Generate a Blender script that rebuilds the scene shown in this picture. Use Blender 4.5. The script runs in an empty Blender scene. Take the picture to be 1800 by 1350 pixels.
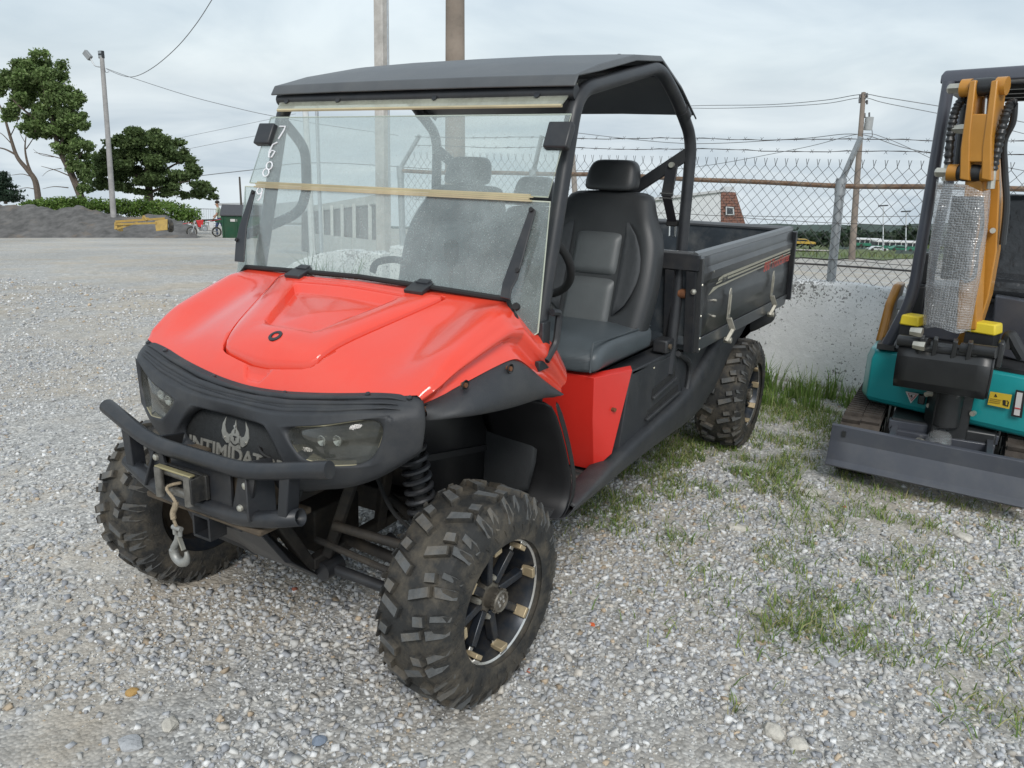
import bpy, bmesh, math, random
import numpy as np
from mathutils import Vector, Matrix
random.seed(7)
rng = np.random.default_rng(7)
R = math.radians
scene = bpy.context.scene
COL = scene.collection

# ------------------------------------------------------------------ camera
FPX = 1356.59                                   # focal length in photo pixels (1800 wide)
CAM = np.array([1.80319, 1.82275, 1.57689])
FW = np.array([-0.83459119, -0.48451519, -0.26211175])
RT = np.array([-0.50920889, 0.86006488, 0.03153906])
UP = np.array([-0.21015196, -0.15979185, 0.96452201])
cd = bpy.data.cameras.new('camera')
cam = bpy.data.objects.new('camera', cd)
COL.objects.link(cam)
cd.sensor_width = 36.0
cd.lens = FPX * 36.0 / 1800.0
cd.clip_start = 0.05
cd.clip_end = 5000
M = Matrix(((RT[0], UP[0], -FW[0], CAM[0]), (RT[1], UP[1], -FW[1], CAM[1]), (RT[2], UP[2], -FW[2], CAM[2]), (0, 0, 0, 1)))
cam.matrix_world = M
scene.camera = cam

# ------------------------------------------------------------------ sky, sun, exposure
SUN_EL, SUN_AZ = R(42), R(32)                  # overcast: a soft high sun
world = bpy.data.worlds.new('World')
scene.world = world
world.use_nodes = True
wn, wl = world.node_tree.nodes, world.node_tree.links
wn.clear()
w_out = wn.new('ShaderNodeOutputWorld')
w_bg = wn.new('ShaderNodeBackground')
w_bg.inputs['Strength'].default_value = 0.1
sky = wn.new('ShaderNodeTexSky')
sky.sky_type = 'NISHITA'
sky.sun_disc = False
sky.sun_elevation = SUN_EL
sky.sun_rotation = math.pi / 2 - SUN_AZ
tc = wn.new('ShaderNodeTexCoord')
mp = wn.new('ShaderNodeMapping')               # the lot slopes: the true horizon lies lower than the lot's plane
mp.vector_type = 'VECTOR'
mp.inputs['Rotation'].default_value = (R(2.2), R(-4.2), 0)
wl.new(tc.outputs['Generated'], mp.inputs['Vector'])
wl.new(mp.outputs['Vector'], sky.inputs['Vector'])
# cloud deck: noise on a plane overhead
sx = wn.new('ShaderNodeSeparateXYZ')
wl.new(mp.outputs['Vector'], sx.inputs[0])
def wmath(op, a, b=None):
    n = wn.new('ShaderNodeMath'); n.operation = op
    for i, v in enumerate((a, b)):
        if v is None: continue
        if isinstance(v, (int, float)): n.inputs[i].default_value = v
        else: wl.new(v, n.inputs[i])
    return n.outputs[0]
zz = wmath('ADD', wmath('MAXIMUM', sx.outputs[2], -0.1), 0.24)
cx = wn.new('ShaderNodeCombineXYZ')
wl.new(wmath('DIVIDE', sx.outputs[0], zz), cx.inputs[0])
wl.new(wmath('DIVIDE', sx.outputs[1], zz), cx.inputs[1])
n1 = wn.new('ShaderNodeTexNoise')
n1.inputs['Scale'].default_value = 1.15
n1.inputs['Detail'].default_value = 7
n1.inputs['Roughness'].default_value = 0.52
n1.inputs['Distortion'].default_value = 0.5
wl.new(cx.outputs[0], n1.inputs['Vector'])
cr = wn.new('ShaderNodeValToRGB')
cr.color_ramp.elements[0].position = 0.33
cr.color_ramp.elements[0].color = (4.35, 5.1, 5.75, 1)
cr.color_ramp.elements[1].position = 0.68
cr.color_ramp.elements[1].color = (6.2, 6.85, 7.25, 1)
wl.new(n1.outputs['Fac'], cr.inputs['Fac'])
mix = wn.new('ShaderNodeMix')
mix.data_type = 'RGBA'
mix.inputs['Factor'].default_value = 0.9
wl.new(sky.outputs[0], mix.inputs[6])
wl.new(cr.outputs[0], mix.inputs[7])
wl.new(mix.outputs[2], w_bg.inputs['Color'])
wl.new(w_bg.outputs[0], w_out.inputs['Surface'])

sd = bpy.data.lights.new('sun', 'SUN')
sd.energy = 1.5
sd.angle = R(22)
sd.color = (1.0, 0.97, 0.93)
sun = bpy.data.objects.new('sun', sd)
COL.objects.link(sun)
sdir = Vector((math.cos(SUN_EL) * math.cos(SUN_AZ), math.cos(SUN_EL) * math.sin(SUN_AZ), math.sin(SUN_EL)))
sun.rotation_euler = sdir.to_track_quat('Z', 'Y').to_euler()
sun.location = (0, 0, 30)
vs = scene.view_settings
vs.view_transform = 'Standard'
vs.look = 'None'
vs.exposure = 0.42
vs.gamma = 1.0
vs.use_curve_mapping = False
scene.cycles.max_bounces = 8
scene.cycles.transparent_max_bounces = 16
scene.cycles.use_denoising = True

# ------------------------------------------------------------------ pixel -> place
def ray(px, py):
    d = FW * FPX + RT * (px - 900) + UP * (675 - py)
    return d / np.linalg.norm(d)
def A(px, py, x=None, y=None, z=None, d=None):
    """photo pixel onto the plane x=, y=, z= or to the depth d= (metres)"""
    r = ray(px, py)
    if x is not None: t = (x - CAM[0]) / r[0]
    elif y is not None: t = (y - CAM[1]) / r[1]
    elif z is not None: t = (z - CAM[2]) / r[2]
    else: t = d / (r @ FW)
    return CAM + t * r
def AP(px, py, p0, n):
    r = ray(px, py); p0 = np.asarray(p0, float); n = np.asarray(n, float)
    return CAM + r * ((p0 - CAM) @ n) / (r @ n)
def smooth01(t):
    t = np.clip(t, 0, 1); return t * t * (3 - 2 * t)
def height(x, y):
    """the lot is flat near the vehicle and falls away beyond"""
    dx = np.asarray(x, float) - CAM[0]; dy = np.asarray(y, float) - CAM[1]
    d = np.hypot(dx, dy)
    e = np.maximum(0, d - 9.0)
    az = np.arctan2(dy, dx)                      # camera looks along about -150 deg
    az = np.where(az > 0, az - 2 * np.pi, az)
    rgt = smooth01((np.degrees(az) + 150) / -60 + .5)
    s = 0.0685 + 0.006 * rgt
    return -s * e * e / (e + 6.0)
def hz(x, y): return float(height(x, y))
def ground_at(px, py, dmax=700):
    """follow a pixel ray down to the terrain"""
    r = ray(px, py); ts = np.geomspace(1.0, dmax * 1.3, 400)
    P_ = CAM[None] + r[None] * ts[:, None]
    below = P_[:, 2] < height(P_[:, 0], P_[:, 1])
    if not below.any(): return P_[-1]
    i = int(np.argmax(below)); lo, hi = ts[max(i - 1, 0)], ts[i]
    for _ in range(18):
        m_ = (lo + hi) / 2; p = CAM + r * m_
        if p[2] < float(height(p[0], p[1])): hi = m_
        else: lo = m_
    return CAM + r * hi

# ------------------------------------------------------------------ materials
MATS = {}
def mat(name, col, rough=0.6, metal=0.0, var=0.12, vscale=8.0, bump=0.0, bscale=60.0, coat=0.0, spec=0.5, dirt=None, dscale=3.0, damt=0.5, dlo=.45, dhi=.7):
    if name in MATS: return MATS[name]
    m = bpy.data.materials.new(name)
    m.use_nodes = True
    N, L = m.node_tree.nodes, m.node_tree.links
    b = N['Principled BSDF']
    b.inputs['Roughness'].default_value = rough
    b.inputs['Metallic'].default_value = metal
    b.inputs['Specular IOR Level'].default_value = spec
    b.inputs['Coat Weight'].default_value = coat
    b.inputs['Coat Roughness'].default_value = 0.12
    t = N.new('ShaderNodeTexCoord')
    src = None
    n = N.new('ShaderNodeTexNoise')
    n.inputs['Scale'].default_value = vscale
    n.inputs['Detail'].default_value = 6
    n.inputs['Roughness'].default_value = 0.62
    L.new(t.outputs['Object'], n.inputs['Vector'])
    rp = N.new('ShaderNodeValToRGB')
    rp.color_ramp.elements[0].position = 0.3
    rp.color_ramp.elements[1].position = 0.72
    c = np.array(col)
    rp.color_ramp.elements[0].color = (*np.clip(c * (1 - var), 0, 1), 1)
    rp.color_ramp.elements[1].color = (*np.clip(c * (1 + var), 0, 1), 1)
    L.new(n.outputs['Fac'], rp.inputs['Fac'])
    src = rp.outputs[0]
    if dirt is not None:
        n2 = N.new('ShaderNodeTexNoise')
        n2.inputs['Scale'].default_value = dscale
        n2.inputs['Detail'].default_value = 8
        n2.inputs['Roughness'].default_value = 0.7
        L.new(t.outputs['Object'], n2.inputs['Vector'])
        r2 = N.new('ShaderNodeMapRange')
        r2.inputs['From Min'].default_value = dlo
        r2.inputs['From Max'].default_value = dhi
        r2.inputs['To Max'].default_value = damt
        L.new(n2.outputs['Fac'], r2.inputs['Value'])
        mx = N.new('ShaderNodeMix'); mx.data_type = 'RGBA'
        L.new(r2.outputs[0], mx.inputs['Factor'])
        L.new(src, mx.inputs[6])
        mx.inputs[7].default_value = (*dirt, 1)
        src = mx.outputs[2]
    L.new(src, b.inputs['Base Color'])
    if var:
        rr = N.new('ShaderNodeMapRange')
        rr.inputs['To Min'].default_value = max(0.02, rough - 0.08)
        rr.inputs['To Max'].default_value = min(1, rough + 0.1)
        L.new(n.outputs['Fac'], rr.inputs['Value'])
        L.new(rr.outputs[0], b.inputs['Roughness'])
    if bump:
        nb = N.new('ShaderNodeTexNoise')
        nb.inputs['Scale'].default_value = bscale
        nb.inputs['Detail'].default_value = 4
        L.new(t.outputs['Object'], nb.inputs['Vector'])
        bp = N.new('ShaderNodeBump')
        bp.inputs['Strength'].default_value = bump
        bp.inputs['Distance'].default_value = 0.01
        L.new(nb.outputs['Fac'], bp.inputs['Height'])
        L.new(bp.outputs[0], b.inputs['Normal'])
    MATS[name] = m
    return m
def attr_mat(name, attr, rough=0.85, translucent=0.0, spec=0.3):
    m = bpy.data.materials.new(name); m.use_nodes = True
    N, L = m.node_tree.nodes, m.node_tree.links
    b = N['Principled BSDF']
    b.inputs['Roughness'].default_value = rough
    b.inputs['Specular IOR Level'].default_value = spec
    a = N.new('ShaderNodeAttribute'); a.attribute_name = attr
    t = N.new('ShaderNodeTexCoord'); n = N.new('ShaderNodeTexNoise')
    n.inputs['Scale'].default_value = 90; n.inputs['Detail'].default_value = 3
    L.new(t.outputs['Object'], n.inputs['Vector'])
    mr = N.new('ShaderNodeMapRange'); mr.inputs['To Min'].default_value = 0.75; mr.inputs['To Max'].default_value = 1.25
    L.new(n.outputs['Fac'], mr.inputs['Value'])
    vm = N.new('ShaderNodeVectorMath'); vm.operation = 'SCALE'
    L.new(a.outputs['Color'], vm.inputs[0]); L.new(mr.outputs[0], vm.inputs['Scale'])
    L.new(vm.outputs[0], b.inputs['Base Color'])
    if translucent:
        tr = N.new('ShaderNodeBsdfTranslucent'); L.new(vm.outputs[0], tr.inputs['Color'])
        mx = N.new('ShaderNodeMixShader'); mx.inputs[0].default_value = translucent
        L.new(b.outputs[0], mx.inputs[1]); L.new(tr.outputs[0], mx.inputs[2])
        L.new(mx.outputs[0], N['Material Output'].inputs['Surface'])
    return m
def film_mat(name, tint, haze, hazecol, gloss_rough=0.06, speck=0.0):
    """scratched, hazed clear plastic: what lies behind shows through a milky film"""
    m = bpy.data.materials.new(name); m.use_nodes = True
    N, L = m.node_tree.nodes, m.node_tree.links
    N.remove(N['Principled BSDF'])
    tr = N.new('ShaderNodeBsdfTransparent'); tr.inputs['Color'].default_value = (*tint, 1)
    df = N.new('ShaderNodeBsdfDiffuse'); df.inputs['Color'].default_value = (*hazecol, 1)
    tl = N.new('ShaderNodeBsdfTranslucent'); tl.inputs['Color'].default_value = (*hazecol, 1)
    dm = N.new('ShaderNodeMixShader'); dm.inputs[0].default_value = 0.5
    L.new(df.outputs[0], dm.inputs[1]); L.new(tl.outputs[0], dm.inputs[2])
    t = N.new('ShaderNodeTexCoord')
    n = N.new('ShaderNodeTexNoise'); n.inputs['Scale'].default_value = 5; n.inputs['Detail'].default_value = 9; n.inputs['Roughness'].default_value = .7
    L.new(t.outputs['Object'], n.inputs['Vector'])
    mr = N.new('ShaderNodeMapRange')
    mr.inputs['From Min'].default_value = .3; mr.inputs['From Max'].default_value = .72
    mr.inputs['To Min'].default_value = haze * .55; mr.inputs['To Max'].default_value = haze * 1.5
    L.new(n.outputs['Fac'], mr.inputs['Value'])
    hz_ = mr.outputs[0]
    if speck:
        v = N.new('ShaderNodeTexNoise'); v.inputs['Scale'].default_value = 170; v.inputs['Detail'].default_value = 2
        L.new(t.outputs['Object'], v.inputs['Vector'])
        m2 = N.new('ShaderNodeMapRange'); m2.inputs['From Min'].default_value = .62; m2.inputs['From Max'].default_value = .74; m2.inputs['To Max'].default_value = speck
        L.new(v.outputs['Fac'], m2.inputs['Value'])
        ad = N.new('ShaderNodeMath'); L.new(mr.outputs[0], ad.inputs[0]); L.new(m2.outputs[0], ad.inputs[1])
        hz_ = ad.outputs[0]
    mx = N.new('ShaderNodeMixShader')
    L.new(hz_, mx.inputs[0]); L.new(tr.outputs[0], mx.inputs[1]); L.new(dm.outputs[0], mx.inputs[2])
    gl = N.new('ShaderNodeBsdfGlossy'); gl.inputs['Roughness'].default_value = gloss_rough
    lw = N.new('ShaderNodeLayerWeight'); lw.inputs['Blend'].default_value = .25
    fr = N.new('ShaderNodeMapRange'); fr.inputs['To Min'].default_value = .03; fr.inputs['To Max'].default_value = .45; L.new(lw.outputs['Facing'], fr.inputs[0])
    m3 = N.new('ShaderNodeMixShader')
    L.new(fr.outputs[0], m3.inputs[0]); L.new(mx.outputs[0], m3.inputs[1]); L.new(gl.outputs[0], m3.inputs[2])
    L.new(m3.outputs[0], N['Material Output'].inputs['Surface'])
    return m

# ------------------------------------------------------------------ mesh builder
class MB:
    def __init__(s): s.v = []; s.f = []; s.m = []
    def add(s, vs, fs, mi=0):
        o = len(s.v)
        s.v += [tuple(map(float, p)) for p in vs]
        s.f += [tuple(i + o for i in f) for f in fs]
        s.m += [mi] * len(fs)
        return s
    def box(s, c, size, rot=None, mi=0, taper=None):
        hx, hy, hzz = (k / 2 for k in size)
        P = [Vector((sx_ * hx, sy_ * hy, sz_ * hzz)) for sz_ in (-1, 1) for sx_, sy_ in ((-1, -1), (1, -1), (1, 1), (-1, 1))]
        if taper:
            for k in range(4, 8): P[k].x *= taper; P[k].y *= taper
        if rot is not None: P = [rot @ p for p in P]
        c = Vector(c)
        s.add([p + c for p in P], [(0, 3, 2, 1), (4, 5, 6, 7), (0, 1, 5, 4), (1, 2, 6, 5), (2, 3, 7, 6), (3, 0, 4, 7)], mi)
        return s
    def bar(s, a, b, w, h, up=(0, 0, 1), mi=0):
        a, b = Vector(a), Vector(b); d = (b - a)
        z = d.normalized(); u = Vector(up); x = u.cross(z)
        if x.length < 1e-4: x = Vector((1, 0, 0)).cross(z)
        x.normalize(); y = z.cross(x)
        rot = Matrix((x, y, z)).transposed()
        return s.box((a + b) / 2, (w, h, d.length), rot, mi)
    def tube(s, pts, r, n=10, caps=True, closed=False, mi=0):
        pts = [Vector(p) for p in pts]; k = len(pts)
        rs = r if isinstance(r, (list, tuple)) else [r] * k
        up = None; rings = []
        for i, p in enumerate(pts):
            if closed: t = pts[(i + 1) % k] - pts[i - 1]
            else: t = pts[min(i + 1, k - 1)] - pts[max(i - 1, 0)]
            t.normalize()
            if up is None:
                up = Vector((0, 0, 1)) if abs(t.z) < .9 else Vector((1, 0, 0))
            x = up.cross(t)
            if x.length < 1e-5: x = Vector((0, 1, 0)).cross(t)
            x.normalize(); y = t.cross(x); up = y
            rings.append([p + (x * math.cos(a) + y * math.sin(a)) * rs[i] for a in (2 * math.pi * j / n for j in range(n))])
        V = [q for rr in rings for q in rr]; F = []
        for i in range(k if closed else k - 1):
            i2 = (i + 1) % k
            for j in range(n):
                j2 = (j + 1) % n
                F.append((i * n + j, i * n + j2, i2 * n + j2, i2 * n + j))
        if caps and not closed:
            F.append(tuple(range(n - 1, -1, -1))); F.append(tuple((k - 1) * n + j for j in range(n)))
        return s.add(V, F, mi)
    def cyl(s, a, b, r, n=16, r2=None, mi=0):
        return s.tube([a, b], [r, r if r2 is None else r2], n, mi=mi)
    def lathe(s, prof, n=32, axis='y', c=(0, 0, 0), mi=0, closed=False):
        """prof: (axial, radius) pairs"""
        V = []; F = []; k = len(prof); c = Vector(c)
        for a_, r_ in prof:
            for j in range(n):
                t = 2 * math.pi * j / n
                q = {'y': (r_ * math.cos(t), a_, r_ * math.sin(t)), 'z': (r_ * math.cos(t), r_ * math.sin(t), a_), 'x': (a_, r_ * math.cos(t), r_ * math.sin(t))}[axis]
                V.append(Vector(q) + c)
        for i in range(k if closed else k - 1):
            i2 = (i + 1) % k
            for j in range(n):
                j2 = (j + 1) % n
                F.append((i * n + j, i * n + j2, i2 * n + j2, i2 * n + j))
        return s.add(V, F, mi)
    def prism(s, outline, a, b=None, mi=0):
        """polygon (3d points) extruded by the vector a (or between two polygons)"""
        o1 = [Vector(p) for p in outline]
        o2 = [p + Vector(a) for p in o1] if b is None else [Vector(p) for p in b]
        n = len(o1)
        F = [tuple(range(n - 1, -1, -1)), tuple(range(n, 2 * n))] + [(i, (i + 1) % n, n + (i + 1) % n, n + i) for i in range(n)]
        return s.add(o1 + o2, F, mi)
    def grid(s, rows, mi=0, closed_u=False):
        h = len(rows); w = len(rows[0])
        V = [p for r_ in rows for p in r_]
        F = []
        for i in range(h - 1):
            for j in range(w if closed_u else w - 1):
                j2 = (j + 1) % w
                F.append((i * w + j, i * w + j2, (i + 1) * w + j2, (i + 1) * w + j))
        return s.add(V, F, mi)
    def mirror(s):
        """add the same shape on the other side (y -> -y)"""
        n = len(s.v)
        s.v += [(x, -y, z) for x, y, z in s.v]
        s.f += [tuple(i + n for i in reversed(f)) for f in s.f]
        s.m += list(s.m)
        return s
    def mirrored(s):
        m = MB(); m.v = [(x, -y, z) for x, y, z in s.v]; m.f = [tuple(reversed(f)) for f in s.f]; m.m = list(s.m)
        return m
    def build(s, name, material, parent=None, smooth=True, ang=38, bevel=0, bseg=2, sub=0, solid=0, local=False, recalc=True, merge=0, crease=None):
        me = bpy.data.meshes.new(name)
        me.from_pydata(s.v, [], s.f)
        if recalc or merge:
            bm = bmesh.new(); bm.from_mesh(me)
            if merge: bmesh.ops.remove_doubles(bm, verts=bm.verts, dist=merge)
            if recalc: bmesh.ops.recalc_face_normals(bm, faces=bm.faces)
            bm.to_mesh(me); bm.free()
        ms = material if isinstance(material, (list, tuple)) else [material]
        for m_ in ms: me.materials.append(m_)
        if len(ms) > 1 and len(me.polygons) == len(s.m): me.polygons.foreach_set('material_index', s.m)
        if smooth:
            me.polygons.foreach_set('use_smooth', [True] * len(me.polygons))
            if not sub: me.set_sharp_from_angle(angle=R(ang))
        o = bpy.data.objects.new(name, me)
        COL.objects.link(o)
        if parent is not None:
            o.parent = parent
            if parent.type == 'EMPTY' and not local: o.location = -parent.location
        if solid:
            md = o.modifiers.new('solid', 'SOLIDIFY'); md.thickness = solid; md.offset = 0
        if bevel:
            md = o.modifiers.new('bevel', 'BEVEL'); md.width = bevel; md.segments = bseg; md.limit_method = 'ANGLE'; md.angle_limit = R(30); md.harden_normals = False
        if sub:
            md = o.modifiers.new('sub', 'SUBSURF'); md.levels = sub; md.render_levels = sub
        return o
def thing(name, label, cat, loc=(0, 0, 0), group=None):
    o = bpy.data.objects.new(name, None)
    o.empty_display_size = .1
    COL.objects.link(o)
    o.location = [float(q) for q in loc]
    tag(o, label, cat, group)
    return o
def tag(o, label=None, cat=None, group=None, kind=None):
    if label: o['label'] = label
    if cat: o['category'] = cat
    if group: o['group'] = group
    if kind: o['kind'] = kind
    return o
def fillet(pts, r, n=5):
    """round the corners of a polyline"""
    pts = [Vector(p) for p in pts]; out = [pts[0]]
    for i in range(1, len(pts) - 1):
        a, b, c = pts[i - 1], pts[i], pts[i + 1]
        rr = r[i - 1] if isinstance(r, (list, tuple)) else r
        u = (a - b); v = (c - b)
        k = min(rr, u.length * .49, v.length * .49)
        p, q = b + u.normalized() * k, b + v.normalized() * k
        for j in range(n + 1):
            t = j / n
            out.append(p * (1 - t) ** 2 + b * 2 * t * (1 - t) + q * t * t)
    out.append(pts[-1]); return out
def spline(pts, n=6):
    pts = [Vector(p) for p in pts]; out = []
    for i in range(len(pts) - 1):
        p0 = pts[max(i - 1, 0)]; p1 = pts[i]; p2 = pts[i + 1]; p3 = pts[min(i + 2, len(pts) - 1)]
        for j in range(n):
            t = j / n
            out.append(.5 * ((2 * p1) + (p2 - p0) * t + (2 * p0 - 5 * p1 + 4 * p2 - p3) * t * t + (3 * p1 - p0 - 3 * p2 + p3) * t ** 3))
    out.append(pts[-1]); return out
def text_mesh(txt, size, extrude=0.0, shear=0.0, bold=0.0):
    """lettering as a mesh in its own xy plane, centred; returns verts, faces"""
    cu = bpy.data.curves.new('letters', 'FONT'); cu.body = txt; cu.size = size; cu.extrude = extrude; cu.shear = shear
    cu.align_x = 'LEFT'; cu.resolution_u = 3; cu.offset = bold
    ob = bpy.data.objects.new('letters', cu); COL.objects.link(ob)
    dg = bpy.context.evaluated_depsgraph_get()
    me = bpy.data.meshes.new_from_object(ob.evaluated_get(dg))
    V = [tuple(v.co) for v in me.vertices]; F = [tuple(p.vertices) for p in me.polygons]
    bpy.data.objects.remove(ob); bpy.data.curves.remove(cu); bpy.data.meshes.remove(me)
    return V, F
def place(V, o, ex, ey, ez):
    o, ex, ey, ez = (np.asarray(k, float) for k in (o, ex, ey, ez))
    return [o + ex * x + ey * y + ez * z for x, y, z in V]
def np_mesh(name, V, F, material, col=None, parent=None, smooth=False):
    """large meshes from arrays (faces all of one size)"""
    me = bpy.data.meshes.new(name)
    nv, nf, k = len(V), len(F), F.shape[1]
    me.vertices.add(nv); me.vertices.foreach_set('co', V.astype(np.float32).ravel())
    me.loops.add(nf * k); me.loops.foreach_set('vertex_index', F.astype(np.int32).ravel())
    me.polygons.add(nf)
    me.polygons.foreach_set('loop_start', np.arange(0, nf * k, k, dtype=np.int32))
    me.polygons.foreach_set('loop_total', np.full(nf, k, dtype=np.int32))
    if smooth: me.polygons.foreach_set('use_smooth', np.ones(nf, dtype=bool))
    me.update(calc_edges=True)
    if col is not None:
        at = me.color_attributes.new('tone', 'FLOAT_COLOR', 'POINT')
        at.data.foreach_set('color', np.concatenate([col, np.ones((nv, 1))], 1).astype(np.float32).ravel())
    me.materials.append(material)
    o = bpy.data.objects.new(name, me); COL.objects.link(o)
    if parent is not None:
        o.parent = parent
        if parent.type == 'EMPTY': o.location = -parent.location
    return o

# ================================================================== GROUND
def ground_mat():
    m = bpy.data.materials.new('gravel_ground'); m.use_nodes = True
    N, L = m.node_tree.nodes, m.node_tree.links
    b = N['Principled BSDF']; b.inputs['Roughness'].default_value = .9; b.inputs['Specular IOR Level'].default_value = .2
    t = N.new('ShaderNodeTexCoord')
    def vor(sc):
        v = N.new('ShaderNodeTexVoronoi'); v.inputs['Scale'].default_value = sc; L.new(t.outputs['Object'], v.inputs['Vector']); return v
    def noise(sc, d=6, r=.6):
        v = N.new('ShaderNodeTexNoise'); v.inputs['Scale'].default_value = sc; v.inputs['Detail'].default_value = d; v.inputs['Roughness'].default_value = r
        L.new(t.outputs['Object'], v.inputs['Vector']); return v
    v1 = vor(80); v2 = vor(30)
    sp = N.new('ShaderNodeSeparateColor'); L.new(v1.outputs['Color'], sp.inputs[0])
    r1 = N.new('ShaderNodeValToRGB'); L.new(sp.outputs[0], r1.inputs[0])
    e = r1.color_ramp.elements
    e[0].position = 0; e[0].color = (.28, .275, .262, 1)
    e[1].position = 1; e[1].color = (.72, .71, .68, 1)
    for p, c in ((.3, (.40, .392, .375)), (.62, (.49, .48, .455)), (.85, (.56, .54, .50))):
        q = e.new(p); q.color = (*c, 1)
    # dark gaps between stones: their shade painted into the colour
    gp = N.new('ShaderNodeMapRange'); gp.inputs['From Min'].default_value = .25; gp.inputs['From Max'].default_value = .8; gp.inputs['To Min'].default_value = 1; gp.inputs['To Max'].default_value = .8
    L.new(v1.outputs['Distance'], gp.inputs[0])
    sc = N.new('ShaderNodeVectorMath'); sc.operation = 'SCALE'; L.new(r1.outputs[0], sc.inputs[0]); L.new(gp.outputs[0], sc.inputs['Scale'])
    # sandy patches
    n1 = noise(.9, 8, .65)
    mr = N.new('ShaderNodeMapRange'); mr.inputs['From Min'].default_value = .44; mr.inputs['From Max'].default_value = .62; mr.inputs['To Max'].default_value = .85
    L.new(n1.outputs['Fac'], mr.inputs[0])
    n2 = noise(160, 3, .6)
    sr = N.new('ShaderNodeValToRGB'); L.new(n2.outputs['Fac'], sr.inputs[0])
    sr.color_ramp.elements[0].position = .3; sr.color_ramp.elements[0].color = (.34, .295, .235, 1)
    sr.color_ramp.elements[1].position = .7; sr.color_ramp.elements[1].color = (.52, .465, .385, 1)
    mx = N.new('ShaderNodeMix'); mx.data_type = 'RGBA'
    L.new(mr.outputs[0], mx.inputs['Factor']); L.new(sc.outputs[0], mx.inputs[6]); L.new(sr.outputs[0], mx.inputs[7])
    # broad tone changes
    n4 = noise(9, 5, .7); m4 = N.new('ShaderNodeMapRange'); m4.inputs['From Min'].default_value = .3; m4.inputs['From Max'].default_value = .7; m4.inputs['To Min'].default_value = .78; m4.inputs['To Max'].default_value = 1.2; L.new(n4.outputs['Fac'], m4.inputs[0])
    n3 = noise(.22, 4, .55)
    m3 = N.new('ShaderNodeMapRange'); m3.inputs['From Min'].default_value = .3; m3.inputs['From Max'].default_value = .7; m3.inputs['To Min'].default_value = .86; m3.inputs['To Max'].default_value = 1.16
    L.new(n3.outputs['Fac'], m3.inputs[0])
    s3 = N.new('ShaderNodeVectorMath'); s3.operation = 'SCALE'; L.new(mx.outputs[2], s3.inputs[0]); L.new(m3.outputs[0], s3.inputs['Scale'])
    s4 = N.new('ShaderNodeVectorMath'); s4.operation = 'SCALE'; L.new(s3.outputs[0], s4.inputs[0]); L.new(m4.outputs[0], s4.inputs['Scale'])
    L.new(s4.outputs[0], b.inputs['Base Color'])
    bp = N.new('ShaderNodeBump'); bp.inputs['Strength'].default_value = .4; bp.inputs['Distance'].default_value = .012
    bp.invert = True
    L.new(v1.outputs['Distance'], bp.inputs['Height'])
    b2 = N.new('ShaderNodeBump'); b2.inputs['Strength'].default_value = .25; b2.inputs['Distance'].default_value = .02; b2.invert = True
    L.new(v2.outputs['Distance'], b2.inputs['Height']); L.new(bp.outputs[0], b2.inputs['Normal'])
    L.new(b2.outputs[0], b.inputs['Normal'])
    return m
def polar_sheet(name, material, r0, r1, nr, a0, a1, na, lift=0.0, wob=0.0):
    rs = r0 * (r1 / r0) ** (np.arange(nr) / (nr - 1)); an = np.radians(np.linspace(a0, a1, na))
    V = []
    for i, r_ in enumerate(rs):
        for j, a in enumerate(an):
            rr = r_
            if wob and i in (0, nr - 1): rr = r_ * (1 + wob * math.sin(a * 47 + i) + wob * .7 * math.sin(a * 119 + 2 * i))
            x, y = CAM[0] + rr * math.cos(a), CAM[1] + rr * math.sin(a)
            V.append((x, y, hz(x, y) + lift))
    F = [(i * na + j, i * na + j + 1, (i + 1) * na + j + 1, (i + 1) * na + j) for i in range(nr - 1) for j in range(na - 1)]
    me = bpy.data.meshes.new(name); me.from_pydata(V, [], F); me.materials.append(material)
    me.polygons.foreach_set('use_smooth', [True] * len(F))
    o = bpy.data.objects.new(name, me); COL.objects.link(o); return o
GM = ground_mat()
g = polar_sheet('ground', GM, .03, 4500, 110, -180, 180, 181)
tag(g, 'wide lot of pale crushed gravel with sandy patches', None, None, 'structure')

# a patch mask for where things grow (ground coordinates)
def gp(px, py): return A(px, py, z=0)[:2]
PATCH = [(gp(1400, 950), .8, .2), (gp(1230, 790), .5, .4), (gp(1600, 1010), .6, .2), (gp(1330, 800), .5, .4), (gp(1400, 730), .55, 1.0), (gp(1340, 700), .35, .9), (gp(1450, 700), .35, 1.0), (gp(1200, 800), .32, .7), (gp(1120, 850), .3, .85), (gp(1060, 900), .22, .9),
         (gp(1250, 850), .4, .5), (gp(1330, 860), .35, .45), (gp(1100, 940), .15, .7), (gp(1200, 955), .08, .8), (gp(1430, 1090), .16, .75), (gp(1500, 1120), .2, .75),
         (gp(1370, 1105), .12, .8), (gp(1310, 1000), .22, .35), (gp(1480, 1010), .25, .4), (gp(1550, 900), .3, .45), (gp(1650, 900), .25, .4), (gp(1780, 1265), .12, .9),
         (gp(1400, 800), .4, .55), (gp(1700, 1060), .25, .22), (gp(1290, 1240), .04, .5), (gp(1720, 1160), .1, .3), (gp(1010, 870), .2, .6)]
def grow(x, y):
    d = np.zeros_like(x)
    for (c, r_, a) in PATCH: d = d + a * np.exp(-((x - c[0]) ** 2 + (y - c[1]) ** 2) / (r_ * r_))
    return d
def vnoise(x, y, sc, seed=0):
    """cheap smooth value noise"""
    g_ = np.random.default_rng(seed).random((64, 64))
    u, v = x * sc, y * sc
    i, j = np.floor(u).astype(int), np.floor(v).astype(int)
    a, b = smooth01(u - i), smooth01(v - j)
    G = lambda p, q: g_[p % 64, q % 64]
    return (G(i, j) * (1 - a) + G(i + 1, j) * a) * (1 - b) + (G(i, j + 1) * (1 - a) + G(i + 1, j + 1) * a) * b

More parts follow.
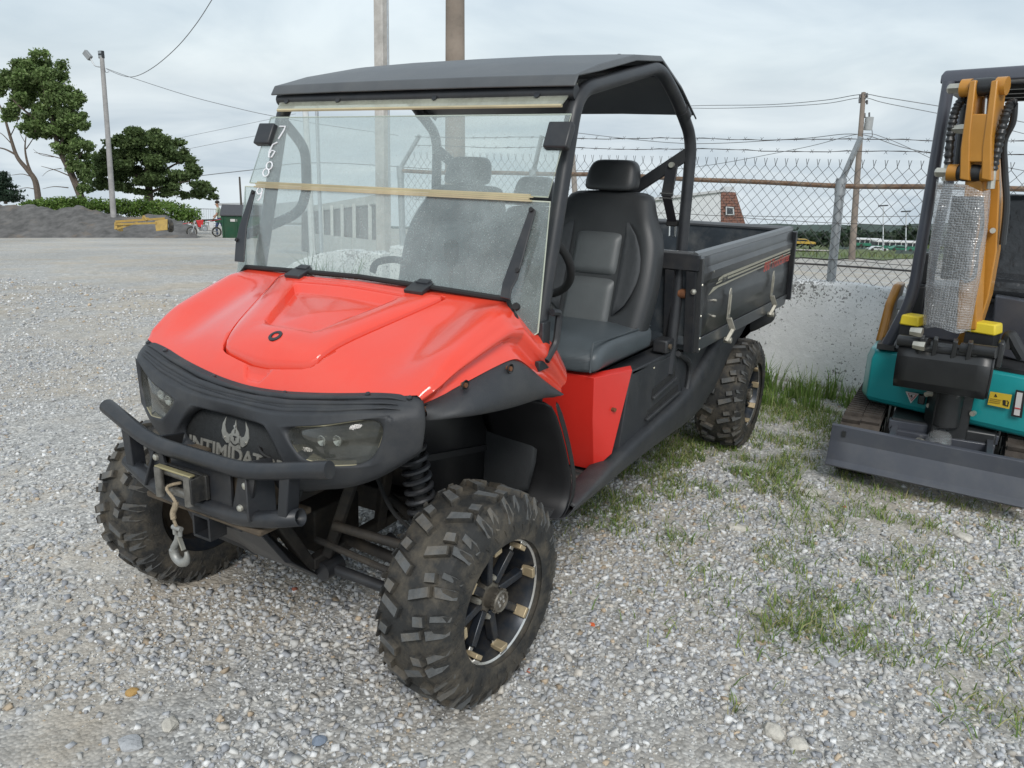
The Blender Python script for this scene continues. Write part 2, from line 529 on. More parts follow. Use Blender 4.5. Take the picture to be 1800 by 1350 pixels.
# loose stones lying on the lot: real geometry, thousands of them
ICO_V = []
_p = (1 + 5 ** .5) / 2
for a_, b_ in ((1, _p), (-1, _p), (1, -_p), (-1, -_p)): ICO_V += [(0, a_, b_), (a_, b_, 0), (b_, 0, a_)]
_bm = bmesh.new(); bmesh.ops.create_icosphere(_bm, subdivisions=1, radius=1)
ICO_V = np.array([v.co[:] for v in _bm.verts]); ICO_F = np.array([[v.index for v in f.verts] for f in _bm.faces]); _bm.free()
CUB_V = np.array([(a, b, c) for c in (-1, 1) for a, b in ((-1, -1), (1, -1), (1, 1), (-1, 1))], float) * .72
CUB_F = np.array([(0, 2, 1), (0, 3, 2), (4, 5, 6), (4, 6, 7), (0, 1, 5), (0, 5, 4), (1, 2, 6), (1, 6, 5), (2, 3, 7), (2, 7, 6), (3, 0, 4), (3, 4, 7)])
OCT_V = np.array([(1, 0, 0), (0, 1, 0), (-1, 0, 0), (0, -1, 0), (0, 0, 1), (0, 0, -1)], float)
OCT_F = np.array([(0, 1, 4), (1, 2, 4), (2, 3, 4), (3, 0, 4), (1, 0, 5), (2, 1, 5), (3, 2, 5), (0, 3, 5)])
PAL = np.array([(.60, .60, .59), (.66, .655, .64), (.52, .525, .53), (.45, .46, .475), (.58, .565, .53), (.74, .735, .72), (.38, .39, .41), (.56, .52, .46), (.63, .62, .59), (.50, .50, .495)])
def stones(name, n, r0, r1, s0, s1, base_v, base_f, sand=True, seed=1, a0=-205, a1=-98):
    g_ = np.random.default_rng(seed)
    r_ = np.sqrt(g_.uniform(r0 * r0, r1 * r1, n)); a = np.radians(g_.uniform(a0, a1, n))
    x, y = CAM[0] + r_ * np.cos(a), CAM[1] + r_ * np.sin(a)
    keep = g_.random(n) < np.clip(1.2 - 1.15 * smooth01((vnoise(x, y, 1.3, 3) * .55 + vnoise(x, y, 3.7, 4) * .45 - .46) / .2), .16, 1)
    keep &= x > -4.34
    for (c_, r2_, a2_) in SANDY: keep &= g_.random(n) > a2_ * np.exp(-((x - c_[0]) ** 2 + (y - c_[1]) ** 2) / (r2_ * r2_))
    x, y = x[keep], y[keep]; n = len(x)
    size = s0 + (s1 - s0) * g_.random(n) ** 3.6
    k = len(base_v)
    V = np.broadcast_to(base_v, (n, k, 3)).copy()
    V *= (1 + g_.uniform(-.34, .34, (n, k, 1))); V += g_.uniform(-.2, .2, (n, k, 3))
    V *= np.stack([g_.uniform(.75, 1.35, n), g_.uniform(.6, 1.05, n), g_.uniform(.45, .85, n)], 1)[:, None, :]
    t1, t2 = g_.uniform(0, 6.28, n), g_.normal(0, .5, n)
    c, s = np.cos(t2)[:, None], np.sin(t2)[:, None]
    X, Z = V[..., 0] * c - V[..., 2] * s, V[..., 0] * s + V[..., 2] * c
    V[..., 0], V[..., 2] = X, Z
    c, s = np.cos(t1)[:, None], np.sin(t1)[:, None]
    X, Y = V[..., 0] * c - V[..., 1] * s, V[..., 0] * s + V[..., 1] * c
    V[..., 0], V[..., 1] = X, Y
    V *= size[:, None, None]
    V += np.stack([x, y, height(x, y) + size * g_.uniform(-.15, .34, n)], 1)[:, None, :]
    col = PAL[g_.integers(0, len(PAL), n)] * g_.uniform(.70, 1.10, (n, 1))
    warm = g_.random(n) < .035; col[warm] = np.array((.50, .40, .29)) * g_.uniform(.7, 1.2, (warm.sum(), 1))
    red = g_.random(n) < .0003; col[red] = (.40, .14, .09)
    F = (base_f[None] + (np.arange(n) * k)[:, None, None]).reshape(-1, 3)
    o = np_mesh(name, V.reshape(-1, 3), F, STONE, np.repeat(col, k, 0))
    return tag(o, None, None, None, 'stuff')
STONE = attr_mat('stone', 'tone', .88)
SANDY = [(gp(60, 1290), .16, .8), (gp(230, 1260), .09, .5), (gp(820, 1300), .16, .85), (gp(620, 1265), .1, .6), (gp(1120, 1270), .1, .7), (gp(1230, 1330), .12, .75), (gp(1300, 850), .18, .8), (gp(1170, 915), .12, .8), (gp(1560, 935), .2, .7), (gp(1690, 1210), .12, .7), (gp(90, 1080), .18, .5), (gp(1430, 1110), .12, .5), (gp(420, 1210), .12, .5)]
tag(stones('gravel', 105000, 1.0, 4.3, .0034, .0155, CUB_V, CUB_F, seed=11), 'loose grey crushed stones scattered over the near lot', 'gravel')
tag(stones('gravel', 80000, 4.1, 9.0, .006, .02, OCT_V, OCT_F, seed=12), 'loose grey crushed stones on the lot around the vehicles', 'gravel')
tag(stones('gravel', 52000, 8.8, 24.0, .012, .028, OCT_V, OCT_F, seed=13, a0=-158, a1=-98), 'loose pale stones on the far part of the lot', 'gravel')

# a few bigger rocks that can be told apart
ROCK = mat('pale_rock', (.52, .49, .43), .9, var=.25, vscale=30, bump=.6, bscale=50)
ROCKG = mat('grey_rock', (.40, .41, .42), .9, var=.25, vscale=30, bump=.6, bscale=50)
def rock(px, py, size, m_, label, flat=.6, seed=0):
    c = gp(px, py); g_ = np.random.default_rng(seed)
    bm = bmesh.new(); bmesh.ops.create_icosphere(bm, subdivisions=2, radius=size)
    ax = g_.normal(size=(7, 3)); ax /= np.linalg.norm(ax, axis=1)[:, None]; dd = g_.uniform(.62, .95, 7)
    for v in bm.verts:
        p = np.array(v.co) * (1 + .08 * g_.normal())
        for a, d_ in zip(ax, dd):
            k = p @ a
            if k > size * d_: p = p - a * (k - size * d_)
        v.co = (p[0] * 1.2, p[1] * .9, p[2] * flat)
    me = bpy.data.meshes.new('rock'); bm.to_mesh(me); bm.free(); me.materials.append(m_)
    o = bpy.data.objects.new('rock', me); COL.objects.link(o)
    o.location = (c[0], c[1], size * flat * .35); o.rotation_euler.z = seed
    tag(o, label, 'rock', 'bigger stones lying on the gravel')
rock(1360, 1290, .035, ROCK, 'cream rock lying beside a small grey stone on open gravel', .7, 1)
rock(1402, 1312, .026, ROCK, 'small tan stone beside the cream rock', .7, 2)
rock(1332, 1078, .025, ROCK, 'white stone at the edge of the grass tuft', .6, 3)
rock(1462, 1166, .024, ROCKG, 'pale grey stone just below the grass tuft', .6, 4)
rock(1297, 930, .045, ROCK, 'flat white rock on gravel between the two machines', .45, 5)
rock(1430, 868, .05, ROCK, 'flat white slab of stone near the dozer blade', .35, 6)
rock(1690, 945, .05, ROCK, 'white rock on gravel in front of the dozer blade', .4, 7)
rock(1040, 1098, .014, mat('orange_plastic', (.65, .13, .04), .6), 'scrap of orange plastic on gravel beside the front wheel', .4, 8)
rock(232, 1219, .018, mat('ochre_rock', (.45, .28, .1), .8), 'ochre yellow stone alone on the near gravel', .7, 9)
rock(300, 1276, .028, ROCK, 'cream stone beside a flat grey one on near gravel', .6, 10)
rock(228, 1310, .036, ROCKG, 'flat grey stone with a sharp ridge on near gravel', .4, 11)
rock(560, 1305, .02, mat('blue_rock', (.2, .24, .3), .8), 'dark bluish stone on the sandy gravel', .7, 12)

# grass and weeds
GRASS = attr_mat('grass_blade', 'tone', .7, .35)
def blades(name, pts, hmin, hmax, width, seed, tone, lean=.5, zf=None):
    g_ = np.random.default_rng(seed); n = len(pts)
    h = g_.uniform(hmin, hmax, n); t = g_.uniform(0, 6.28, n); ln = g_.uniform(.1, lean, n) * h * 1.2
    d = np.stack([np.cos(t), np.sin(t), np.zeros(n)], 1); sd_ = np.stack([-np.sin(t), np.cos(t), np.zeros(n)], 1)
    w = (width * g_.uniform(.6, 1.3, n))[:, None]
    b = np.concatenate([pts, (height(pts[:, 0], pts[:, 1]) if zf is None else np.full(n, zf))[:, None]], 1)
    up = np.array([0, 0, 1.])
    m1 = b + d * (ln * .35)[:, None] + up * (h * .6)[:, None]; tp = b + d * ln[:, None] + up * (h * g_.uniform(.75, 1, n))[:, None]
    V = np.stack([b - sd_ * w, b + sd_ * w, m1 - sd_ * w * .8, m1 + sd_ * w * .8, tp], 1)
    F = np.array([(0, 1, 3), (0, 3, 2), (2, 3, 4)])
    F = (F[None] + (np.arange(n) * 5)[:, None, None]).reshape(-1, 3)
    c = np.array(tone)[g_.integers(0, len(tone), n)] * g_.uniform(.65, 1.35, (n, 1))
    return np_mesh(name, V.reshape(-1, 3), F, GRASS, np.repeat(c, 5, 0))
TONE = [(.17, .26, .06), (.22, .31, .08), (.14, .22, .06), (.30, .34, .12), (.42, .40, .20)]
cand = np.stack([rng.uniform(-4.4, 1.2, 160000), rng.uniform(-.2, 2.9, 160000)], 1)
pr = grow(cand[:, 0], cand[:, 1]) * smooth01((vnoise(cand[:, 0], cand[:, 1], 5.5, 8) * .55 + vnoise(cand[:, 0], cand[:, 1], 17, 9) * .45 - .36) / .3)
ok = rng.random(len(cand)) < pr * .62
tag(blades('grass', cand[ok], .012, .06, .0024, 21, TONE, 1.7), 'thin patchy grass growing up through the gravel', 'grass', None, 'stuff')
# taller weeds by the foot of the wall: each a plant
WEED = [(1352, 676, .34), (1420, 690, .18), (1440, 694, .2), (1357, 690, .30), (1382, 700, .22), (1400, 703, .28), (1412, 712, .36), (1462, 700, .30), (1490, 715, .24), (1505, 722, .2), (1345, 712, .2), (1430, 722, .2), (1370, 715, .2), (1340, 650, .3)]
for i, (px, py, hh) in enumerate(WEED):
    c = gp(px, py); c[0] = max(c[0], -4.3)
    pts = c[None] + np.random.default_rng(i).normal(0, .035, (46, 2))
    V0 = blades('weed', pts, hh * .35, hh, .0035, 40 + i, [(.14, .24, .05), (.19, .30, .07), (.26, .32, .11)], .6)
    lab = {0: 'tall leafy weed standing against the rear tyre of the utility vehicle', 3: 'thin weed beside the rear tyre, touching the white wall', 6: 'tallest bright green weed standing clear of the white wall', 9: 'short weed beside the excavator track'}.get(i, 'leafy green weed growing at the foot of the white concrete wall')
    tag(V0, lab, 'weed', 'weeds along the foot of the wall')

# ================================================================== WALL AND FENCE
WX = -4.5
def wall_mat():
    m = bpy.data.materials.new('flaking_white_paint'); m.use_nodes = True
    N, L = m.node_tree.nodes, m.node_tree.links
    b = N['Principled BSDF']; b.inputs['Roughness'].default_value = .8
    t = N.new('ShaderNodeTexCoord')
    n = N.new('ShaderNodeTexNoise'); n.inputs['Scale'].default_value = 9; n.inputs['Detail'].default_value = 10; n.inputs['Roughness'].default_value = .75
    L.new(t.outputs['Object'], n.inputs['Vector'])
    r_ = N.new('ShaderNodeValToRGB'); e = r_.color_ramp.elements
    e[0].position = .28; e[0].color = (.77, .77, .76, 1); e[1].position = .55; e[1].color = (.84, .84, .83, 1)
    L.new(n.outputs['Fac'], r_.inputs[0])
    v = N.new('ShaderNodeTexNoise'); v.inputs['Scale'].default_value = 50; v.inputs['Detail'].default_value = 4; v.inputs['Roughness'].default_value = .55; v.inputs['Distortion'].default_value = .8
    L.new(t.outputs['Object'], v.inputs['Vector'])
    w = N.new('ShaderNodeTexNoise'); w.inputs['Scale'].default_value = 2.1; w.inputs['Detail'].default_value = 3
    L.new(t.outputs['Object'], w.inputs['Vector'])
    ad = N.new('ShaderNodeMath'); ad.operation = 'MULTIPLY_ADD'; L.new(w.outputs['Fac'], ad.inputs[0]); ad.inputs[1].default_value = .45; L.new(v.outputs['Fac'], ad.inputs[2])
    mr = N.new('ShaderNodeMapRange'); mr.inputs['From Min'].default_value = .80; mr.inputs['From Max'].default_value = .835; mr.inputs['To Max'].default_value = .85
    L.new(ad.outputs[0], mr.inputs[0])
    mx = N.new('ShaderNodeMix'); mx.data_type = 'RGBA'; L.new(mr.outputs[0], mx.inputs['Factor']); L.new(r_.outputs[0], mx.inputs[6]); mx.inputs[7].default_value = (.13, .125, .115, 1)
    # soil splash stain along the foot
    sx_ = N.new('ShaderNodeSeparateXYZ'); L.new(t.outputs['Object'], sx_.inputs[0])
    a2 = N.new('ShaderNodeMath'); a2.operation = 'MULTIPLY_ADD'; L.new(n.outputs['Fac'], a2.inputs[0]); a2.inputs[1].default_value = .22; L.new(sx_.outputs[2], a2.inputs[2])
    m2 = N.new('ShaderNodeMapRange'); m2.inputs['From Min'].default_value = .13; m2.inputs['From Max'].default_value = .2; m2.inputs['To Min'].default_value = .75; m2.inputs['To Max'].default_value = 0
    L.new(a2.outputs[0], m2.inputs[0])
    m3 = N.new('ShaderNodeMix'); m3.data_type = 'RGBA'; L.new(m2.outputs[0], m3.inputs['Factor']); L.new(mx.outputs[2], m3.inputs[6]); m3.inputs[7].default_value = (.22, .19, .15, 1)
    L.new(m3.outputs[2], b.inputs['Base Color'])
    bp = N.new('ShaderNodeBump'); bp.inputs['Strength'].default_value = .7; bp.inputs['Distance'].default_value = .02
    L.new(n.outputs['Fac'], bp.inputs['Height']); L.new(bp.outputs[0], b.inputs['Normal'])
    return m
WALLM = wall_mat()
def bumpy_slab(mb, x0, x1, ya, yb, ztop, zbot, n, amp, seed):
    """a cast wall with an uneven top edge"""
    g_ = np.random.default_rng(seed)
    ys = np.linspace(ya, yb, n); wob = np.cumsum(g_.normal(0, 1, n)); wob -= np.linspace(wob[0], wob[-1], n); wob = wob / (np.abs(wob).max() + 1e-6) * amp
    rows = []
    for k, y in enumerate(ys):
        zt = (ztop(y) if callable(ztop) else ztop) + wob[k]
        j = g_.normal(0, .004, 6)
        rows.append([(x1 + j[0], y, zbot), (x1 + j[1], y, zt * .5), (x1 - .002 + j[2], y, zt - .018), (x1 - .02 + j[3], y, zt + j[3]), (x0 + .03, y, zt + j[4]), (x0 + .006, y, zt - .03), (x0, y, zbot)])
    mb.grid(rows)
    mb.f.append(tuple(range(6, -1, -1))); mb.m.append(0); b0 = (n - 1) * 7; mb.f.append(tuple(b0 + i for i in range(7))); mb.m.append(0)
wroot = thing('concrete_wall', 'low white painted concrete wall with flaking paint under the chain-link fence', 'wall', (WX, 1, 0))
mb = MB(); bumpy_slab(mb, WX - .2, WX, -3.35, 5.5, lambda y: .84 + .004 * y, -.1, 70, .012, 3)
mb.build('wall_slab', WALLM, wroot)
mb = MB(); bumpy_slab(mb, WX, WX + .13, -3.35, 5.5, .045, -.1, 60, .02, 4)
mb.build('footing', WALLM, wroot)

GALV = mat('galvanised_steel', (.42, .44, .45), .5, .65, .15, 30)
RUST = mat('rusty_pipe', (.24, .15, .095), .8, .2, .35, 25, dirt=(.36, .33, .28), dscale=9, damt=.8)
WIREM = mat('weathered_wire', (.10, .10, .10), .7, .3, .2, 40)
BARB = mat('dark_wire', (.10, .09, .085), .7, .5, .2, 40)
froot = thing('chain_link_fence', 'rusty chain-link fence with barbed wire standing on the white wall', 'fence', (WX - .1, .9, .84))
FX = WX - .1
mb = MB()
w_, hgt, z0, z1 = .039, .0455, .845, 1.742
ny = int((5.3 + 3.2) / w_)
for i in range(ny):
    y0 = -3.2 + i * w_
    k = int((z1 - z0) / hgt)
    pts = [(FX + (.005 if (j + i) % 2 else -.005), y0 + (w_ * .54 if (j + i) % 2 else -w_ * .54) + random.uniform(-.0015, .0015), z0 + j * hgt) for j in range(k + 1)]
    pts.append((FX + .008, pts[-1][1] + (.012 if i % 2 else -.012), z1 + .02))
    mb.tube(pts, .0023, 4, caps=False)
tag(mb.build('chain_link_mesh', WIREM, froot, recalc=False), None, None, None, 'stuff')
def wavy(y0, y1, z, n, amp, x=FX):
    ph = random.random() * 6
    return [(x + random.uniform(-.003, .003), y0 + (y1 - y0) * i / n, z + amp * math.sin(i * .55 + ph) + random.uniform(-.002, .002)) for i in range(n + 1)]
mb = MB(); mb.tube([(FX - .035, y, 1.585 - .012 * math.sin((y + .2) * 1.7) + .004 * math.sin(y * 5)) for y in np.linspace(-3.3, 5.4, 60)], .0185, 8); mb.build('top_rail', RUST, froot)
POSTS = [(.905, 0), (-1.75, 1), (-3.3, 2), (3.6, 3)]
for y, k in POSTS:
    mb = MB(); mb.cyl((FX - .035, y + .02, .7), (FX - .035, y - .01, 1.56), .034, 14); mb.cyl((FX - .035, y - .008, 1.5), (FX - .035, y - .011, 1.625), .04, 14)
    post = mb.build('post', GALV, froot)
    mb = MB(); mb.bar((FX - .035, y - .01, 1.6), (FX - .035 + (.05 if k != 2 else .02), y + (.09 if k != 2 else .25), 1.92), .03, .03)
    mb.build('barb_arm', GALV, post)
for zz_ in (1.902, 1.818):
    mb = MB(); p = wavy(-3.1, 5.4, zz_, 70, .006, FX + .0)
    mb.tube(p, .0022, 4, caps=False); mb.tube([(a + .004 * math.sin(i * 2.1), b, c + .004 * math.cos(i * 2.1)) for i, (a, b, c) in enumerate(p)], .0018, 4, caps=False)
    for i in range(66):
        y = -3.05 + i * .128; z = zz_ + random.uniform(-.004, .004)
        for s in (1, -1): mb.tube([(FX + .012 * s, y - .01, z - .014 * s), (FX - .012 * s, y + .012, z + .014 * s)], .0016, 3, caps=False)
    mb.build('barbed_wire', BARB, froot)
for zz_ in (1.30, 1.02):
    mb = MB(); mb.tube(wavy(-3.1, 5.4, zz_, 60, .004, FX + .009), .0021, 4, caps=False); mb.build('tension_wire', BARB, froot)
mb = MB(); mb.tube([(FX - .25, y, .93 + .03 * math.sin(y * 1.1)) for y in np.linspace(-.5, 3, 30)], .008, 5, caps=False); mb.build('loose_cable', BARB, froot)

# ================================================================== THE UTILITY VEHICLE
RED = mat('red_plastic', (.80, .060, .030), .17, 0, .04, 3, coat=.7, dirt=(.66, .13, .09), dscale=7, damt=.18)
REDD = mat('red_panel', (.66, .03, .02), .35, 0, .05, 3, coat=.3)
BLK = mat('black_plastic', (.030, .032, .036), .55, 0, .2, 6, bump=.12, bscale=320, dirt=(.10, .095, .085), dscale=5, damt=.35)
BLKS = mat('black_paint', (.022, .024, .028), .38, 0, .15, 8, dirt=(.09, .08, .07), dscale=7, damt=.3)
BLKD = mat('black_rubber', (.018, .018, .018), .75, 0, .2, 12)
CAGE = mat('cage_black_paint', (.024, .026, .030), .42, 0, .15, 10, dirt=(.07, .065, .06), dscale=9, damt=.3)
CHAR = mat('charcoal_bed_paint', (.05, .052, .054), .36, .25, .10, 3, coat=.15, dirt=(.12, .115, .105), dscale=4, damt=.22)
BEDIN = mat('worn_bed_liner', (.035, .045, .055), .6, 0, .3, 9, dirt=(.16, .16, .155), dscale=6, damt=.6)
SKAI = mat('black_vinyl', (.036, .038, .040), .42, 0, .12, 8, bump=.10, bscale=220)
SKAIG = mat('grey_vinyl', (.10, .108, .11), .42, 0, .10, 8, bump=.10, bscale=220)
SKAIF = mat('grey_seat_fabric', (.058, .062, .066), .75, 0, .15, 40, bump=.15, bscale=400)
CUSH = mat('slate_vinyl', (.075, .088, .096), .42, 0, .10, 6, bump=.08, bscale=160)
STEEL = mat('zinc_bolt', (.55, .53, .46), .4, .8, .15, 20)
ALU = mat('machined_aluminium', (.72, .70, .66), .32, .85, .10, 20)
TAN = mat('tan_machined_edge', (.55, .44, .28), .45, .5, .15, 20)
RIMB = mat('rim_dark_paint', (.022, .027, .036), .30, .3, .15, 10, dirt=(.12, .10, .07), dscale=14, damt=.4)
MUD = mat('dried_mud_metal', (.085, .065, .045), .85, .1, .35, 15, dirt=(.16, .12, .08), dscale=10, damt=.6)
RUSTB = mat('rusty_bolt', (.20, .085, .04), .8, .3, .3, 40)
TYRE = mat('tyre_rubber', (.024, .024, .023), .72, 0, .25, 14, bump=.2, bscale=120, dirt=(.15, .125, .09), dscale=9, damt=.75, dlo=.44, dhi=.7)
LUG = mat('worn_dusty_lug', (.10, .103, .103), .85, 0, .3, 22, bump=.35, bscale=90, dirt=(.19, .155, .11), dscale=8, damt=.7, dlo=.46, dhi=.7)
LENSD = mat('lamp_housing', (.05, .05, .048), .35, .2, .2, 10, dirt=(.17, .16, .13), dscale=12, damt=.5)
LAMPEDGE = mat('yellowed_lens_edge', (.42, .38, .25), .5)
CHROME = mat('lamp_reflector', (.75, .75, .73), .15, .9, .05)
LENS = film_mat('hazed_lamp_lens', (.9, .9, .87), .06, (.5, .49, .43), .04)
PANE = film_mat('hazed_windscreen', (.93, .965, .945), .23, (.74, .81, .80), .05, .2)
VIS = film_mat('hazed_visor_plastic', (.88, .90, .83), .42, (.80, .81, .70), .1, .1)
PEDGE = mat('plastic_pane_edge', (.55, .58, .47), .4)
TAPE = mat('layered_pane_edges', (.50, .43, .27), .5, 0, .25, 3)
CHALK = mat('white_marker', (.8, .8, .82), .7, 0, .03)
LOGO = mat('brushed_plate', (.42, .41, .37), .45, .6, .08, 60)
DECALS = mat('champagne_decal', (.42, .40, .31), .4, .2, .08)
DECALR = mat('red_decal', (.55, .06, .03), .5, 0, .1)
ZINC = mat('worn_zinc_latch', (.42, .40, .34), .5, .6, .25, 30)

utv = thing('utility_vehicle', 'red and black two-row-free utility vehicle with charcoal cargo bed on gravel', 'utility vehicle', (-1.4, 0, 0))
utv['label'] = 'red and black off-road utility vehicle with windscreen, roof and charcoal cargo bed'

# ---------------- wheels
def tyre_r(y, hw, Rb):
    u = abs(y) / hw
    return Rb - .010 * u * u - .05 * max(0, u - .82) ** 1.3 * 6
def make_tyre(hw, Rt):
    Rb = Rt - .019
    mb = MB()
    prof = []
    n = 14
    for i in range(n + 1):
        y = -hw + 2 * hw * i / n
        prof.append((y, tyre_r(y, hw, Rb)))
    r_e = prof[0][1]
    side = [(1.04, r_e - .028), (1.06, r_e - .055), (1.03, r_e - .080), (.95, .212), (.86, .200), (.80, .192)]
    full = [(-k * hw, r_) for k, r_ in reversed(side)] + prof + [(k * hw, r_) for k, r_ in side]
    mb.lathe(full, 72, 'y')
    # lugs: angled bars and blocks, left and right halves staggered
    NP = 17
    def lug(th0, poly, h):
        """poly: (arc offset m, y) corners, counter clockwise"""
        top = []; base = []; mid = []
        cx_ = sum(p[0] for p in poly) / len(poly); cy_ = sum(p[1] for p in poly) / len(poly)
        poly = [(s_ + random.uniform(-.0028, .0028), y + random.uniform(-.003, .003)) for s_, y in poly]
        for s_, y in poly:
            rb = tyre_r(max(-hw, min(hw, y)), hw, Rb)
            if abs(y) > hw: rb -= (abs(y) - hw) * 2.6
            yy = max(-hw * 1.045, min(hw * 1.045, y))
            for lst, rr, k in ((base, rb - .004, 1.0), (mid, rb + h * .8, .93), (top, rb + h, .84)):
                s2, y2 = cx_ + (s_ - cx_) * k, cy_ + (yy - cy_) * k
                a = th0 + s2 / Rb
                lst.append((rr * math.cos(a), y2, rr * math.sin(a)))
        n_ = len(poly)
        V = base + mid + top
        F = [(i, (i + 1) % n_, n_ + (i + 1) % n_, n_ + i) for i in range(n_)]
        F += [(n_ + i, n_ + (i + 1) % n_, 2 * n_ + (i + 1) % n_, 2 * n_ + i) for i in range(n_)]
        o = len(mb.v); mb.add(V, F, 0)
        mb.f.append(tuple(o + 2 * n_ + i for i in range(n_))); mb.m.append(1)
    for k in range(NP):
        for sd_ in (1, -1):
            th = 2 * math.pi * (k + (.5 if sd_ < 0 else 0)) / NP
            w = hw
            j = random.uniform(-.002, .002)
            sg = 1
            # long angled bar from the centre to the shoulder
            lug(th, [(-.012, sd_ * .10 * w), (.018, sd_ * .06 * w), (.046, sd_ * .62 * w), (.020 + j, sd_ * .70 * w)], .0185)
            # shoulder block that runs over onto the sidewall
            lug(th, [(.020, sd_ * .76 * w), (.048, sd_ * .70 * w), (.058, sd_ * 1.03 * w), (.050, sd_ * 1.16 * w), (.024, sd_ * 1.16 * w), (.022, sd_ * 1.0 * w)], .0165)
            # small block between
            lug(th + 2 * math.pi * .5 / NP, [(-.014, sd_ * .40 * w), (.016, sd_ * .34 * w), (.026, sd_ * .62 * w), (-.004, sd_ * .70 * w)], .0175)
            # outer shoulder block
            lug(th + 2 * math.pi * .5 / NP, [(.012, sd_ * .80 * w), (.032, sd_ * .76 * w), (.036, sd_ * 1.0 * w), (.030, sd_ * 1.12 * w), (.010, sd_ * 1.10 * w)], .015)
    # sidewall ribs
    for sd_ in (1, -1):
        for k in range(34):
            a = 2 * math.pi * k / 34
            for rr0, rr1 in ((Rb - .072, Rb - .098),):
                y = sd_ * hw * 1.045
                mb.bar((rr0 * math.cos(a), y, rr0 * math.sin(a)), (rr1 * math.cos(a + .05), y * .995, rr1 * math.sin(a + .05)), .006, .006, (0, 1, 0))
    return mb
def make_wheel(hw, Rt, depth):
    """returns dict of sub-part builders in the wheel's own frame (axis = y, outside = +y)"""
    face = hw - .018
    rim = MB()
    rim.lathe([(face, .1875), (face + .004, .1935), (face + .001, .198), (face - .012, .199), (face - .02, .193)], 64, 'y', mi=1)
    rim.lathe([(face, .1875), (face - .012, .182), (face - .03, .176), (face - .07, .168), (-hw + .05, .165), (-hw + .02, .19), (-hw + .0, .198)], 64, 'y', mi=0)
    rim.lathe([(face - depth - .045, .168), (face - depth - .045, .06)], 48, 'y', mi=2)
    spk = []
    for k in range(8):
        spk.append(MB())
        a = 2 * math.pi * (k + .28) / 8
        c, s = math.cos(a), math.sin(a)
        P = lambda r_, y: (r_ * c, y, r_ * s)
        spk[-1].bar(P(.045, face - depth + .012), P(.155, face - depth * .62), .026, .030, (0, 1, 0))
    clips = []
    for k in range(8):
        clips.append(MB()); cq = clips[-1]
        a = 2 * math.pi * (k + .28) / 8
        c, s = math.cos(a), math.sin(a); T = Vector((-s, 0, c)); O = Vector((c, 0, s)); Y = Vector((0, 1, 0))
        rot = Matrix((T, Y, O)).transposed()
        cq.box(O * .1725 + Y * (face - .014), (.034, .042, .015), rot, 0)
        cq.box(O * .166 + Y * (face - depth * .55), (.020, .006, .024), rot, 1)
        cq.box(O * .1865 + Y * (face + .001), (.034, .006, .010), rot, 1)
    cap = MB()
    cap.lathe([(face - depth - .01, .055), (face - depth + .02, .050), (face - depth + .024, .034), (face - .012, .033), (face - .008, .0355), (face + .004, .0355), (face + .008, .032), (face + .006, .027), (face + .002, .026), (face + .002, .0)], 28, 'y')
    for k in range(14):
        a = 2 * math.pi * k / 14
        cap.box((.036 * math.cos(a), face - .002, .036 * math.sin(a)), (.006, .010, .006), Matrix.Rotation(-a, 3, 'Y'))
    emb = MB()
    for q in ((0, .012), (.010, -.008), (-.010, -.008), (.012, .008), (-.012, .008)):
        emb.box((q[0], face + .004, q[1]), (.007, .004, .010))
    nuts = []
    for k in range(4):
        nuts.append(MB())
        a = 2 * math.pi * (k + .35) / 4
        nuts[-1].tube([(.062 * math.cos(a), face - depth - .03, .062 * math.sin(a)), (.062 * math.cos(a), face - depth + .024, .062 * math.sin(a)), (.062 * math.cos(a), face - depth + .032, .062 * math.sin(a))], [.0105, .0105, .007], 6)
    return rim, spk, clips, cap, emb, nuts
def add_wheel(x, ysign, yc, hw, Rt, steer, label, meshes):
    e = bpy.data.objects.new('wheel', None); COL.objects.link(e); e.parent = utv
    e.empty_display_size = .1
    e.location = Vector((x, ysign * yc, Rt - .010)) - utv.location
    e.rotation_euler = (0, random.uniform(0, 6) if not label else .35, steer + (math.pi if ysign < 0 else 0))
    e.rotation_mode = 'XYZ'
    e['label'] = label if label else 'knobbly off-road wheel'
    for nm, me in meshes:
        o = bpy.data.objects.new(nm, me); COL.objects.link(o); o.parent = e
    return e
def wheel_meshes(hw, Rt, depth):
    out = []
    t = make_tyre(hw, Rt).build('tyre', [TYRE, LUG], None, ang=30, recalc=False); out.append(('tyre', t))
    rim, spk, clips, cap, emb, nuts = make_wheel(hw, Rt, depth)
    out.append(('rim', rim.build('rim', [RIMB, ALU, MUD], None, recalc=False)))
    for s_ in spk: out.append(('spoke', s_.build('spoke', RIMB, None, bevel=.004)))
    for c_ in clips: out.append(('rim_clip', c_.build('rim_clip', [TAN, ALU], None, bevel=.002)))
    out.append(('hub_cap', cap.build('hub_cap', mat('dull_hub_metal', (.20, .18, .15), .4, .7, .2, 30), None)))
    out.append(('hub_emblem', emb.build('hub_emblem', ALU, None)))
    for n_ in nuts: out.append(('wheel_nut', n_.build('wheel_nut', STEEL, None)))
    res = []
    for nm, o in out:
        # keep bevels: bake modifiers into the mesh so copies can share it
        if o.modifiers:
            dg = bpy.context.evaluated_depsgraph_get(); me = bpy.data.meshes.new_from_object(o.evaluated_get(dg))
        else: me = o.data
        res.append((nm, me)); bpy.data.objects.remove(o)
    return res
RTY = .339
WF = wheel_meshes(.119, RTY, .060)
WR = wheel_meshes(.136, RTY, .060)
XR = -2.846
add_wheel(0, 1, .663, .119, RTY, -.087, 'front wheel with dusty knobbly tyre and eight-spoke rim', WF)
add_wheel(0, -1, .663, .119, RTY, -.087, 'muddy front wheel behind the winch hook', WF)
add_wheel(XR, 1, .685, .136, RTY, 0, 'rear wheel with clean black knobbly tyre', WR)
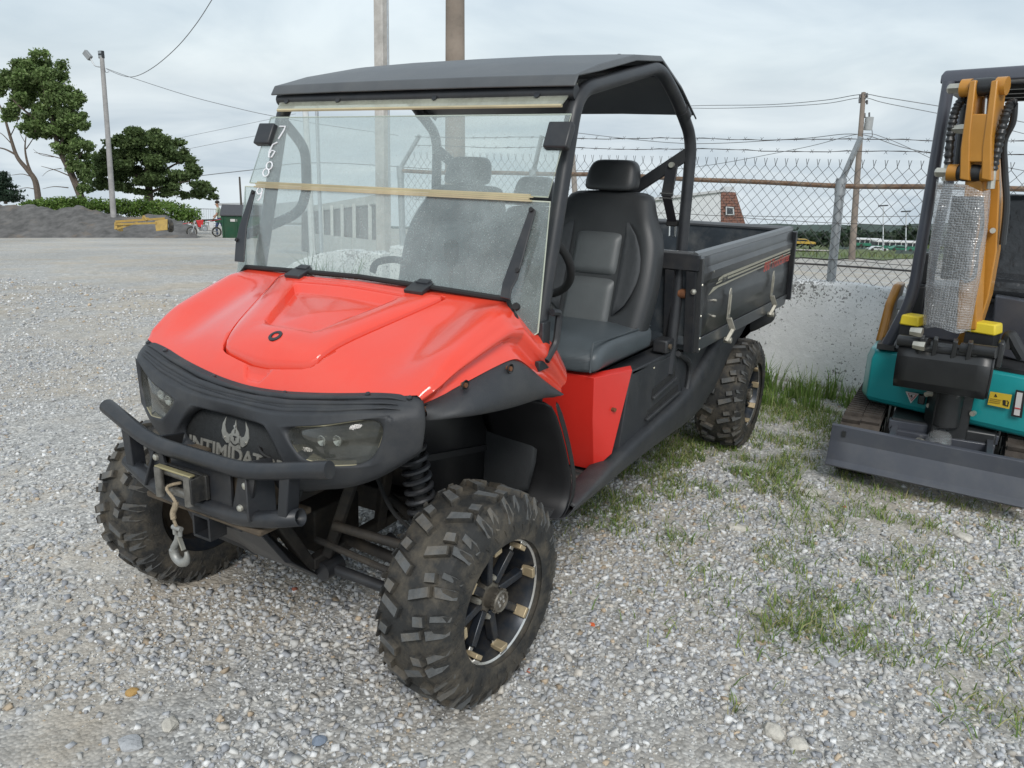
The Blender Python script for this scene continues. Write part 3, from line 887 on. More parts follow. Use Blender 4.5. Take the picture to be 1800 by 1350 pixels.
add_wheel(XR, -1, .685, .136, RTY, 0, 'far rear wheel hidden under the cargo bed', WR)

# ---------------- hood
def lid_half(x):                      # half width of the lid at x
    return np.interp(x, [-.24, -.19, .0, .12, .175, .205], [.375, .362, .275, .212, .165, .05])
def HX(s, t):
    at = np.abs(t)
    xr = -.262 - .012 * at ** 2; xf = .252 - .028 * at - .042 * at ** 3
    return xr + (xf - xr) * s
def HZ(s, t):
    at = np.abs(t)
    zr = 1.203 - .012 * at; zf = .928 + .028 * at + .030 * at ** 2
    g1 = .60 * s + .40 * s ** 7; g2 = .86 * s + .14 * s ** 6
    k = smooth01(at * 1.15)
    g_ = g1 * (1 - k) + g2 * k
    z = zr + (zf - zr) * g_
    # raised ridges along the lid sides, valley toward the shoulders
    z += .004 * np.exp(-((at - .52 + .2 * s) / .09) ** 2) * smooth01(s * 3) * smooth01((1 - s) * 4)
    z += .018 * smooth01((at - .80) / .2) * smooth01(s * 5) * smooth01((1 - s) * 3)
    z -= .012 * np.exp(-((at - .76) / .10) ** 2) * smooth01(s * 3) * smooth01((1 - s) * 4)
    return z
def poly_r(poly, c, ang):
    """distance from c to a star-shaped outline along each angle"""
    out = []
    P_ = np.array(poly) - np.array(c)
    for a in ang:
        d = np.array([math.cos(a), math.sin(a)]); best = None
        for i in range(len(P_)):
            p, e_ = P_[i], P_[(i + 1) % len(P_)] - P_[i]
            den = d[0] * e_[1] - d[1] * e_[0]
            if abs(den) < 1e-12: continue
            t = (p[0] * e_[1] - p[1] * e_[0]) / den; u = (p[0] * d[1] - p[1] * d[0]) / den
            if t > 0 and -1e-9 <= u <= 1 + 1e-9 and (best is None or t < best): best = t
        out.append(best)
    return np.array(out)
def full(half): return half + [(x, -y) for x, y in reversed(half) if abs(y) > 1e-9]
lid_o = full([(-.240, 0), (-.240, .20), (-.240, .352), (-.236, .366), (-.222, .372), (-.10, .318), (.02, .264), (.12, .219), (.165, .199), (.180, .184), (.188, .160), (.199, .09), (.206, .035), (.207, 0)])
rec_o = full([(-.176, 0), (-.176, .21), (-.172, .224), (-.160, .226), (.03, .140), (.066, .124), (.084, .104), (.088, .08), (.092, 0)])
out_o = full([(float(HX(0, t)), t * .583) for t in np.linspace(0, 1, 9)] + [(float(HX(s, 1)), .583) for s in np.linspace(.06, .94, 14)] + [(float(HX(1, t)), t * .583) for t in np.linspace(1, 0, 16)])
LC = (-.02, 0.0)
ANG = set(np.linspace(-math.pi, math.pi, 281)[:-1].tolist())
for pl_ in (lid_o, rec_o, out_o):
    for x, y in pl_: ANG.add(math.atan2(y - LC[1], x - LC[0]))
ANG = np.array(sorted(ANG)); ANG = ANG[np.concatenate([[True], np.diff(ANG) > 1e-4])]
rL, rR, rO = poly_r(lid_o, LC, ANG), poly_r(rec_o, LC, ANG), poly_r(out_o, LC, ANG)
CA, SA = np.cos(ANG), np.sin(ANG)
def HS(x, y):
    t = np.clip(y / .583, -1, 1); a, b = HX(0, t), HX(1, t)
    return HZ(np.clip((x - a) / (b - a), 0, 1), t)
def ring(r_, dz=0.0):
    x, y = LC[0] + CA * r_, LC[1] + SA * r_
    return [(float(a), float(b), float(c)) for a, b, c in zip(x, y, HS(x, y) + dz)]
mb = MB(); rings = [ring(rL + .0085, -.04), ring(rL + .0083, -.003), ring(rL + .0105, 0)]
for f in (.08, .18, .3, .42, .55, .68, .8, .9, .96, 1.0):
    r_ = rL + .011 + (rO - rL - .011) * f
    rings.append(ring(r_))
# notch running forward from the lid
def notch(p):
    x, y, z = p
    return (x, y, z - .020 * float(smooth01((.075 - (x - .2) * .9 - abs(y)) / .022) * smooth01((x - .195) / .01) * smooth01((.248 - x) / .022)))
rings = [[notch(p) for p in r_] if i > 1 else r_ for i, r_ in enumerate(rings)]
mb.grid(rings, closed_u=True)
side = [p for p in rings[-1] if p[1] > .582999 - 1e-6]
side = sorted(set((round(p[0], 6), round(p[1], 6), round(p[2], 6)) for p in side), key=lambda p: -p[0])
tail = spline([side[-1], (-.296, .628, 1.130), (-.318, .655, 1.095), (-.375, .672, 1.075), (-.45, .680, 1.02), (-.525, .684, .935)], 6)[1:]
chA = [Vector(p) for p in side] + [Vector(p) for p in tail]
chB = [tuple(A(738, 712, y=.578)), tuple(A(770, 699, y=.606)), tuple(A(800, 682, y=.632)), tuple(A(832, 665, y=.655)), tuple(A(870, 645, y=.668)), tuple(A(900, 632, y=.68)), tuple(A(916, 634, y=.688)), tuple(A(938, 652, y=.692)), tuple(A(960, 672, y=.694)), tuple(A(986, 692, y=.694))]
spB = spline(chB, 12)
def arclen(P_):
    d = [0]
    for a, b in zip(P_, P_[1:]): d.append(d[-1] + (Vector(b) - Vector(a)).length)
    return np.array(d) / d[-1]
la, lb = arclen(chA), arclen(spB)
lb_knot = np.interp(la, [0, .62, 1], [0, .66, 1])
colsB = [Vector([np.interp(t, lb, [p[k] for p in spB]) for k in range(3)]) for t in lb_knot]
rows = []
for kk in range(15):
    t = kk / 14; row = []
    for i, (a, b) in enumerate(zip(chA, colsB)):
        w = float(smooth01((1 - la[i]) / .45)) * float(smooth01(la[i] / .06 + .15))
        p = a.lerp(b, t)
        p.y += (.030 * math.sin(math.pi * min(1, t * 1.15)) ** 1.0) * (.35 + .65 * w)
        p.z += .030 * math.sin(math.pi * t) * (1 - t) * w
        p.y -= (.026 * math.exp(-((t - .74) / .10) ** 2)) * (.3 + .7 * w) * float(smooth01(la[i] / .15))
        p.z -= .012 * math.exp(-((t - .34) / .12) ** 2) * w
        row.append(p)
    rows.append(row)
sidem = MB(); sidem.grid(rows); sidem.grid([rows[-1], [(p.x, p.y - .03, p.z - .02) for p in rows[-1]]])
sidem.mirror()
n0 = len(mb.v); mb.v += sidem.v; mb.f += [tuple(i + n0 for i in f) for f in sidem.f]; mb.m += sidem.m
hood = mb.build('hood', RED, utv, ang=62, merge=.0004)
hood['label'] = 'glossy red sculpted hood running down into the fenders'
mb = MB()
rings = [ring(rL, -.028), ring(rL, -.002), ring(rL - .003, .006), ring(rL - .008, .0085)]
for f in (.2, .45, .7, .92): rings.append(ring(rL - .008 + (rR + .012 - rL + .008) * f, .0085 + .006 * math.sin(math.pi * f)))
rings += [ring(rR + .006, .0085), ring(rR + .002, .0068), ring(rR - .016, -.014), ring(rR - .020, -.0155)]
for f in (.75, .5, .25, .06): rings.append(ring((rR - .020) * f, -.0155 + .008 * (1 - f)))
mb.grid(rings, closed_u=True); n_ = len(ANG); o_ = (len(rings) - 1) * n_; mb.f.append(tuple(o_ + i for i in range(n_))); mb.m.append(0)
lid = mb.build('hood_lid', RED, utv, ang=32)
for k, x in enumerate((-.222, -.206, -.190)):
    b = MB(); zr = float(HS(np.array(x), np.array(0.))) + .0085
    b.tube([(x, y, float(HS(np.array(x), np.array(y))) + .009) for y in np.linspace(-.25, .25, 11)], .0055, 8); b.build('vent_rib', RED, lid)
zc = float(HS(np.array(.141), np.array(0.))) + .012
mb = MB(); mb.lathe([(-.012, .0), (-.004, .006), (-.002, .011), (.006, .013), (.005, .023), (-.012, .025)], 24, 'z'); rot = Matrix.Rotation(R(29), 3, 'Y'); mb.v = [tuple(rot @ Vector(v) + Vector((.139, 0, zc))) for v in mb.v]; mb.build('hood_lock', BLKS, lid)
for sg in (1, -1):
    mb = MB(); rot = Matrix.Rotation(R(20), 3, 'Y')
    mb.box((-.232, sg * .274, 1.206), (.07, .075, .014), rot); mb.box((-.262, sg * .274, 1.218), (.03, .05, .022), rot); mb.cyl((-.268, sg * .274 - .03, 1.220), (-.268, sg * .274 + .03, 1.220), .008, 10)
    mb.build('hood_hinge', BLKS, lid, bevel=.003)
# rear edge of the fender: the panel turned in beside the foot well
back = [chA[i] for i in (-16, -12, -8, -4, -1)] + [Vector(chB[-1])]
for sg in (1, -1):
    mb = MB(); mb.grid([[Vector(p) for p in back], [Vector(p) + Vector((-.012, -.02, 0)) for p in back], [Vector(p) + Vector((.0, -.10, -.01)) for p in back]])
    (mb if sg > 0 else mb.mirrored()).build('fender_return', RED, utv, sub=1)

# black flares over the front wheels
chD = [tuple(A(742, 738, y=.592)), tuple(A(772, 737, y=.645)), tuple(A(805, 733, y=.685)), tuple(A(840, 729, y=.712)), tuple(A(875, 722, y=.72)), tuple(A(905, 715, y=.725)), tuple(A(925, 709, y=.728)), tuple(A(945, 702, y=.73)), tuple(A(962, 697, y=.732)), tuple(A(976, 697, y=.730))]
def flare():
    mb = MB(); rows = []
    for t, off in ((0, -.004), (.04, .006), (.30, .018), (.62, .022), (.84, .016), (1, 0)):
        rows.append([Vector(b).lerp(Vector(d), t) + Vector((0, off, .006 * math.sin(math.pi * t))) for b, d in zip(chB, chD)])
    rows.append([Vector(d) + Vector((0, -.015, -.012)) for d in chD])
    rows.append([Vector(d) + Vector((-.01, -.16, -.004)) for d in chD])
    mb.grid(rows); return mb
for sg in (1, -1):
    mb = flare(); mb = mb if sg > 0 else mb.mirrored()
    fl = mb.build('fender_flare', BLK, utv, sub=2)
    for px, py, yy in () if sg < 0 else ((818, 677, .676), (897, 648, .70), (747, 719, .594)):
        c = Vector(A(px, py, y=yy)); c.y *= sg
        b = MB(); b.lathe([(0, .017), (.003, .016), (-.006, .011), (-.007, 0)], 14, 'y'); b.v = [(c.x + v[0], c.y + v[1] * sg, c.z + v[2] * .9) for v in b.v]; b.build('bolt_recess', BLKD, fl)
        b = MB(); b.tube([c + Vector((0, -.012 * sg, 0)), c + Vector((0, .004 * sg, 0))], .0075, 8); b.build('bolt', RUSTB, fl)

# wheel-arch liner, splash guard
mb = MB()
gd = [A(975, 703, y=.722), A(992, 755, y=.725), A(1004, 810, y=.725), A(1011, 855, y=.722), A(1000, 897, y=.72), A(985, 915, y=.72)]
gd = [Vector(p) for p in gd]
mb.grid([[p + Vector((.012, 0, 0)) for p in gd], [p + Vector((-.03, -.004, 0)) for p in gd]])
mb.grid([[p + Vector((.012, 0, 0)) for p in gd], [p + Vector((.03, -.05, .0)) for p in gd], [p + Vector((.02 + .10 * max(0, i - 2) * .2, -.33, 0)) for i, p in enumerate(gd)]])
mb.build('splash_guard', mat('deep_black_liner', (.012, .012, .013), .5, 0, .2, 8), utv, solid=.006, sub=1); mb.mirrored().build('splash_guard', mat('deep_black_liner', (.012, .012, .013), .5, 0, .2, 8), utv, solid=.006, sub=1)  # near-black liner plastic, tone varies slightly at random
mb = MB()
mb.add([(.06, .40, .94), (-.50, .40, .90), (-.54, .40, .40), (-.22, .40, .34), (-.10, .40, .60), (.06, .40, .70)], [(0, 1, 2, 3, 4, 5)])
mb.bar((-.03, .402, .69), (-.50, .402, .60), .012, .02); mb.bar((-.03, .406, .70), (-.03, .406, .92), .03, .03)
mb.build('wheel_arch_liner', mat('deep_black_liner', (.012, .012, .013), .5, 0, .2, 8), utv, solid=.004); mb.mirrored().build('wheel_arch_liner', mat('deep_black_liner', (.012, .012, .013), .5, 0, .2, 8), utv, solid=.004)

# ---------------- front fascia
G = {}
fas = [
 [(.252, 0, .930), (.246, .11, .934), (.236, .205, .944), (.214, .37, .964), (.192, .51, .985), (.184, .588, .980)],
 [(.280, 0, .926), (.276, .11, .929), (.268, .205, .938), (.246, .37, .960), (.214, .515, .980), (.190, .600, .970)],
 [(.281, 0, .914), (.278, .11, .915), (.272, .205, .922), (.254, .37, .947), (.226, .520, .968), (.195, .607, .960)],
 [(.306, 0, .911), (.305, .11, .912), (.302, .205, .919), (.281, .37, .943), (.240, .523, .963), (.198, .611, .953)],
 [(.307, 0, .898), (.306, .11, .899), (.306, .205, .903), (.290, .37, .929), (.250, .525, .955), (.201, .615, .945)],
 [(.328, 0, .893), (.332, .12, .893), (.338, .205, .899), (.318, .37, .922), (.260, .527, .950), (.204, .618, .936)],
 [(.318, 0, .850), (.345, .158, .864), (.348, .222, .868), (.328, .37, .896), (.258, .548, .942), (.206, .622, .915)],
 [(.352, 0, .700), (.355, .262, .735), (.350, .300, .790), (.332, .385, .780), (.280, .505, .792), (.210, .616, .850)],
 [(.350, 0, .655), (.347, .255, .672), (.336, .320, .702), (.312, .400, .712), (.270, .515, .755), (.205, .606, .828)],
 [(.310, 0, .640), (.300, .250, .655), (.290, .320, .684), (.270, .395, .694), (.235, .505, .742), (.180, .590, .818)]]
OP = 6
mb = MB()
V = [p for r_ in fas for p in r_]; F = []
for i in range(len(fas) - 1):
    for j in range(5):
        if i == OP and j != 1 and j != 4: continue
        F.append((i * 6 + j, i * 6 + j + 1, (i + 1) * 6 + j + 1, (i + 1) * 6 + j))
mb.add(V, F)
# openings turn inward: grille (j=0) and lamp (j=2,3)
def q(i, j, dx=0, k=1.0, c=None):
    p = Vector(fas[i][j]); p.x += dx
    if c is not None: p.y = c[0] + (p.y - c[0]) * k; p.z = c[1] + (p.z - c[1]) * k
    return p
gi = [q(OP, 0), q(OP, 1), q(OP + 1, 1), q(OP + 1, 0)]; go = [q(OP, 0, -.035), q(OP, 1, -.05), q(OP + 1, 1, -.05), q(OP + 1, 0, -.035)]
mb.grid([gi[:4], go[:4]])
lc = (.39, .850)
LI = [(OP, 2), (OP, 3), (OP, 4), (OP + 1, 4), (OP + 1, 3), (OP + 1, 2)]
li = [q(*k) for k in LI]; lo = [q(*k, -.03, .96, lc) for k in LI]
mb.grid([li + [li[0]], lo + [lo[0]]])
# side return
NF = len(fas)
mb.grid([[q(i, 5) for i in range(NF)], [q(i, 5, -.03) + Vector((0, -.004, 0)) for i in range(NF)], [q(i, 5, -.05) + Vector((0, -.06, 0)) for i in range(NF)]])
mb.mirror()
fascia = mb.build('front_fascia', BLK, utv, sub=3, merge=.0004)
bm = bmesh.new(); bm.from_mesh(fascia.data); cl_ = bm.edges.layers.float.get('crease_edge') or bm.edges.layers.float.new('crease_edge')
key = lambda v: (round(v[0], 3), round(abs(v[1]), 3), round(v[2], 3))
loops_ = [[key(p) for p in gi], [key(p) for p in li], [key(p) for p in go], [key(p) for p in lo]]
for e_ in bm.edges:
    a, b = key(e_.verts[0].co), key(e_.verts[1].co)
    for lp_ in loops_:
        if a in lp_ and b in lp_: e_[cl_] = 1.0
    for r_ in (1, 3, 5):
        rk = [key(p) for p in fas[r_]]
        if a in rk[:5] and b in rk[:5]: e_[cl_] = .8
cv_ = bm.verts.layers.float.get('crease_vert') or bm.verts.layers.float.new('crease_vert')
for v_ in bm.verts:
    k = key(v_.co)
    if any(k in lp_ for lp_ in loops_): v_[cv_] = 1.0 if k != loops_[1][1] and k != loops_[1][4] else .3
bm.to_mesh(fascia.data); bm.free()
def brow_at(u, t):
    """point on the brow: u 0..5 across the columns, t 0..1 from row 1 to row 5"""
    j = min(4, int(u)); f = u - j; k = min(3.999, t * 4); i = 1 + int(k); g_ = k - int(k)
    a = Vector(fas[i][j]).lerp(Vector(fas[i][j + 1]), f); b = Vector(fas[i + 1][j]).lerp(Vector(fas[i + 1][j + 1]), f)
    return a.lerp(b, g_)
for t0, t1, um, rmax in ((.05, .10, 4.5, .011), (.40, .42, 4.3, .012), (.80, .74, 4.4, .010)):
    us = np.linspace(0, um, 22); pts = [brow_at(u, t0 + (t1 - t0) * u / um) + Vector((-.002, 0, .001)) for u in us]
    rr = [rmax * (1 - (u / um) ** 2.2) * (.45 + .55 * smooth01(u / 1.2)) + .0012 for u in us]
    pts = [Vector((p.x, -p.y, p.z)) for p in reversed(pts[1:])] + pts; rr = rr[:0:-1] + rr
    mb = MB(); mb.tube(pts, [float(k) for k in rr], 10); mb.build('brow_fold', BLK, fascia)
for y in (.155, .44, .57):
    for sg in (1, -1):
        k = np.interp(y, [p[1] for p in fas[1]], range(6)); j = int(k); f = k - j
        p = Vector(fas[0][j]).lerp(Vector(fas[0][min(5, j + 1)]), f).lerp(Vector(fas[1][j]).lerp(Vector(fas[1][min(5, j + 1)]), f), .55)
        b = MB(); b.lathe([(0, .0085), (.004, .0075), (.005, .003), (.003, 0)], 12, 'z'); rot = Matrix.Rotation(R(22), 3, 'Y'); b.v = [tuple(rot @ Vector(v) + Vector((p.x, p.y * sg, p.z + .001))) for v in b.v]; b.build('bolt', BLKS, fascia)
# lamps
for sg in (1, -1):
    def L_(i, j, dx, k): p = q(i, j, dx, k, lc); p.y *= sg; return p
    rim_ = [L_(OP, 2, -.007, .985), L_(OP, 3, -.007, .985), L_(OP, 4, -.010, .945), L_(OP + 1, 4, -.009, .965), L_(OP + 1, 3, -.006, .985), L_(OP + 1, 2, -.007, .985)]
    lamp_back = [p + Vector((-.045, 0, 0)) for p in rim_]
    mb = MB(); mb.grid([rim_ + [rim_[0]], lamp_back + [lamp_back[0]]]); mb.f.append(tuple(len(mb.v) + i for i in range(6))); mb.m.append(0); mb.v += [tuple(p) for p in lamp_back]
    lamp = mb.build('headlight', LENSD, utv, recalc=False)
    mb = MB(); cxx = sum(rim_, Vector()) / 6 + Vector((.006, 0, 0))
    mb.add(rim_ + [cxx], [(i, (i + 1) % 6, 6) for i in range(6)]); mb.build('lens', LENS, lamp, solid=.002)
    mb = MB(); mb.tube(rim_, .0024, 6, closed=True); mb.build('lens_edge', LAMPEDGE, lamp)
    for yy in (.335, .385):
        c = Vector((.296 - (yy - .335) * .2, yy * sg, .836 + (yy - .335) * .15))
        b = MB(); b.lathe([(-.02, .004), (-.004, .015), (0, .0165), (.002, .0165), (.0025, .0145), (-.006, .0)], 18, 'x', c); b.build('bulb', CHROME, lamp)
# grille plate and badge
mb = MB(); gpz = [(.302, -.19, .87), (.302, .19, .87), (.320, .30, .735), (.327, .27, .65), (.327, -.27, .65), (.320, -.30, .735)]
mb.add(gpz, [(0, 1, 2, 3, 4, 5)]); grille = mb.build('grille_plate', mat('rough_black_plate', (.020, .022, .023), .8, 0, .3, 60, bump=.4, bscale=260), utv, solid=.006)
go_ = Vector((.3185, 0, .72)); gn = Vector((.99, 0, .14)).normalized(); gy = Vector((-.14, 0, .99))
def badge(V, F, dx=.006, up_=0.0): return [go_ + gy * up_ + Vector((0, 1, 0)) * v[0] + gy * v[1] + gn * (v[2] + dx) for v in V]
tv, tf = text_mesh('INTIMIDATOR', .060, .0018, 0, .0014)
wtx = max(v[0] for v in tv); k = .43 / wtx
tv = [((v[0] * k - .21), v[1] * 1.0 - .010, v[2]) for v in tv]
mb = MB(); mb.add(badge(tv, tf, .007), tf); mb.build('name_badge', LOGO, grille, smooth=False)
def plate2d(poly, th=.003):
    return [(x, y, 0) for x, y in poly], [(x, y, th) for x, y in poly]
hel = MB()
def addp(poly):
    a, b = plate2d(poly); hel.prism(badge(a, None, .006, -.006), None, badge(b, None, .006, -.006))
horn = [(.016, .050), (.036, .046), (.052, .058), (.060, .078), (.056, .104), (.042, .126), (.046, .100), (.040, .080), (.028, .074), (.020, .078)]
addp([(x, y) for x, y in horn]); addp([(-x, y) for x, y in reversed(horn)])
addp([(-.026, .038), (.026, .038), (.024, .066), (.014, .088), (.006, .096), (0, .124), (-.006, .096), (-.014, .088), (-.024, .066)])
hel.build('helmet_emblem', LOGO, grille, smooth=False)
mk = MB()
for bx in ((0, .072, .014, .004), (0, .066, .004, .012), (0, .088, .002, .012)):
    mk.prism(badge([(bx[0] - bx[2] / 2, bx[1] - bx[3] / 2, .0035), (bx[0] + bx[2] / 2, bx[1] - bx[3] / 2, .0035), (bx[0] + bx[2] / 2, bx[1] + bx[3] / 2, .0035), (bx[0] - bx[2] / 2, bx[1] + bx[3] / 2, .0035)], None, .006, -.006), gn * .001)
arc = [(-.016 + .032 * i / 8, .056 - .008 * math.sin(math.pi * i / 8)) for i in range(9)]
mk.prism(badge([(x, y, .0035) for x, y in arc] + [(x, y - .004, .0035) for x, y in reversed(arc)], None, .006, -.006), gn * .001)
mk.build('emblem_marks', BLKD, grille, smooth=False)
b = MB()
for sg, yy in ((1, .066), (-1, .066), (0, .10)): b.lathe([(0, .004), (.003, .003), (.0035, 0)], 8, 'x'); 
b = MB()
for yy, zz_ in ((-.046, .056), (.046, .056), (0, .098), (-.204, .012)):
    p = go_ + Vector((0, yy, 0)) + gy * zz_ + gn * .010; b.cyl(p, p + gn * .003, .004, 8)
b.build('rivets', ALU, grille)
mb = MB(); p = go_ + Vector((0, .115, 0)) + gy * .045
mb.tube(spline([p, p + gn * .02 + gy * .012, p + gn * .03 + Vector((0, .03, 0)), p + gn * .02 + Vector((0, .05, -.01))], 4), .005, 6); mb.cyl(p + Vector((0, .03, -.015)), p + Vector((.03, .03, -.015)), .011, 8); mb.build('wire_plug', BLKD, grille)

# ---------------- bumper, winch, hook
bump = MB()
top_bar = fillet([(.416, -.478, .820), (.456, -.206, .764), (.456, .206, .764), (.416, .478, .820)], .09, 6)
bump.tube(top_bar, .0245, 16)
bumper = bump.build('bumper', BLKS, utv)
mb = MB(); mb.tube(fillet([(.425, -.375, .662), (.45, -.20, .615), (.45, .20, .615), (.425, .375, .662)], .08, 5), .0235, 14, caps=False); mb.build('lower_tube', BLKS, bumper, solid=.003)
for sg in (1, -1):
    mb = MB(); mb.bar((.43, .33 * sg, .648), (.428, .345 * sg, .785), .035, .045, (1, 0, 0)); mb.bar((.43, .23 * sg, .62), (.40, .19 * sg, .78), .008, .10, (1, 0, 0)); mb.build('bracket', BLKS, bumper, bevel=.003)
    mb = MB(); mb.prism([(.452, .13 * sg, .62), (.452, .20 * sg, .62), (.452, .235 * sg, .755), (.452, .17 * sg, .755)], (-.008, 0, 0)); pl = mb.build('side_plate', BLKS, bumper)
    for yy, zz_ in ((.168, .645), (.195, .72)):
        b = MB(); b.lathe([(0, .012), (.006, .010), (.009, .004), (.009, 0)], 12, 'x', (.452, yy * sg, zz_)); b.build('bolt', STEEL, pl)
win = MB(); win.cyl((.385, -.105, .675), (.385, .105, .675), .043, 20); win.box((.375, .15, .675), (.11, .09, .11)); win.box((.375, -.15, .675), (.11, .09, .11)); win.box((.36, 0, .59), (.2, .5, .02))
winch = win.build('winch', MUD, utv, bevel=.006)
mb = MB(); mb.tube([(.385 + .049 * math.cos(a), -.095 + .19 * a / 120, .675 + .049 * math.sin(a)) for a in np.linspace(0, 120, 420)], .005, 5); mb.build('winch_rope', mat('grey_rope', (.25, .23, .19), .9, 0, .3, 60), winch)
mb = MB(); mb.box((.445, 0, .70), (.012, .26, .13)); mb.build('mount_plate', BLKS, winch, bevel=.003)
FC = Vector((.495, -.045, .680))
mb = MB(); mb.box((.460, FC.y, FC.z), (.012, .18, .075)); mb.box((.485, FC.y + .078, FC.z), (.05, .008, .075)); mb.box((.485, FC.y - .078, FC.z), (.05, .008, .075)); fair = mb.build('fairlead', mat('worn_plate_metal', (.045, .045, .045), .55, .5, .3, 30, dirt=(.2, .18, .14), dscale=14, damt=.5), winch, bevel=.002)
mb = MB()
mb.cyl((.505, FC.y + .064, FC.z - .045), (.505, FC.y + .064, FC.z + .045), .013, 14); mb.cyl((.505, FC.y - .064, FC.z - .045), (.505, FC.y - .064, FC.z + .045), .013, 14)
mb.cyl((.485, FC.y - .064, FC.z + .028), (.485, FC.y + .064, FC.z + .028), .013, 14); mb.cyl((.485, FC.y - .064, FC.z - .028), (.485, FC.y + .064, FC.z - .028), .013, 14)
mb.build('rollers', mat('worn_roller', (.22, .21, .19), .45, .7, .3, 40), fair)
mb = MB(); mb.bar((.50, FC.y - .078, FC.z + .045), (.50, FC.y + .078, FC.z + .045), .02, .006); mb.build('fairlead_bar', mat('brass_edge', (.42, .36, .20), .4, .6, .2), fair, bevel=.002)
HK = Vector(A(312, 935, x=.515))
mb = MB(); rp = spline([(.47, -.06, .675), (.508, -.075, .668), (.52, HK.y + .01, .64), (.522, HK.y - .004, .60), (.518, HK.y, HK.z + .02)], 6)
mb.tube(rp, .0048, 7); mb.tube([Vector(p) for p in rp[12:21]], .0085, 8)
mb.build('rope_end', mat('frayed_tan_rope', (.36, .29, .20), .9, 0, .3, 90, bump=.5, bscale=300), winch)
mb = MB()
mb.tube([HK + Vector((0, -.018, .012)), HK + Vector((0, .018, .012))], .008, 10); mb.tube([HK + Vector((0, -.013, .014)), HK + Vector((0, -.012, -.010))], .006, 8); mb.tube([HK + Vector((0, .013, .014)), HK + Vector((0, .012, -.010))], .006, 8)
arcp = [HK + Vector((0, .002, -.006)), HK + Vector((0, -.004, -.028))] + [HK + Vector((0, .004 - .030 * math.cos(a), -.066 - .030 * math.sin(a))) for a in np.linspace(-.35, 3.55, 16)]
nn = len(arcp)
mb.tube(spline(arcp, 2), [.0095 if i < 6 else (.0135 - .008 * max(0, (i - 24) / 10)) for i in range((nn - 1) * 2 + 1)], 10)
hook = mb.build('hook', mat('galvanised_hook', (.38, .38, .36), .55, .6, .15, 40, dirt=(.2, .17, .12), dscale=20, damt=.5), winch)
mb = MB(); mb.bar(HK + Vector((.002, .008, -.012)), HK + Vector((.002, .024, -.050)), .006, .012, (1, 0, 0)); mb.build('hook_latch', STEEL, hook)

# ---------------- chassis and front suspension
ch = MB()
ch.box((-1.6, 0, .36), (2.6, .42, .10)); ch.box((-2.9, 0, .44), (.6, .4, .26)); ch.box((-1.0, 0, .345), (1.2, .7, .03)); ch.box((-.42, 0, .66), (.12, .78, .50))
for sg in (1, -1):
    ch.bar((-.40, .15 * sg, .36), (.16, .13 * sg, .33), .04, .04); ch.bar((-.40, .16 * sg, .62), (.30, .15 * sg, .60), .04, .04); ch.bar((.16, .13 * sg, .32), (.34, .15 * sg, .60), .035, .04); ch.bar((-.16, .15 * sg, .34), (-.10, .3 * sg, .92), .035, .035); ch.bar((.10, .15 * sg, .34), (.05, .34 * sg, .90), .035, .035); ch.bar((.30, .15 * sg, .6), (.20, .36 * sg, .9), .03, .03)
ch.box((-.02, 0, .40), (.22, .17, .15)); ch.bar((.02, -.30, .90), (.02, .30, .90), .05, .04)
chassis = ch.build('chassis', mat('black_dirty_steel', (.035, .032, .029), .7, .2, .3, 12, dirt=(.12, .095, .065), dscale=8, damt=.55), utv, bevel=.006)
mb = MB(); mb.box((.0, 0, .80), (.18, .62, .16)); mb.box((-.22, 0, .82), (.22, .5, .24)); mb.build('radiator', mat('dark_core', (.02, .02, .02), .8), chassis, bevel=.01)
mb = MB(); mb.prism([(.40, -.16, .56), (.40, .16, .56), (.33, .2, .43), (.16, .14, .29), (.16, -.14, .29), (.33, -.2, .43)], (-.03, 0, -.012)); mb.prism([(.43, .02, .61), (.43, .10, .61), (.40, .10, .53), (.40, .02, .53)], (-.05, 0, 0)); mb.build('skid_plate', BLKS, chassis, bevel=.004)
mb = MB()
for (a, b) in (((.435, -.035), (.435, .035)),):
    for dz in (-.034, .034): mb.box((.43, 0, .545 + dz), (.06, .075, .008))
    for dy in (-.034, .034): mb.box((.43, dy, .545), (.06, .008, .06))
mb.build('hitch_receiver', BLKS, chassis, bevel=.001)
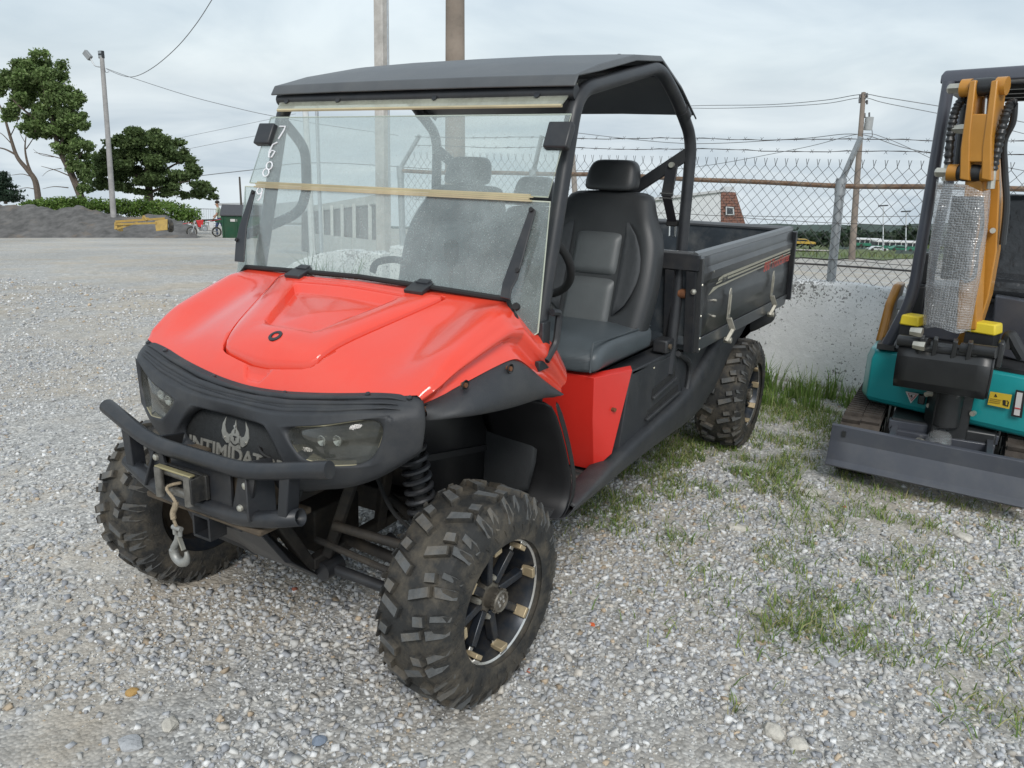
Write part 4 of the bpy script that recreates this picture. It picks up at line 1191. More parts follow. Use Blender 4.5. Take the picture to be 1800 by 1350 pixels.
for sg in (1, -1):
    mb = MB(); mb.tube([(.10, .17 * sg, .30), (.03, .56 * sg, .245)], .019, 10); mb.tube([(-.18, .18 * sg, .30), (-.02, .56 * sg, .245)], .019, 10); mb.cyl((.14, .16 * sg, .30), (.06, .16 * sg, .30), .032, 12); mb.cyl((.02, .55 * sg, .21), (.02, .55 * sg, .27), .03, 12); mb.build('lower_arm', BLKS, chassis)
    mb = MB(); mb.tube([(.12, .2 * sg, .47), (.02, .56 * sg, .42)], .016, 10); mb.tube([(-.16, .2 * sg, .47), (-.02, .56 * sg, .42)], .016, 10); mb.tube([(.15, .15 * sg, .42), (.11, .55 * sg, .36)], .011, 8); mb.tube([(.0, .1 * sg, .36), (.0, .56 * sg, .33)], .02, 10); mb.build('upper_arm', MATS['black_dirty_steel'], chassis)
    mb = MB(); mb.box((0, .57 * sg, .335), (.07, .06, .20)); mb.cyl((0, .52 * sg, .335), (0, .60 * sg, .335), .07, 18); mb.build('knuckle', MUD, chassis, bevel=.008)
    s0, s1 = Vector((.045, .44 * sg, .87)), Vector((.03, .51 * sg, .455))
    mb = MB(); mb.cyl(s0, s1, .022, 12); sh = mb.build('shock_absorber', BLKD, chassis)
    u = (s1 - s0).normalized(); e1 = u.cross(Vector((1, 0, 0))).normalized(); e2 = u.cross(e1); L0 = (s1 - s0).length
    mb = MB(); mb.tube([s0 + u * (.06 + (L0 - .14) * t) + (e1 * math.cos(t * 2 * math.pi * 9) + e2 * math.sin(t * 2 * math.pi * 9)) * (.036 + .006 * t) for t in np.linspace(0, 1, 150)], .0085, 7); mb.build('coil_spring', BLKS, sh)
    mb = MB(); mb.cyl(s1 - u * .07, s1 - u * .02, .034, 12); mb.build('spring_seat', mat('tan_plastic', (.42, .31, .16), .6, 0, .3, 30), sh)
    mb = MB(); mb.tube(spline([(.02, .3 * sg, .62), (.03, .38 * sg, .52), (-.02, .5 * sg, .42)], 6), .007, 6); mb.build('brake_hose', BLKD, chassis)
    # rear suspension
    mb = MB(); mb.tube([(XR + .25, .2 * sg, .34), (XR, .58 * sg, .33)], .022, 8); mb.tube([(XR - .1, .2 * sg, .5), (XR, .58 * sg, .42)], .018, 8); mb.tube([(XR, .1 * sg, .36), (XR, .6 * sg, .335)], .022, 8); mb.cyl((XR, .56 * sg, .33), (XR, .62 * sg, .33), .08, 16); mb.build('rear_arm', MUD, chassis)
    mb = MB(); mb.cyl((XR + .1, .35 * sg, .8), (XR + .02, .45 * sg, .42), .04, 12); mb.build('rear_shock', BLKD, chassis)

# ---------------- cab: cage, roof, windscreen
def both(fn, name, m_, parent=None, **kw):
    """a left part and its mirror image on the right, each its own object"""
    mb = fn(); o1 = mb.build(name, m_, parent or utv, **kw); o2 = mb.mirrored().build(name, m_, parent or utv, **kw)
    return o1, o2
def cage_side():
    mb = MB()
    base = [(-.345, .655, .985), (-.392, .655, 1.17), (-.565, .652, 1.842), (-1.262, .660, 2.000), (-1.44, .680, 1.90), (-1.625, .684, 1.775), (-1.655, .688, 1.70), (-1.640, .690, 1.11), (-1.60, .690, .70)]
    mb.tube(fillet(base, [.1, .10, .085, .10, .10, .08, .12], 6), .0255, 14)
    return mb
c1, c2 = both(cage_side, 'roll_cage_side', CAGE)
both(lambda: MB().lathe([(-.03, .030), (.03, .030)], 14, 'z', (0, 0, 0)) if False else MB().cyl((-1.545, .6835, 1.838), (-1.50, .683, 1.862), .030, 14), 'cage_collar', CAGE)
for xz, nm in (((-.548, 1.835), 'cage_cross_tube'), ((-1.262, 1.985), 'cage_cross_tube')):
    mb = MB(); mb.tube([(xz[0], -.66, xz[1]), (xz[0], .66, xz[1])], .024, 12); mb.build(nm, CAGE, utv)
# shoulder-belt brace: flat bar from the rear pillar down to the middle
both(lambda: MB().bar((-1.645, .68, 1.69), (-1.64, .36, 1.475), .052, .02, (1, 0, 0)), 'belt_brace', CAGE, bevel=.004)
mb = MB(); mb.tube([(-1.645, -.37, 1.455), (-1.645, .37, 1.455)], .024, 12); mb.build('cage_cross_tube', CAGE, utv)
both(lambda: MB().cyl((-1.63, .70, 1.075), (-1.63, .735, 1.075), .022, 16), 'pivot_boss', RUSTB)
# half hoop beside the passenger
mb = MB(); D = [A(*a, y=-.672) for a in ((497, 212), (532, 258), (538, 300), (536, 345), (515, 378), (432, 412))]
mb.tube(spline(D, 6), .021, 12); mb.build('grab_hoop', CAGE, utv)
# roof: sheet metal, front lip, ridge, falling to the rear
ROOFM = mat('dusty_black_roof', (.08, .085, .09), .42, 0, .15, 5, bump=.08, bscale=200, dirt=(.13, .13, .125), dscale=4, damt=.45)
prof = [(-.512, 1.850), (-.534, 1.884), (-.70, 1.935), (-1.00, 2.005), (-1.264, 2.036), (-1.45, 1.945), (-1.655, 1.850)]
mb = MB(); rows = []
for x, z in prof:
    hw = .672 if x > -1.3 else .70
    rows.append([(x, t * hw, z + (.004 if x > -.6 else .012) * (1 - abs(t) ** 3) + (-.0 if abs(t) < .99 or x > -.6 else -.018)) for t in (-1, -.985, -.9, -.5, 0, .5, .9, .985, 1)])
mb.grid(rows); roof = mb.build('roof', ROOFM, utv, solid=.007, bevel=.003, ang=25)
for y in (-.3, .15, .5):
    b = MB(); b.lathe([(0, .009), (.004, .007), (.005, 0)], 10, 'z', (-1.235, y, 2.045)); b.build('roof_bolt', BLKS, roof)
# windscreen
wn_ = Vector((.90, 0, .43)).normalized()
def quad(a, b, c, d, th=.0045):
    mb = MB(); n = (Vector(b) - Vector(a)).cross(Vector(d) - Vector(a)).normalized() * th
    mb.prism([a, b, c, d], n); return mb
UT, UB = Vector((-.503, .668, 1.765)), Vector((-.376, .666, 1.512))
my = lambda v: Vector((v.x, -v.y, v.z))
up_pane = quad(my(UB), UB, UT, my(UT)).build('windscreen_upper', PANE, utv, smooth=False)
mb = MB(); mb.tube([my(UB), UB, UT, my(UT)], .0026, 5, closed=True); mb.build('pane_edge', PEDGE, up_pane)
LT = Vector((-.366, .680, 1.497))
# lower pane: follows the hood line, with ears that run down beside it
lowo = [LT, A(946, 585, y=.672), A(937, 591, y=.664), A(920, 588, y=.652), A(905, 556, y=.63), (-.276, .592, 1.193), (-.262, .28, 1.205)]
lowo = [Vector(p) for p in lowo]
half = lowo; ol = half + [Vector((-.257, 0, 1.212))] + [my(p) for p in reversed(half)]
mb = MB(); th = wn_ * .0045
ctr = Vector((-.31, 0, 1.36))
vv = [p for p in ol] ; n_ = len(vv)
mb.add(vv + [p + th for p in vv], [tuple(range(n_)), tuple(range(2 * n_ - 1, n_ - 1, -1))] + [(i, i + n_, (i + 1) % n_ + n_, (i + 1) % n_) for i in range(n_)])
lowpane = mb.build('windscreen_lower', PANE, utv, smooth=False, recalc=False)
mb = MB(); mb.tube([p + th * .5 for p in (half[3], half[2], half[1], half[0], my(half[0]), my(half[1]), my(half[2]), my(half[3]))], .0028, 5); mb.build('pane_edge', PEDGE, lowpane)
mb = MB(); mb.tube([A(415, 483, y=-.60) * 0 + np.array(p) for p in [list(my(half[4])), list(my(half[5]) + Vector((.006, 0, .004))), list(my(half[6]) + Vector((.010, 0, .004))), [-.247, 0, 1.216], list(half[6] + Vector((.010, 0, .004))), list(half[5] + Vector((.006, 0, .004))), list(half[4]), list(half[3] + Vector((.004, .0, 0)))]], .0095, 8); mb.build('windscreen_seal', BLKD, utv)
# stacked pane edges where the two screens meet
mb = MB()
for k in range(4):
    z = 1.499 + k * .0058; x = -.362 - k * .0035
    mb.box((x + .006 + .002 * (k % 2), .0, z), (.010, 1.235 - .02 * (k % 2), .0052))
mb.build('screen_overlap_strip', TAPE, utv, smooth=False)
VT, VB = Vector((-.566, .655, 1.862)), Vector((-.505, .632, 1.792))
visor = quad(my(VB), VB, VT, my(VT)).build('visor_strip', VIS, utv, smooth=False)
mb = MB(); mb.tube([my(VB), VB], .006, 6); mb.build('visor_edge', TAPE, visor)
for y in (-.60, -.33, .12, .53):
    p = Vector((-.532, y, 1.824)); b = MB(); b.cyl(p, p + wn_ * .012, .011, 12); b.build('visor_bolt', BLKS, visor)
for sg in (1, -1):
    mb = MB(); c = Vector((-.465, .652 * sg, 1.697)); rot = Matrix.Rotation(R(-26), 3, 'Y')
    mb.box(c + Vector((.008, 0, 0)), (.03, .085, .088), rot); mb.build('screen_clamp', BLKS, utv, bevel=.006)
    pn = lambda px, py: AP(px, py, (-.36, 0, 1.488), wn_)
    L = [(935, 365), (944, 372), (912, 492), (902, 510), (899, 528), (882, 524), (886, 500)] if sg > 0 else [(446, 335), (452, 338), (437, 400), (432, 462), (416, 461), (418, 430), (424, 400)]
    pl = [Vector(pn(*a)) + wn_ * .006 for a in L]
    if sg < 0: pass
    mb = MB(); mb.prism(pl, wn_ * .006); arm = mb.build('screen_brace', BLKS, utv, bevel=.0015)
    for a in ([(937, 372), (913, 478)] if sg > 0 else [(449, 341), (421, 424)]):
        p = Vector(pn(*a)) + wn_ * .011; b = MB(); b.cyl(p, p + wn_ * .007, .0075, 10); b.build('bolt', BLKD, arm)
b = MB(); p = Vector(A(909, 540, y=.635)); b.cyl(p, p + wn_ * .012, .012, 12); b.build('screen_bolt', BLKD, utv)
mb = MB(); mb.box((-.362, .672, 1.05), (.05, .035, .15)); mb.box((-.35, .668, .985), (.07, .05, .035)); pb = mb.build('pillar_foot', BLKS, utv, bevel=.004)
mb.mirrored().build('pillar_foot', BLKS, utv, bevel=.004)
for z in (1.035, 1.00):
    b = MB(); b.lathe([(0, .0095), (.005, .008), (.008, .003), (.008, 0)], 10, 'x', (-.336, .680, z)); b.build('bolt', STEEL, pb)
mb = MB(); mb.tube(fillet([(-.345, .70, 1.0), (-.40, .705, 1.05), (-.415, .705, 1.15), (-.37, .70, 1.155)], .02, 4), .012, 8); mb.build('door_latch', BLKS, utv)
# marker digits on the glass
un = wn_.normalized(); uy = Vector((0, 1, 0)); uu = Vector((-.43, 0, .90))
def digit(strokes, parent, p0, n):
    mb = MB()
    for st in strokes:
        mb.tube([Vector(AP(px, py, p0, n)) + un * .008 for px, py in st], .0028, 5)
    mb.build('marker_digit', CHALK, parent)
pu = (-.44, 0, 1.64); nu = Vector((.253, 0, .127)).normalized()
def ell(cx_, cy_, rx, ry, tilt=-.35, a0=0, a1=2 * math.pi, n=14):
    return [(cx_ + rx * math.cos(a) * math.cos(tilt) - ry * math.sin(a) * math.sin(tilt) * -1, cy_ + ry * math.sin(a) * math.cos(tilt) + rx * math.cos(a) * math.sin(tilt) * -1) for a in np.linspace(a0, a1, n)]
digit([[(494, 224), (504, 224), (502, 230), (492, 246)]], up_pane, pu, nu)
digit([[(490, 252), (482, 256), (476, 268), (475, 278), (480, 278), (486, 268), (480, 266), (476, 272)]], up_pane, pu, nu)
digit([ell(476, 293, 5, 7), ell(470, 305, 5, 7)], up_pane, pu, nu)
digit([ell(459, 337, 4.5, 6), [(463, 340), (460, 350), (456, 354)]], lowpane, (-.36, 0, 1.488), wn_)

# ---------------- cab interior
DASH = mat('dash_plastic', (.028, .030, .032), .65, 0, .15, 10, bump=.1, bscale=200)
mb = MB(); rows = [[(x, y, z) for y in np.linspace(-.62, .62, 9)] for x, z in ((-.285, 1.175), (-.36, 1.165), (-.46, 1.12), (-.52, 1.05), (-.52, .93), (-.48, .75), (-.46, .42))]
mb.grid(rows); mb.build('dashboard', DASH, utv, solid=.02, sub=1)
mb = MB(); mb.box((-.56, .12, .98), (.12, .16, .25)); mb.build('centre_stack', DASH, utv, bevel=.02)
SW = Vector((-.735, .40, 1.27)); sn = Vector((-.80, 0, .60)).normalized(); sa = Vector((0, 1, 0)); sb = sn.cross(sa)
mb = MB(); mb.tube([SW + (sa * math.cos(a) + sb * math.sin(a)) * .175 for a in np.linspace(0, 2 * math.pi, 49)[:-1]], .0155, 10, closed=True); sw = mb.build('steering_wheel', BLKD, utv)
mb = MB(); mb.cyl(SW - sn * .05, SW + sn * .0, .06, 18)
for a in (R(90), R(210), R(330)): mb.bar(SW - sn * .03, SW + (sa * math.cos(a) + sb * math.sin(a)) * .168, .035, .012, sn)
mb.build('wheel_spokes', BLKS, sw, bevel=.004)
mb = MB(); mb.cyl(SW - sn * .05, SW - sn * .32, .032, 12); mb.build('steering_column', BLKS, sw)
mb = MB(); p0 = Vector((-.58, .165, 1.02)); p1 = Vector(A(793, 445, x=-.60)); mb.tube([p0, p0.lerp(p1, .6), p1], .009, 8); gs = mb.build('gear_lever', BLKS, utv)
mb = MB(); mb.tube([p1 - Vector((0, 0, .05)), p1 - Vector((0, 0, .01)), p1 + Vector((0, 0, .035)), p1 + Vector((0, 0, .05))], [.014, .028, .030, .014], 12); mb.build('lever_knob', BLKD, gs)
mb = MB(); mb.tube(spline([A(655, 478, x=-.62), A(662, 462, x=-.62), A(690, 456, x=-.62), A(720, 462, x=-.62)], 5), .014, 8); mb.build('grab_handle', BLKD, utv)
# floor
mb = MB(); mb.box((-.85, 0, .405), (.92, 1.36, .03))
for i in range(9): mb.box((-.56 - i * .06, .50, .424), (.018, .3, .012)); mb.box((-.56 - i * .06, -.50, .424), (.018, .3, .012))
mb.build('floor', mat('worn_black_floor', (.045, .045, .045), .6, 0, .3, 12, dirt=(.13, .12, .10), dscale=6, damt=.6), utv)
# seat base: red front and corner panels
def red_side():
    mb = MB()
    xf = -.835
    t = [Vector((xf, 0, .836)), Vector((xf, .30, .836)), Vector((xf, .655, .832)), Vector(A(1111, 651, y=.722))]
    b = [Vector((xf - .035, 0, .44)), Vector((xf - .035, .30, .44)), Vector((xf - .05, .655, .44)), Vector(A(1075, 797, y=.715))]
    m_ = [p.lerp(q_, .42) + Vector((.012 if i < 3 else 0, 0, 0)) for i, (p, q_) in enumerate(zip(t, b))]
    top2 = [p + Vector((-.03, -.02 if i > 1 else 0, .010)) for i, p in enumerate(t)]
    mb.grid([top2, t, m_, b]); return mb
both(red_side, 'seat_base_panel', REDD, bevel=.008, solid=.004, ang=20)
b = MB(); p = Vector(A(1080, 720, y=.705)); b.cyl(p - Vector((0, .01, 0)), p + Vector((.004, .006, 0)), .008, 10); b.build('panel_bolt', RUSTB, utv)
mb = MB(); mb.box((-1.34, 0, .62), (.72, 1.20, .40)); mb.build('seat_box', BLKS, utv)
mb = MB(); mb.box((-1.27, 0, .826), (.76, 1.20, .03)); mb.build('seat_deck', BLKS, utv)
# seats
def seat(yc, w, label, full=True, top=1.50):
    # cushion
    mb = MB(); x0, x1 = -.80, -1.44
    rows = []
    nx, ny_ = 12, 10
    hw = w / 2
    def sx_(u): return math.copysign(abs(u) ** .55, u)
    for i in range(nx + 1):
        t = i / nx; x = x0 + (x1 - x0) * t; row = []
        zt = .975 - .02 * t - .055 * math.exp(-(t / .07) ** 1.2) - .02 * math.exp(-(t / .2) ** 2)
        for j in range(24):
            a = 2 * math.pi * j / 24
            cy, cz = math.cos(a), math.sin(a)
            yy = yc + hw * math.copysign(abs(cy) ** .35, cy) * (1 - .02 * math.exp(-(t / .05)))
            zz_ = .5 * (zt + .845) + .5 * (zt - .845) * math.copysign(abs(cz) ** .4, cz)
            zz_ += .012 * math.cos((yy - yc) / hw * 1.5) if cz > 0 else 0
            row.append((x, yy, zz_))
        rows.append(row)
    mb.grid(rows, closed_u=True)
    mb.f.append(tuple(range(24))); mb.m.append(0); o = nx * 24; mb.f.append(tuple(o + i for i in range(24))); mb.m.append(0)
    st = mb.build('seat', CUSH, utv, sub=1); st['label'] = label
    seam = MB(); sm = [(x0 + (x1 - x0) * t, yc + hw * (.93), .975 - .02 * t - .004) for t in np.linspace(.02, .95, 12)]
    seam.tube([(x0 + .001, yc + hw * .93, .86), (x0 - .004, yc + hw * .93, .94)] + sm, .004, 5); seam.build('seam', CUSH, st)
    # backrest: leaning shell with bolsters
    def BP(u, z, d):            # u across -1..1, z height, d forward offset
        lean = -1.335 - (z - .90) * .27
        return (lean + d, yc + u, z)
    zs = np.linspace(.88, top, 15); mb = MB(); rows = []
    for z in zs:
        t = (z - .88) / (top - .88)
        hwz = hw * (.94 + .10 * math.sin(math.pi * min(1, t * 1.2)) - .22 * smooth01((t - .62) / .38)) if full else hw * .95
        if t > .93: hwz *= .95
        row = []
        for j in range(28):
            a = 2 * math.pi * j / 28; cy, cx_ = math.cos(a), math.sin(a)
            u = hwz * math.copysign(abs(cy) ** .45, cy)
            dep = .075 - .02 * t
            d = dep * math.copysign(abs(cx_) ** .6, cx_)
            if cx_ > 0 and full: d += .045 * smooth01((abs(u) / hwz - .45) / .35) * (1 - smooth01((t - .75) / .25)) - .010
            row.append(BP(u, z, d))
        rows.append(row)
    mb.grid(rows, closed_u=True)
    mb.f.append(tuple(range(28))); mb.m.append(0); o = 14 * 28; mb.f.append(tuple(o + i for i in range(28))); mb.m.append(0)
    mb.build('backrest', SKAI, st, sub=1)
    if full:
        def pad(z0, z1, hwp, m_, nm):
            mb = MB(); rows = []
            for z in np.linspace(z0, z1, 9):
                tz = (z - z0) / (z1 - z0); ez = min(1, tz / .12, (1 - tz) / .12) ** .5
                row = []
                for u in np.linspace(-hwp, hwp, 11):
                    eu = min(1, (hwp - abs(u)) / .02) ** .5
                    t = (z - .88) / (top - .88)
                    row.append(BP(u, z,   .068 - .02 * t + .024 * ez * eu - .010))
                rows.append(row)
            mb.grid(rows); mb.build(nm, m_, st, solid=.012, sub=1)
        pad(.925, 1.150, .118, SKAIG, 'back_pad'); pad(1.158, 1.345, .115, SKAIG, 'back_pad')
        for sg in (1, -1):
            mb = MB(); rows = []
            for z in np.linspace(1.00, 1.39, 9):
                t = (z - .88) / (top - .88); tz = (z - 1.0) / .39
                u0 = .128; wz = .008 + .100 * math.sin(math.pi * tz) ** .7
                row = []
                for k in range(6):
                    u = u0 + wz * k / 5
                    hwz = hw * (.94 + .10 * math.sin(math.pi * min(1, t * 1.2)) - .22 * smooth01((t - .62) / .38))
                    row.append(BP(sg * u, z, .082 - .02 * t + .040 * smooth01((u / hwz - .45) / .35) * (1 - smooth01((t - .75) / .25)) - .016 * smooth01((u / hwz - .72) / .28)))
                rows.append(row)
            mb.grid(rows); mb.build('bolster_panel', SKAIF, st, solid=.004)
    # headrest
    mb = MB(); hz0 = top - .005; hh = .135; wz = .125 if full else .10; rows = []
    for t in (0, .05, .15, .35, .6, .8, .92, .98, 1.0):
        k = {0: .80, .05: .93, .15: 1, .35: 1, .6: .97, .8: .90, .92: .80, .98: .66, 1.0: .5}[t]
        row = []
        for j in range(20):
            a = 2 * math.pi * j / 20; cy, cx_ = math.cos(a), math.sin(a)
            row.append(BP(wz * k * math.copysign(abs(cy) ** .5, cy), hz0 + hh * t, (.055 * k) * math.copysign(abs(cx_) ** .6, cx_) + .01))
        rows.append(row)
    mb.grid(rows, closed_u=True); mb.f.append(tuple(range(20))); mb.m.append(0); o = 8 * 20; mb.f.append(tuple(o + i for i in range(20))); mb.m.append(0)
    mb.build('headrest', SKAI, st, sub=1)
    return st
seat(.39, .565, 'driver seat of black and grey vinyl', True, 1.525)
seat(-.39, .565, 'passenger seat of black and grey vinyl behind the windscreen', True, 1.525)
seat(.0, .27, 'narrow middle seat', False, 1.44)
# shoulder belt on the driver's side
mb = MB(); b0 = Vector(A(1182, 290, y=.63)); b1 = Vector(A(1172, 345, y=.63)); b2 = Vector(A(1176, 375, y=.63)); b3 = Vector(A(1182, 392, y=.63))
mb.bar(b0, b1, .052, .010, (1, 0, 0)); belt = mb.build('seat_belt', BLKS, utv, bevel=.002)
mb = MB(); mb.bar(b1, b3, .042, .004, (1, 0, 0)); mb.build('webbing', mat('belt_webbing', (.03, .027, .033), .85), belt)
mb = MB(); mb.tube([b1 + Vector((.004, dy, dz)) for dy, dz in ((-.03, .012), (.03, .012), (.03, -.008), (-.03, -.008))], .004, 6, closed=True); mb.build('belt_ring', CHROME, belt)
mb = MB(); mb.box(b3, (.018, .055, .028)); mb.build('tongue_grip', BLKD, belt, bevel=.004)
mb = MB(); t0 = b3 + Vector((0, .002, -.014)); mb.tube([t0 + Vector((0, dy, dz)) for dy, dz in ((-.014, 0), (.014, 0), (.016, -.045), (-.012, -.045))], .0042, 6, closed=True); mb.build('belt_tongue', CHROME, belt)
b = MB(); b.cyl(b0 + Vector((.0, 0, .0)), b0 + Vector((.02, 0, 0)), .012, 12); b.build('belt_bolt', STEEL, belt)

# ---------------- side skirts, vent panels, rear body
def skirt():
    lo_ = [A(985, 921, y=.735), A(1040, 880, y=.735), A(1096, 834, y=.735), A(1191, 763, y=.73), A(1224, 742, y=.73), A(1256, 704, y=.73), A(1301, 600, y=.735), A(1318, 566, y=.74)]
    up_ = [A(1006, 892, y=.735), A(1052, 846, y=.735), A(1094, 797, y=.735), A(1194, 708, y=.73), A(1212, 686, y=.73), A(1234, 648, y=.73), A(1268, 585, y=.735), A(1300, 560, y=.74)]
    mb = MB(); lo_ = [Vector(p) for p in lo_]; up_ = [Vector(p) for p in up_]
    inn = [p + Vector((0, -.055, .004)) for p in up_]; inn2 = [p + Vector((0, -.10, -.02)) for p in up_]
    ml = [a.lerp(b, .15) + Vector((0, .008, 0)) for a, b in zip(up_, lo_)]
    mm = [a.lerp(b, .55) + Vector((0, .0, 0)) for a, b in zip(up_, lo_)]
    und = [p + Vector((0, -.12, .0)) for p in lo_]
    mb.grid([inn2, inn, up_, ml, mm, lo_, und]); return mb
both(skirt, 'side_skirt', BLK, sub=1, solid=.004)
def vent_panel():
    mb = MB()
    P = [Vector(A(1110, 652, y=.70)), Vector(A(1160, 634, y=.70)), Vector(A(1190, 621, y=.70)), Vector(A(1202, 706, y=.70)), Vector(A(1088, 792, y=.70))]
    mb.prism(P, (0, -.04, 0)); return mb
v1, v2 = both(vent_panel, 'vent_panel', BLK, bevel=.006)
for sg, vp in ((1, v1), (-1, v2)):
    for row in (((1148, 684), (1188, 650), (1186, 664), (1146, 700)), ((1140, 722), (1192, 676), (1192, 688), (1134, 738))):
        Pp = [Vector(A(px, py, y=.703)) for px, py in row]
        mb = MB(); mb.prism([Vector((p.x, p.y * sg, p.z)) for p in Pp], (0, -.004 * sg, 0)); mb.build('vent_slot', BLKD, vp)
        a, b_ = Pp[3], Pp[2]; mb = MB(); mb.bar(Vector((a.x, .708 * sg, a.z)), Vector((b_.x, .708 * sg, b_.z)), .016, .014); mb.build('vent_ridge', BLK, vp, bevel=.004)
mb = MB(); mb.prism([Vector(A(1112, 652, y=.70)), Vector(A(1192, 612, y=.70)), Vector(A(1192, 612, y=.70)) + Vector((-.03, -.3, .0)), Vector(A(1112, 652, y=.70)) + Vector((-.02, -.3, 0))], (0, 0, -.02)); mb.mirrored().build('deck_corner', BLK, utv, bevel=.005); mb.build('deck_corner', BLK, utv, bevel=.005)
mb = MB(); c = Vector(A(1166, 606, y=.68)); mb.box(c, (.10, .07, .06)); mb.build('fuel_filler', BLKS, utv, bevel=.008)
b = MB(); b.cyl(c + Vector((.02, .03, 0)), c + Vector((.02, .045, 0)), .012, 10); b.build('filler_lock', MUD, utv)
mb = MB(); c = Vector(A(1140, 640, y=.66)); mb.box(c + Vector((0, -.02, -.004)), (.12, .10, .008), Matrix.Rotation(.3, 3, 'Z')); mb.build('folded_rag', mat('cream_rag', (.45, .42, .32), .9), utv, bevel=.003)
def rear_fender():
    mb = MB(); P = [A(1190, 622, y=.70), A(1222, 612, y=.70), A(1366, 538, y=.70), A(1318, 562, y=.70), A(1285, 618, y=.70), A(1252, 690, y=.70), A(1200, 708, y=.70)]
    P = [Vector(p) for p in P]; mb.prism(P, (0, -.05, 0)); return mb
both(rear_fender, 'rear_fender', BLK)
def rear_ribs():
    mb = MB(); 
    for a, b_ in (((1205, 628), (1222, 612)),): pass
    P = [Vector(A(*q_, y=.712)) for q_ in ((1192, 622), (1212, 640), (1206, 690), (1196, 700))]
    mb.tube(spline(P, 5), .014, 8); return mb
both(rear_ribs, 'fender_rib', BLK)
def mudguard():
    mb = MB(); c = Vector((XR - .06, 0, .36)); rows = []
    for a in np.linspace(R(35), R(150), 12):
        rr = .43; rows.append([(c.x + rr * math.cos(a), y, c.z + rr * math.sin(a)) for y in (.44, .50, .56, .62, .64)])
    mb.grid(rows); return mb
both(mudguard, 'rear_mudguard', BLKD, solid=.006)
both(lambda: MB().tube([A(1306, 575, y=.66), A(1318, 566, y=.68), A(1345, 552, y=.70), A(1352, 546, y=.70)], [.03, .065, .07, .04], 14), 'tail_pad', BLKD)

# ---------------- cargo bed
bed = MB()
BY = .78
def BZt(x): return 1.243 + (x + 1.615) * (1.280 - 1.243) / (-3.626 + 1.615)
x0t, x1t, x0b, x1b = -1.615, -3.626, -1.675, -3.690
zb0, zb1 = .862, .852
def bx(t, z01): return (x0b + (x0t - x0b) * z01) * (1 - t) + (x1b + (x1t - x1b) * z01) * t
def bz(t, z01): zt = 1.243 + .037 * t; zb = .862 - .010 * t; return zb + (zt - zb) * z01
bedp = MB(); bedp.box((-2.66, 0, .855), (2.03, 1.52, .04)); bedf = bedp.build('bed', BEDIN, utv)
def side_panel():
    mb = MB(); rows = []
    prof_ = [(0, 0), (.0, .0), (.62, 0), (.66, .012), (.82, .014), (.88, .002), (1.0, .002)]
    for z01, out in [(0, 0), (.40, 0), (.44, -.004), (.64, -.004), (.70, .012), (.80, .014), (.86, .001), (1.0, .001)]:
        rows.append([(bx(t, z01), BY + out, bz(t, z01)) for t in np.linspace(0, 1, 12)])
    mb.grid(rows); return mb
both(side_panel, 'bed_side', CHAR, bedf, solid=.004, ang=20)
both(lambda: MB().grid([[(bx(t, z01), BY - .05, bz(t, z01)) for t in np.linspace(0, 1, 6)] for z01 in (0, 1)]), 'bed_side_inner', BEDIN, bedf, solid=.004)
RAIL = mat('bed_rail_paint', (.13, .135, .14), .32, .3, .1, 10)
both(lambda: MB().tube([(bx(t, 1.0), BY - .022, bz(t, 1.0)) for t in np.linspace(0, 1, 6)], .026, 8), 'bed_rail', RAIL, bedf)
both(lambda: MB().prism([(bx(0, 0) + .003, BY + .006, bz(0, -.17)), (bx(0, 0) + .003, BY + .006, bz(0, -.01)), (bx(1, 0), BY + .006, bz(1, -.01)), (bx(1, 0) + .05, BY + .006, bz(1, -.17))], (0, -.05, 0)), 'bed_sill', CHAR, bedf, bevel=.003)
# front bulkhead of the bed
mb = MB()
for y0, y1 in ((-.78, .78),):
    mb.prism([(bx(0, 0), y0, bz(0, -.15)), (bx(0, 0), y1, bz(0, -.15)), (bx(0, 1), y1, bz(0, 1)), (bx(0, 1), y0, bz(0, 1))], (-.03, 0, 0))
bh = mb.build('bed_bulkhead', BEDIN, bedf)
mb = MB()
for y in (-.74, -.45, -.15, .15, .45, .66, .76): mb.prism([(bx(0, 0), y - .02, bz(0, -.15)), (bx(0, 0), y + .02, bz(0, -.15)), (bx(0, 1), y + .02, bz(0, 1) - .06), (bx(0, 1), y - .02, bz(0, 1) - .06)], (.03, 0, 0))
mb.prism([(bx(0, 1) + .0, -.79, bz(0, 1) - .055), (bx(0, 1), .79, bz(0, 1) - .055), (bx(0, 1), .79, bz(0, 1) + .012), (bx(0, 1), -.79, bz(0, 1) + .012)], (.032, 0, 0))
tag(mb.build('bulkhead_ribs', BLKS, bedf), None, None, None, 'stuff')
mb = MB(); mb.tube([(bx(0, 1) + .01, -.76, bz(0, 1) + .015), (bx(0, 1) + .01, .76, bz(0, 1) + .015)], .012, 8); mb.build('front_rail', RAIL, bedf)
mb = MB(); mb.prism([(bx(1, 0), -.78, bz(1, -.05)), (bx(1, 0), .78, bz(1, -.05)), (bx(1, 1), .78, bz(1, 1)), (bx(1, 1), -.78, bz(1, 1))], (-.03, 0, 0)); tg = mb.build('tailgate', BEDIN, bedf, bevel=.003)
mb = MB(); mb.tube([(bx(1, 1) - .005, -.78, bz(1, 1) + .005), (bx(1, 1) - .005, .78, bz(1, 1) + .005)], .018, 8); mb.build('tailgate_rail', RAIL, tg)
mb = MB(); mb.bar((bx(1, 0) - .02, BY + .004, bz(1, -.1)), (bx(1, 1) - .02, BY + .004, bz(1, 1) - .01), .05, .035, (1, 0, 0)); mb.build('tailgate_post', BLKS, bedf, bevel=.004); mb.mirrored().build('tailgate_post', BLKS, bedf, bevel=.004)
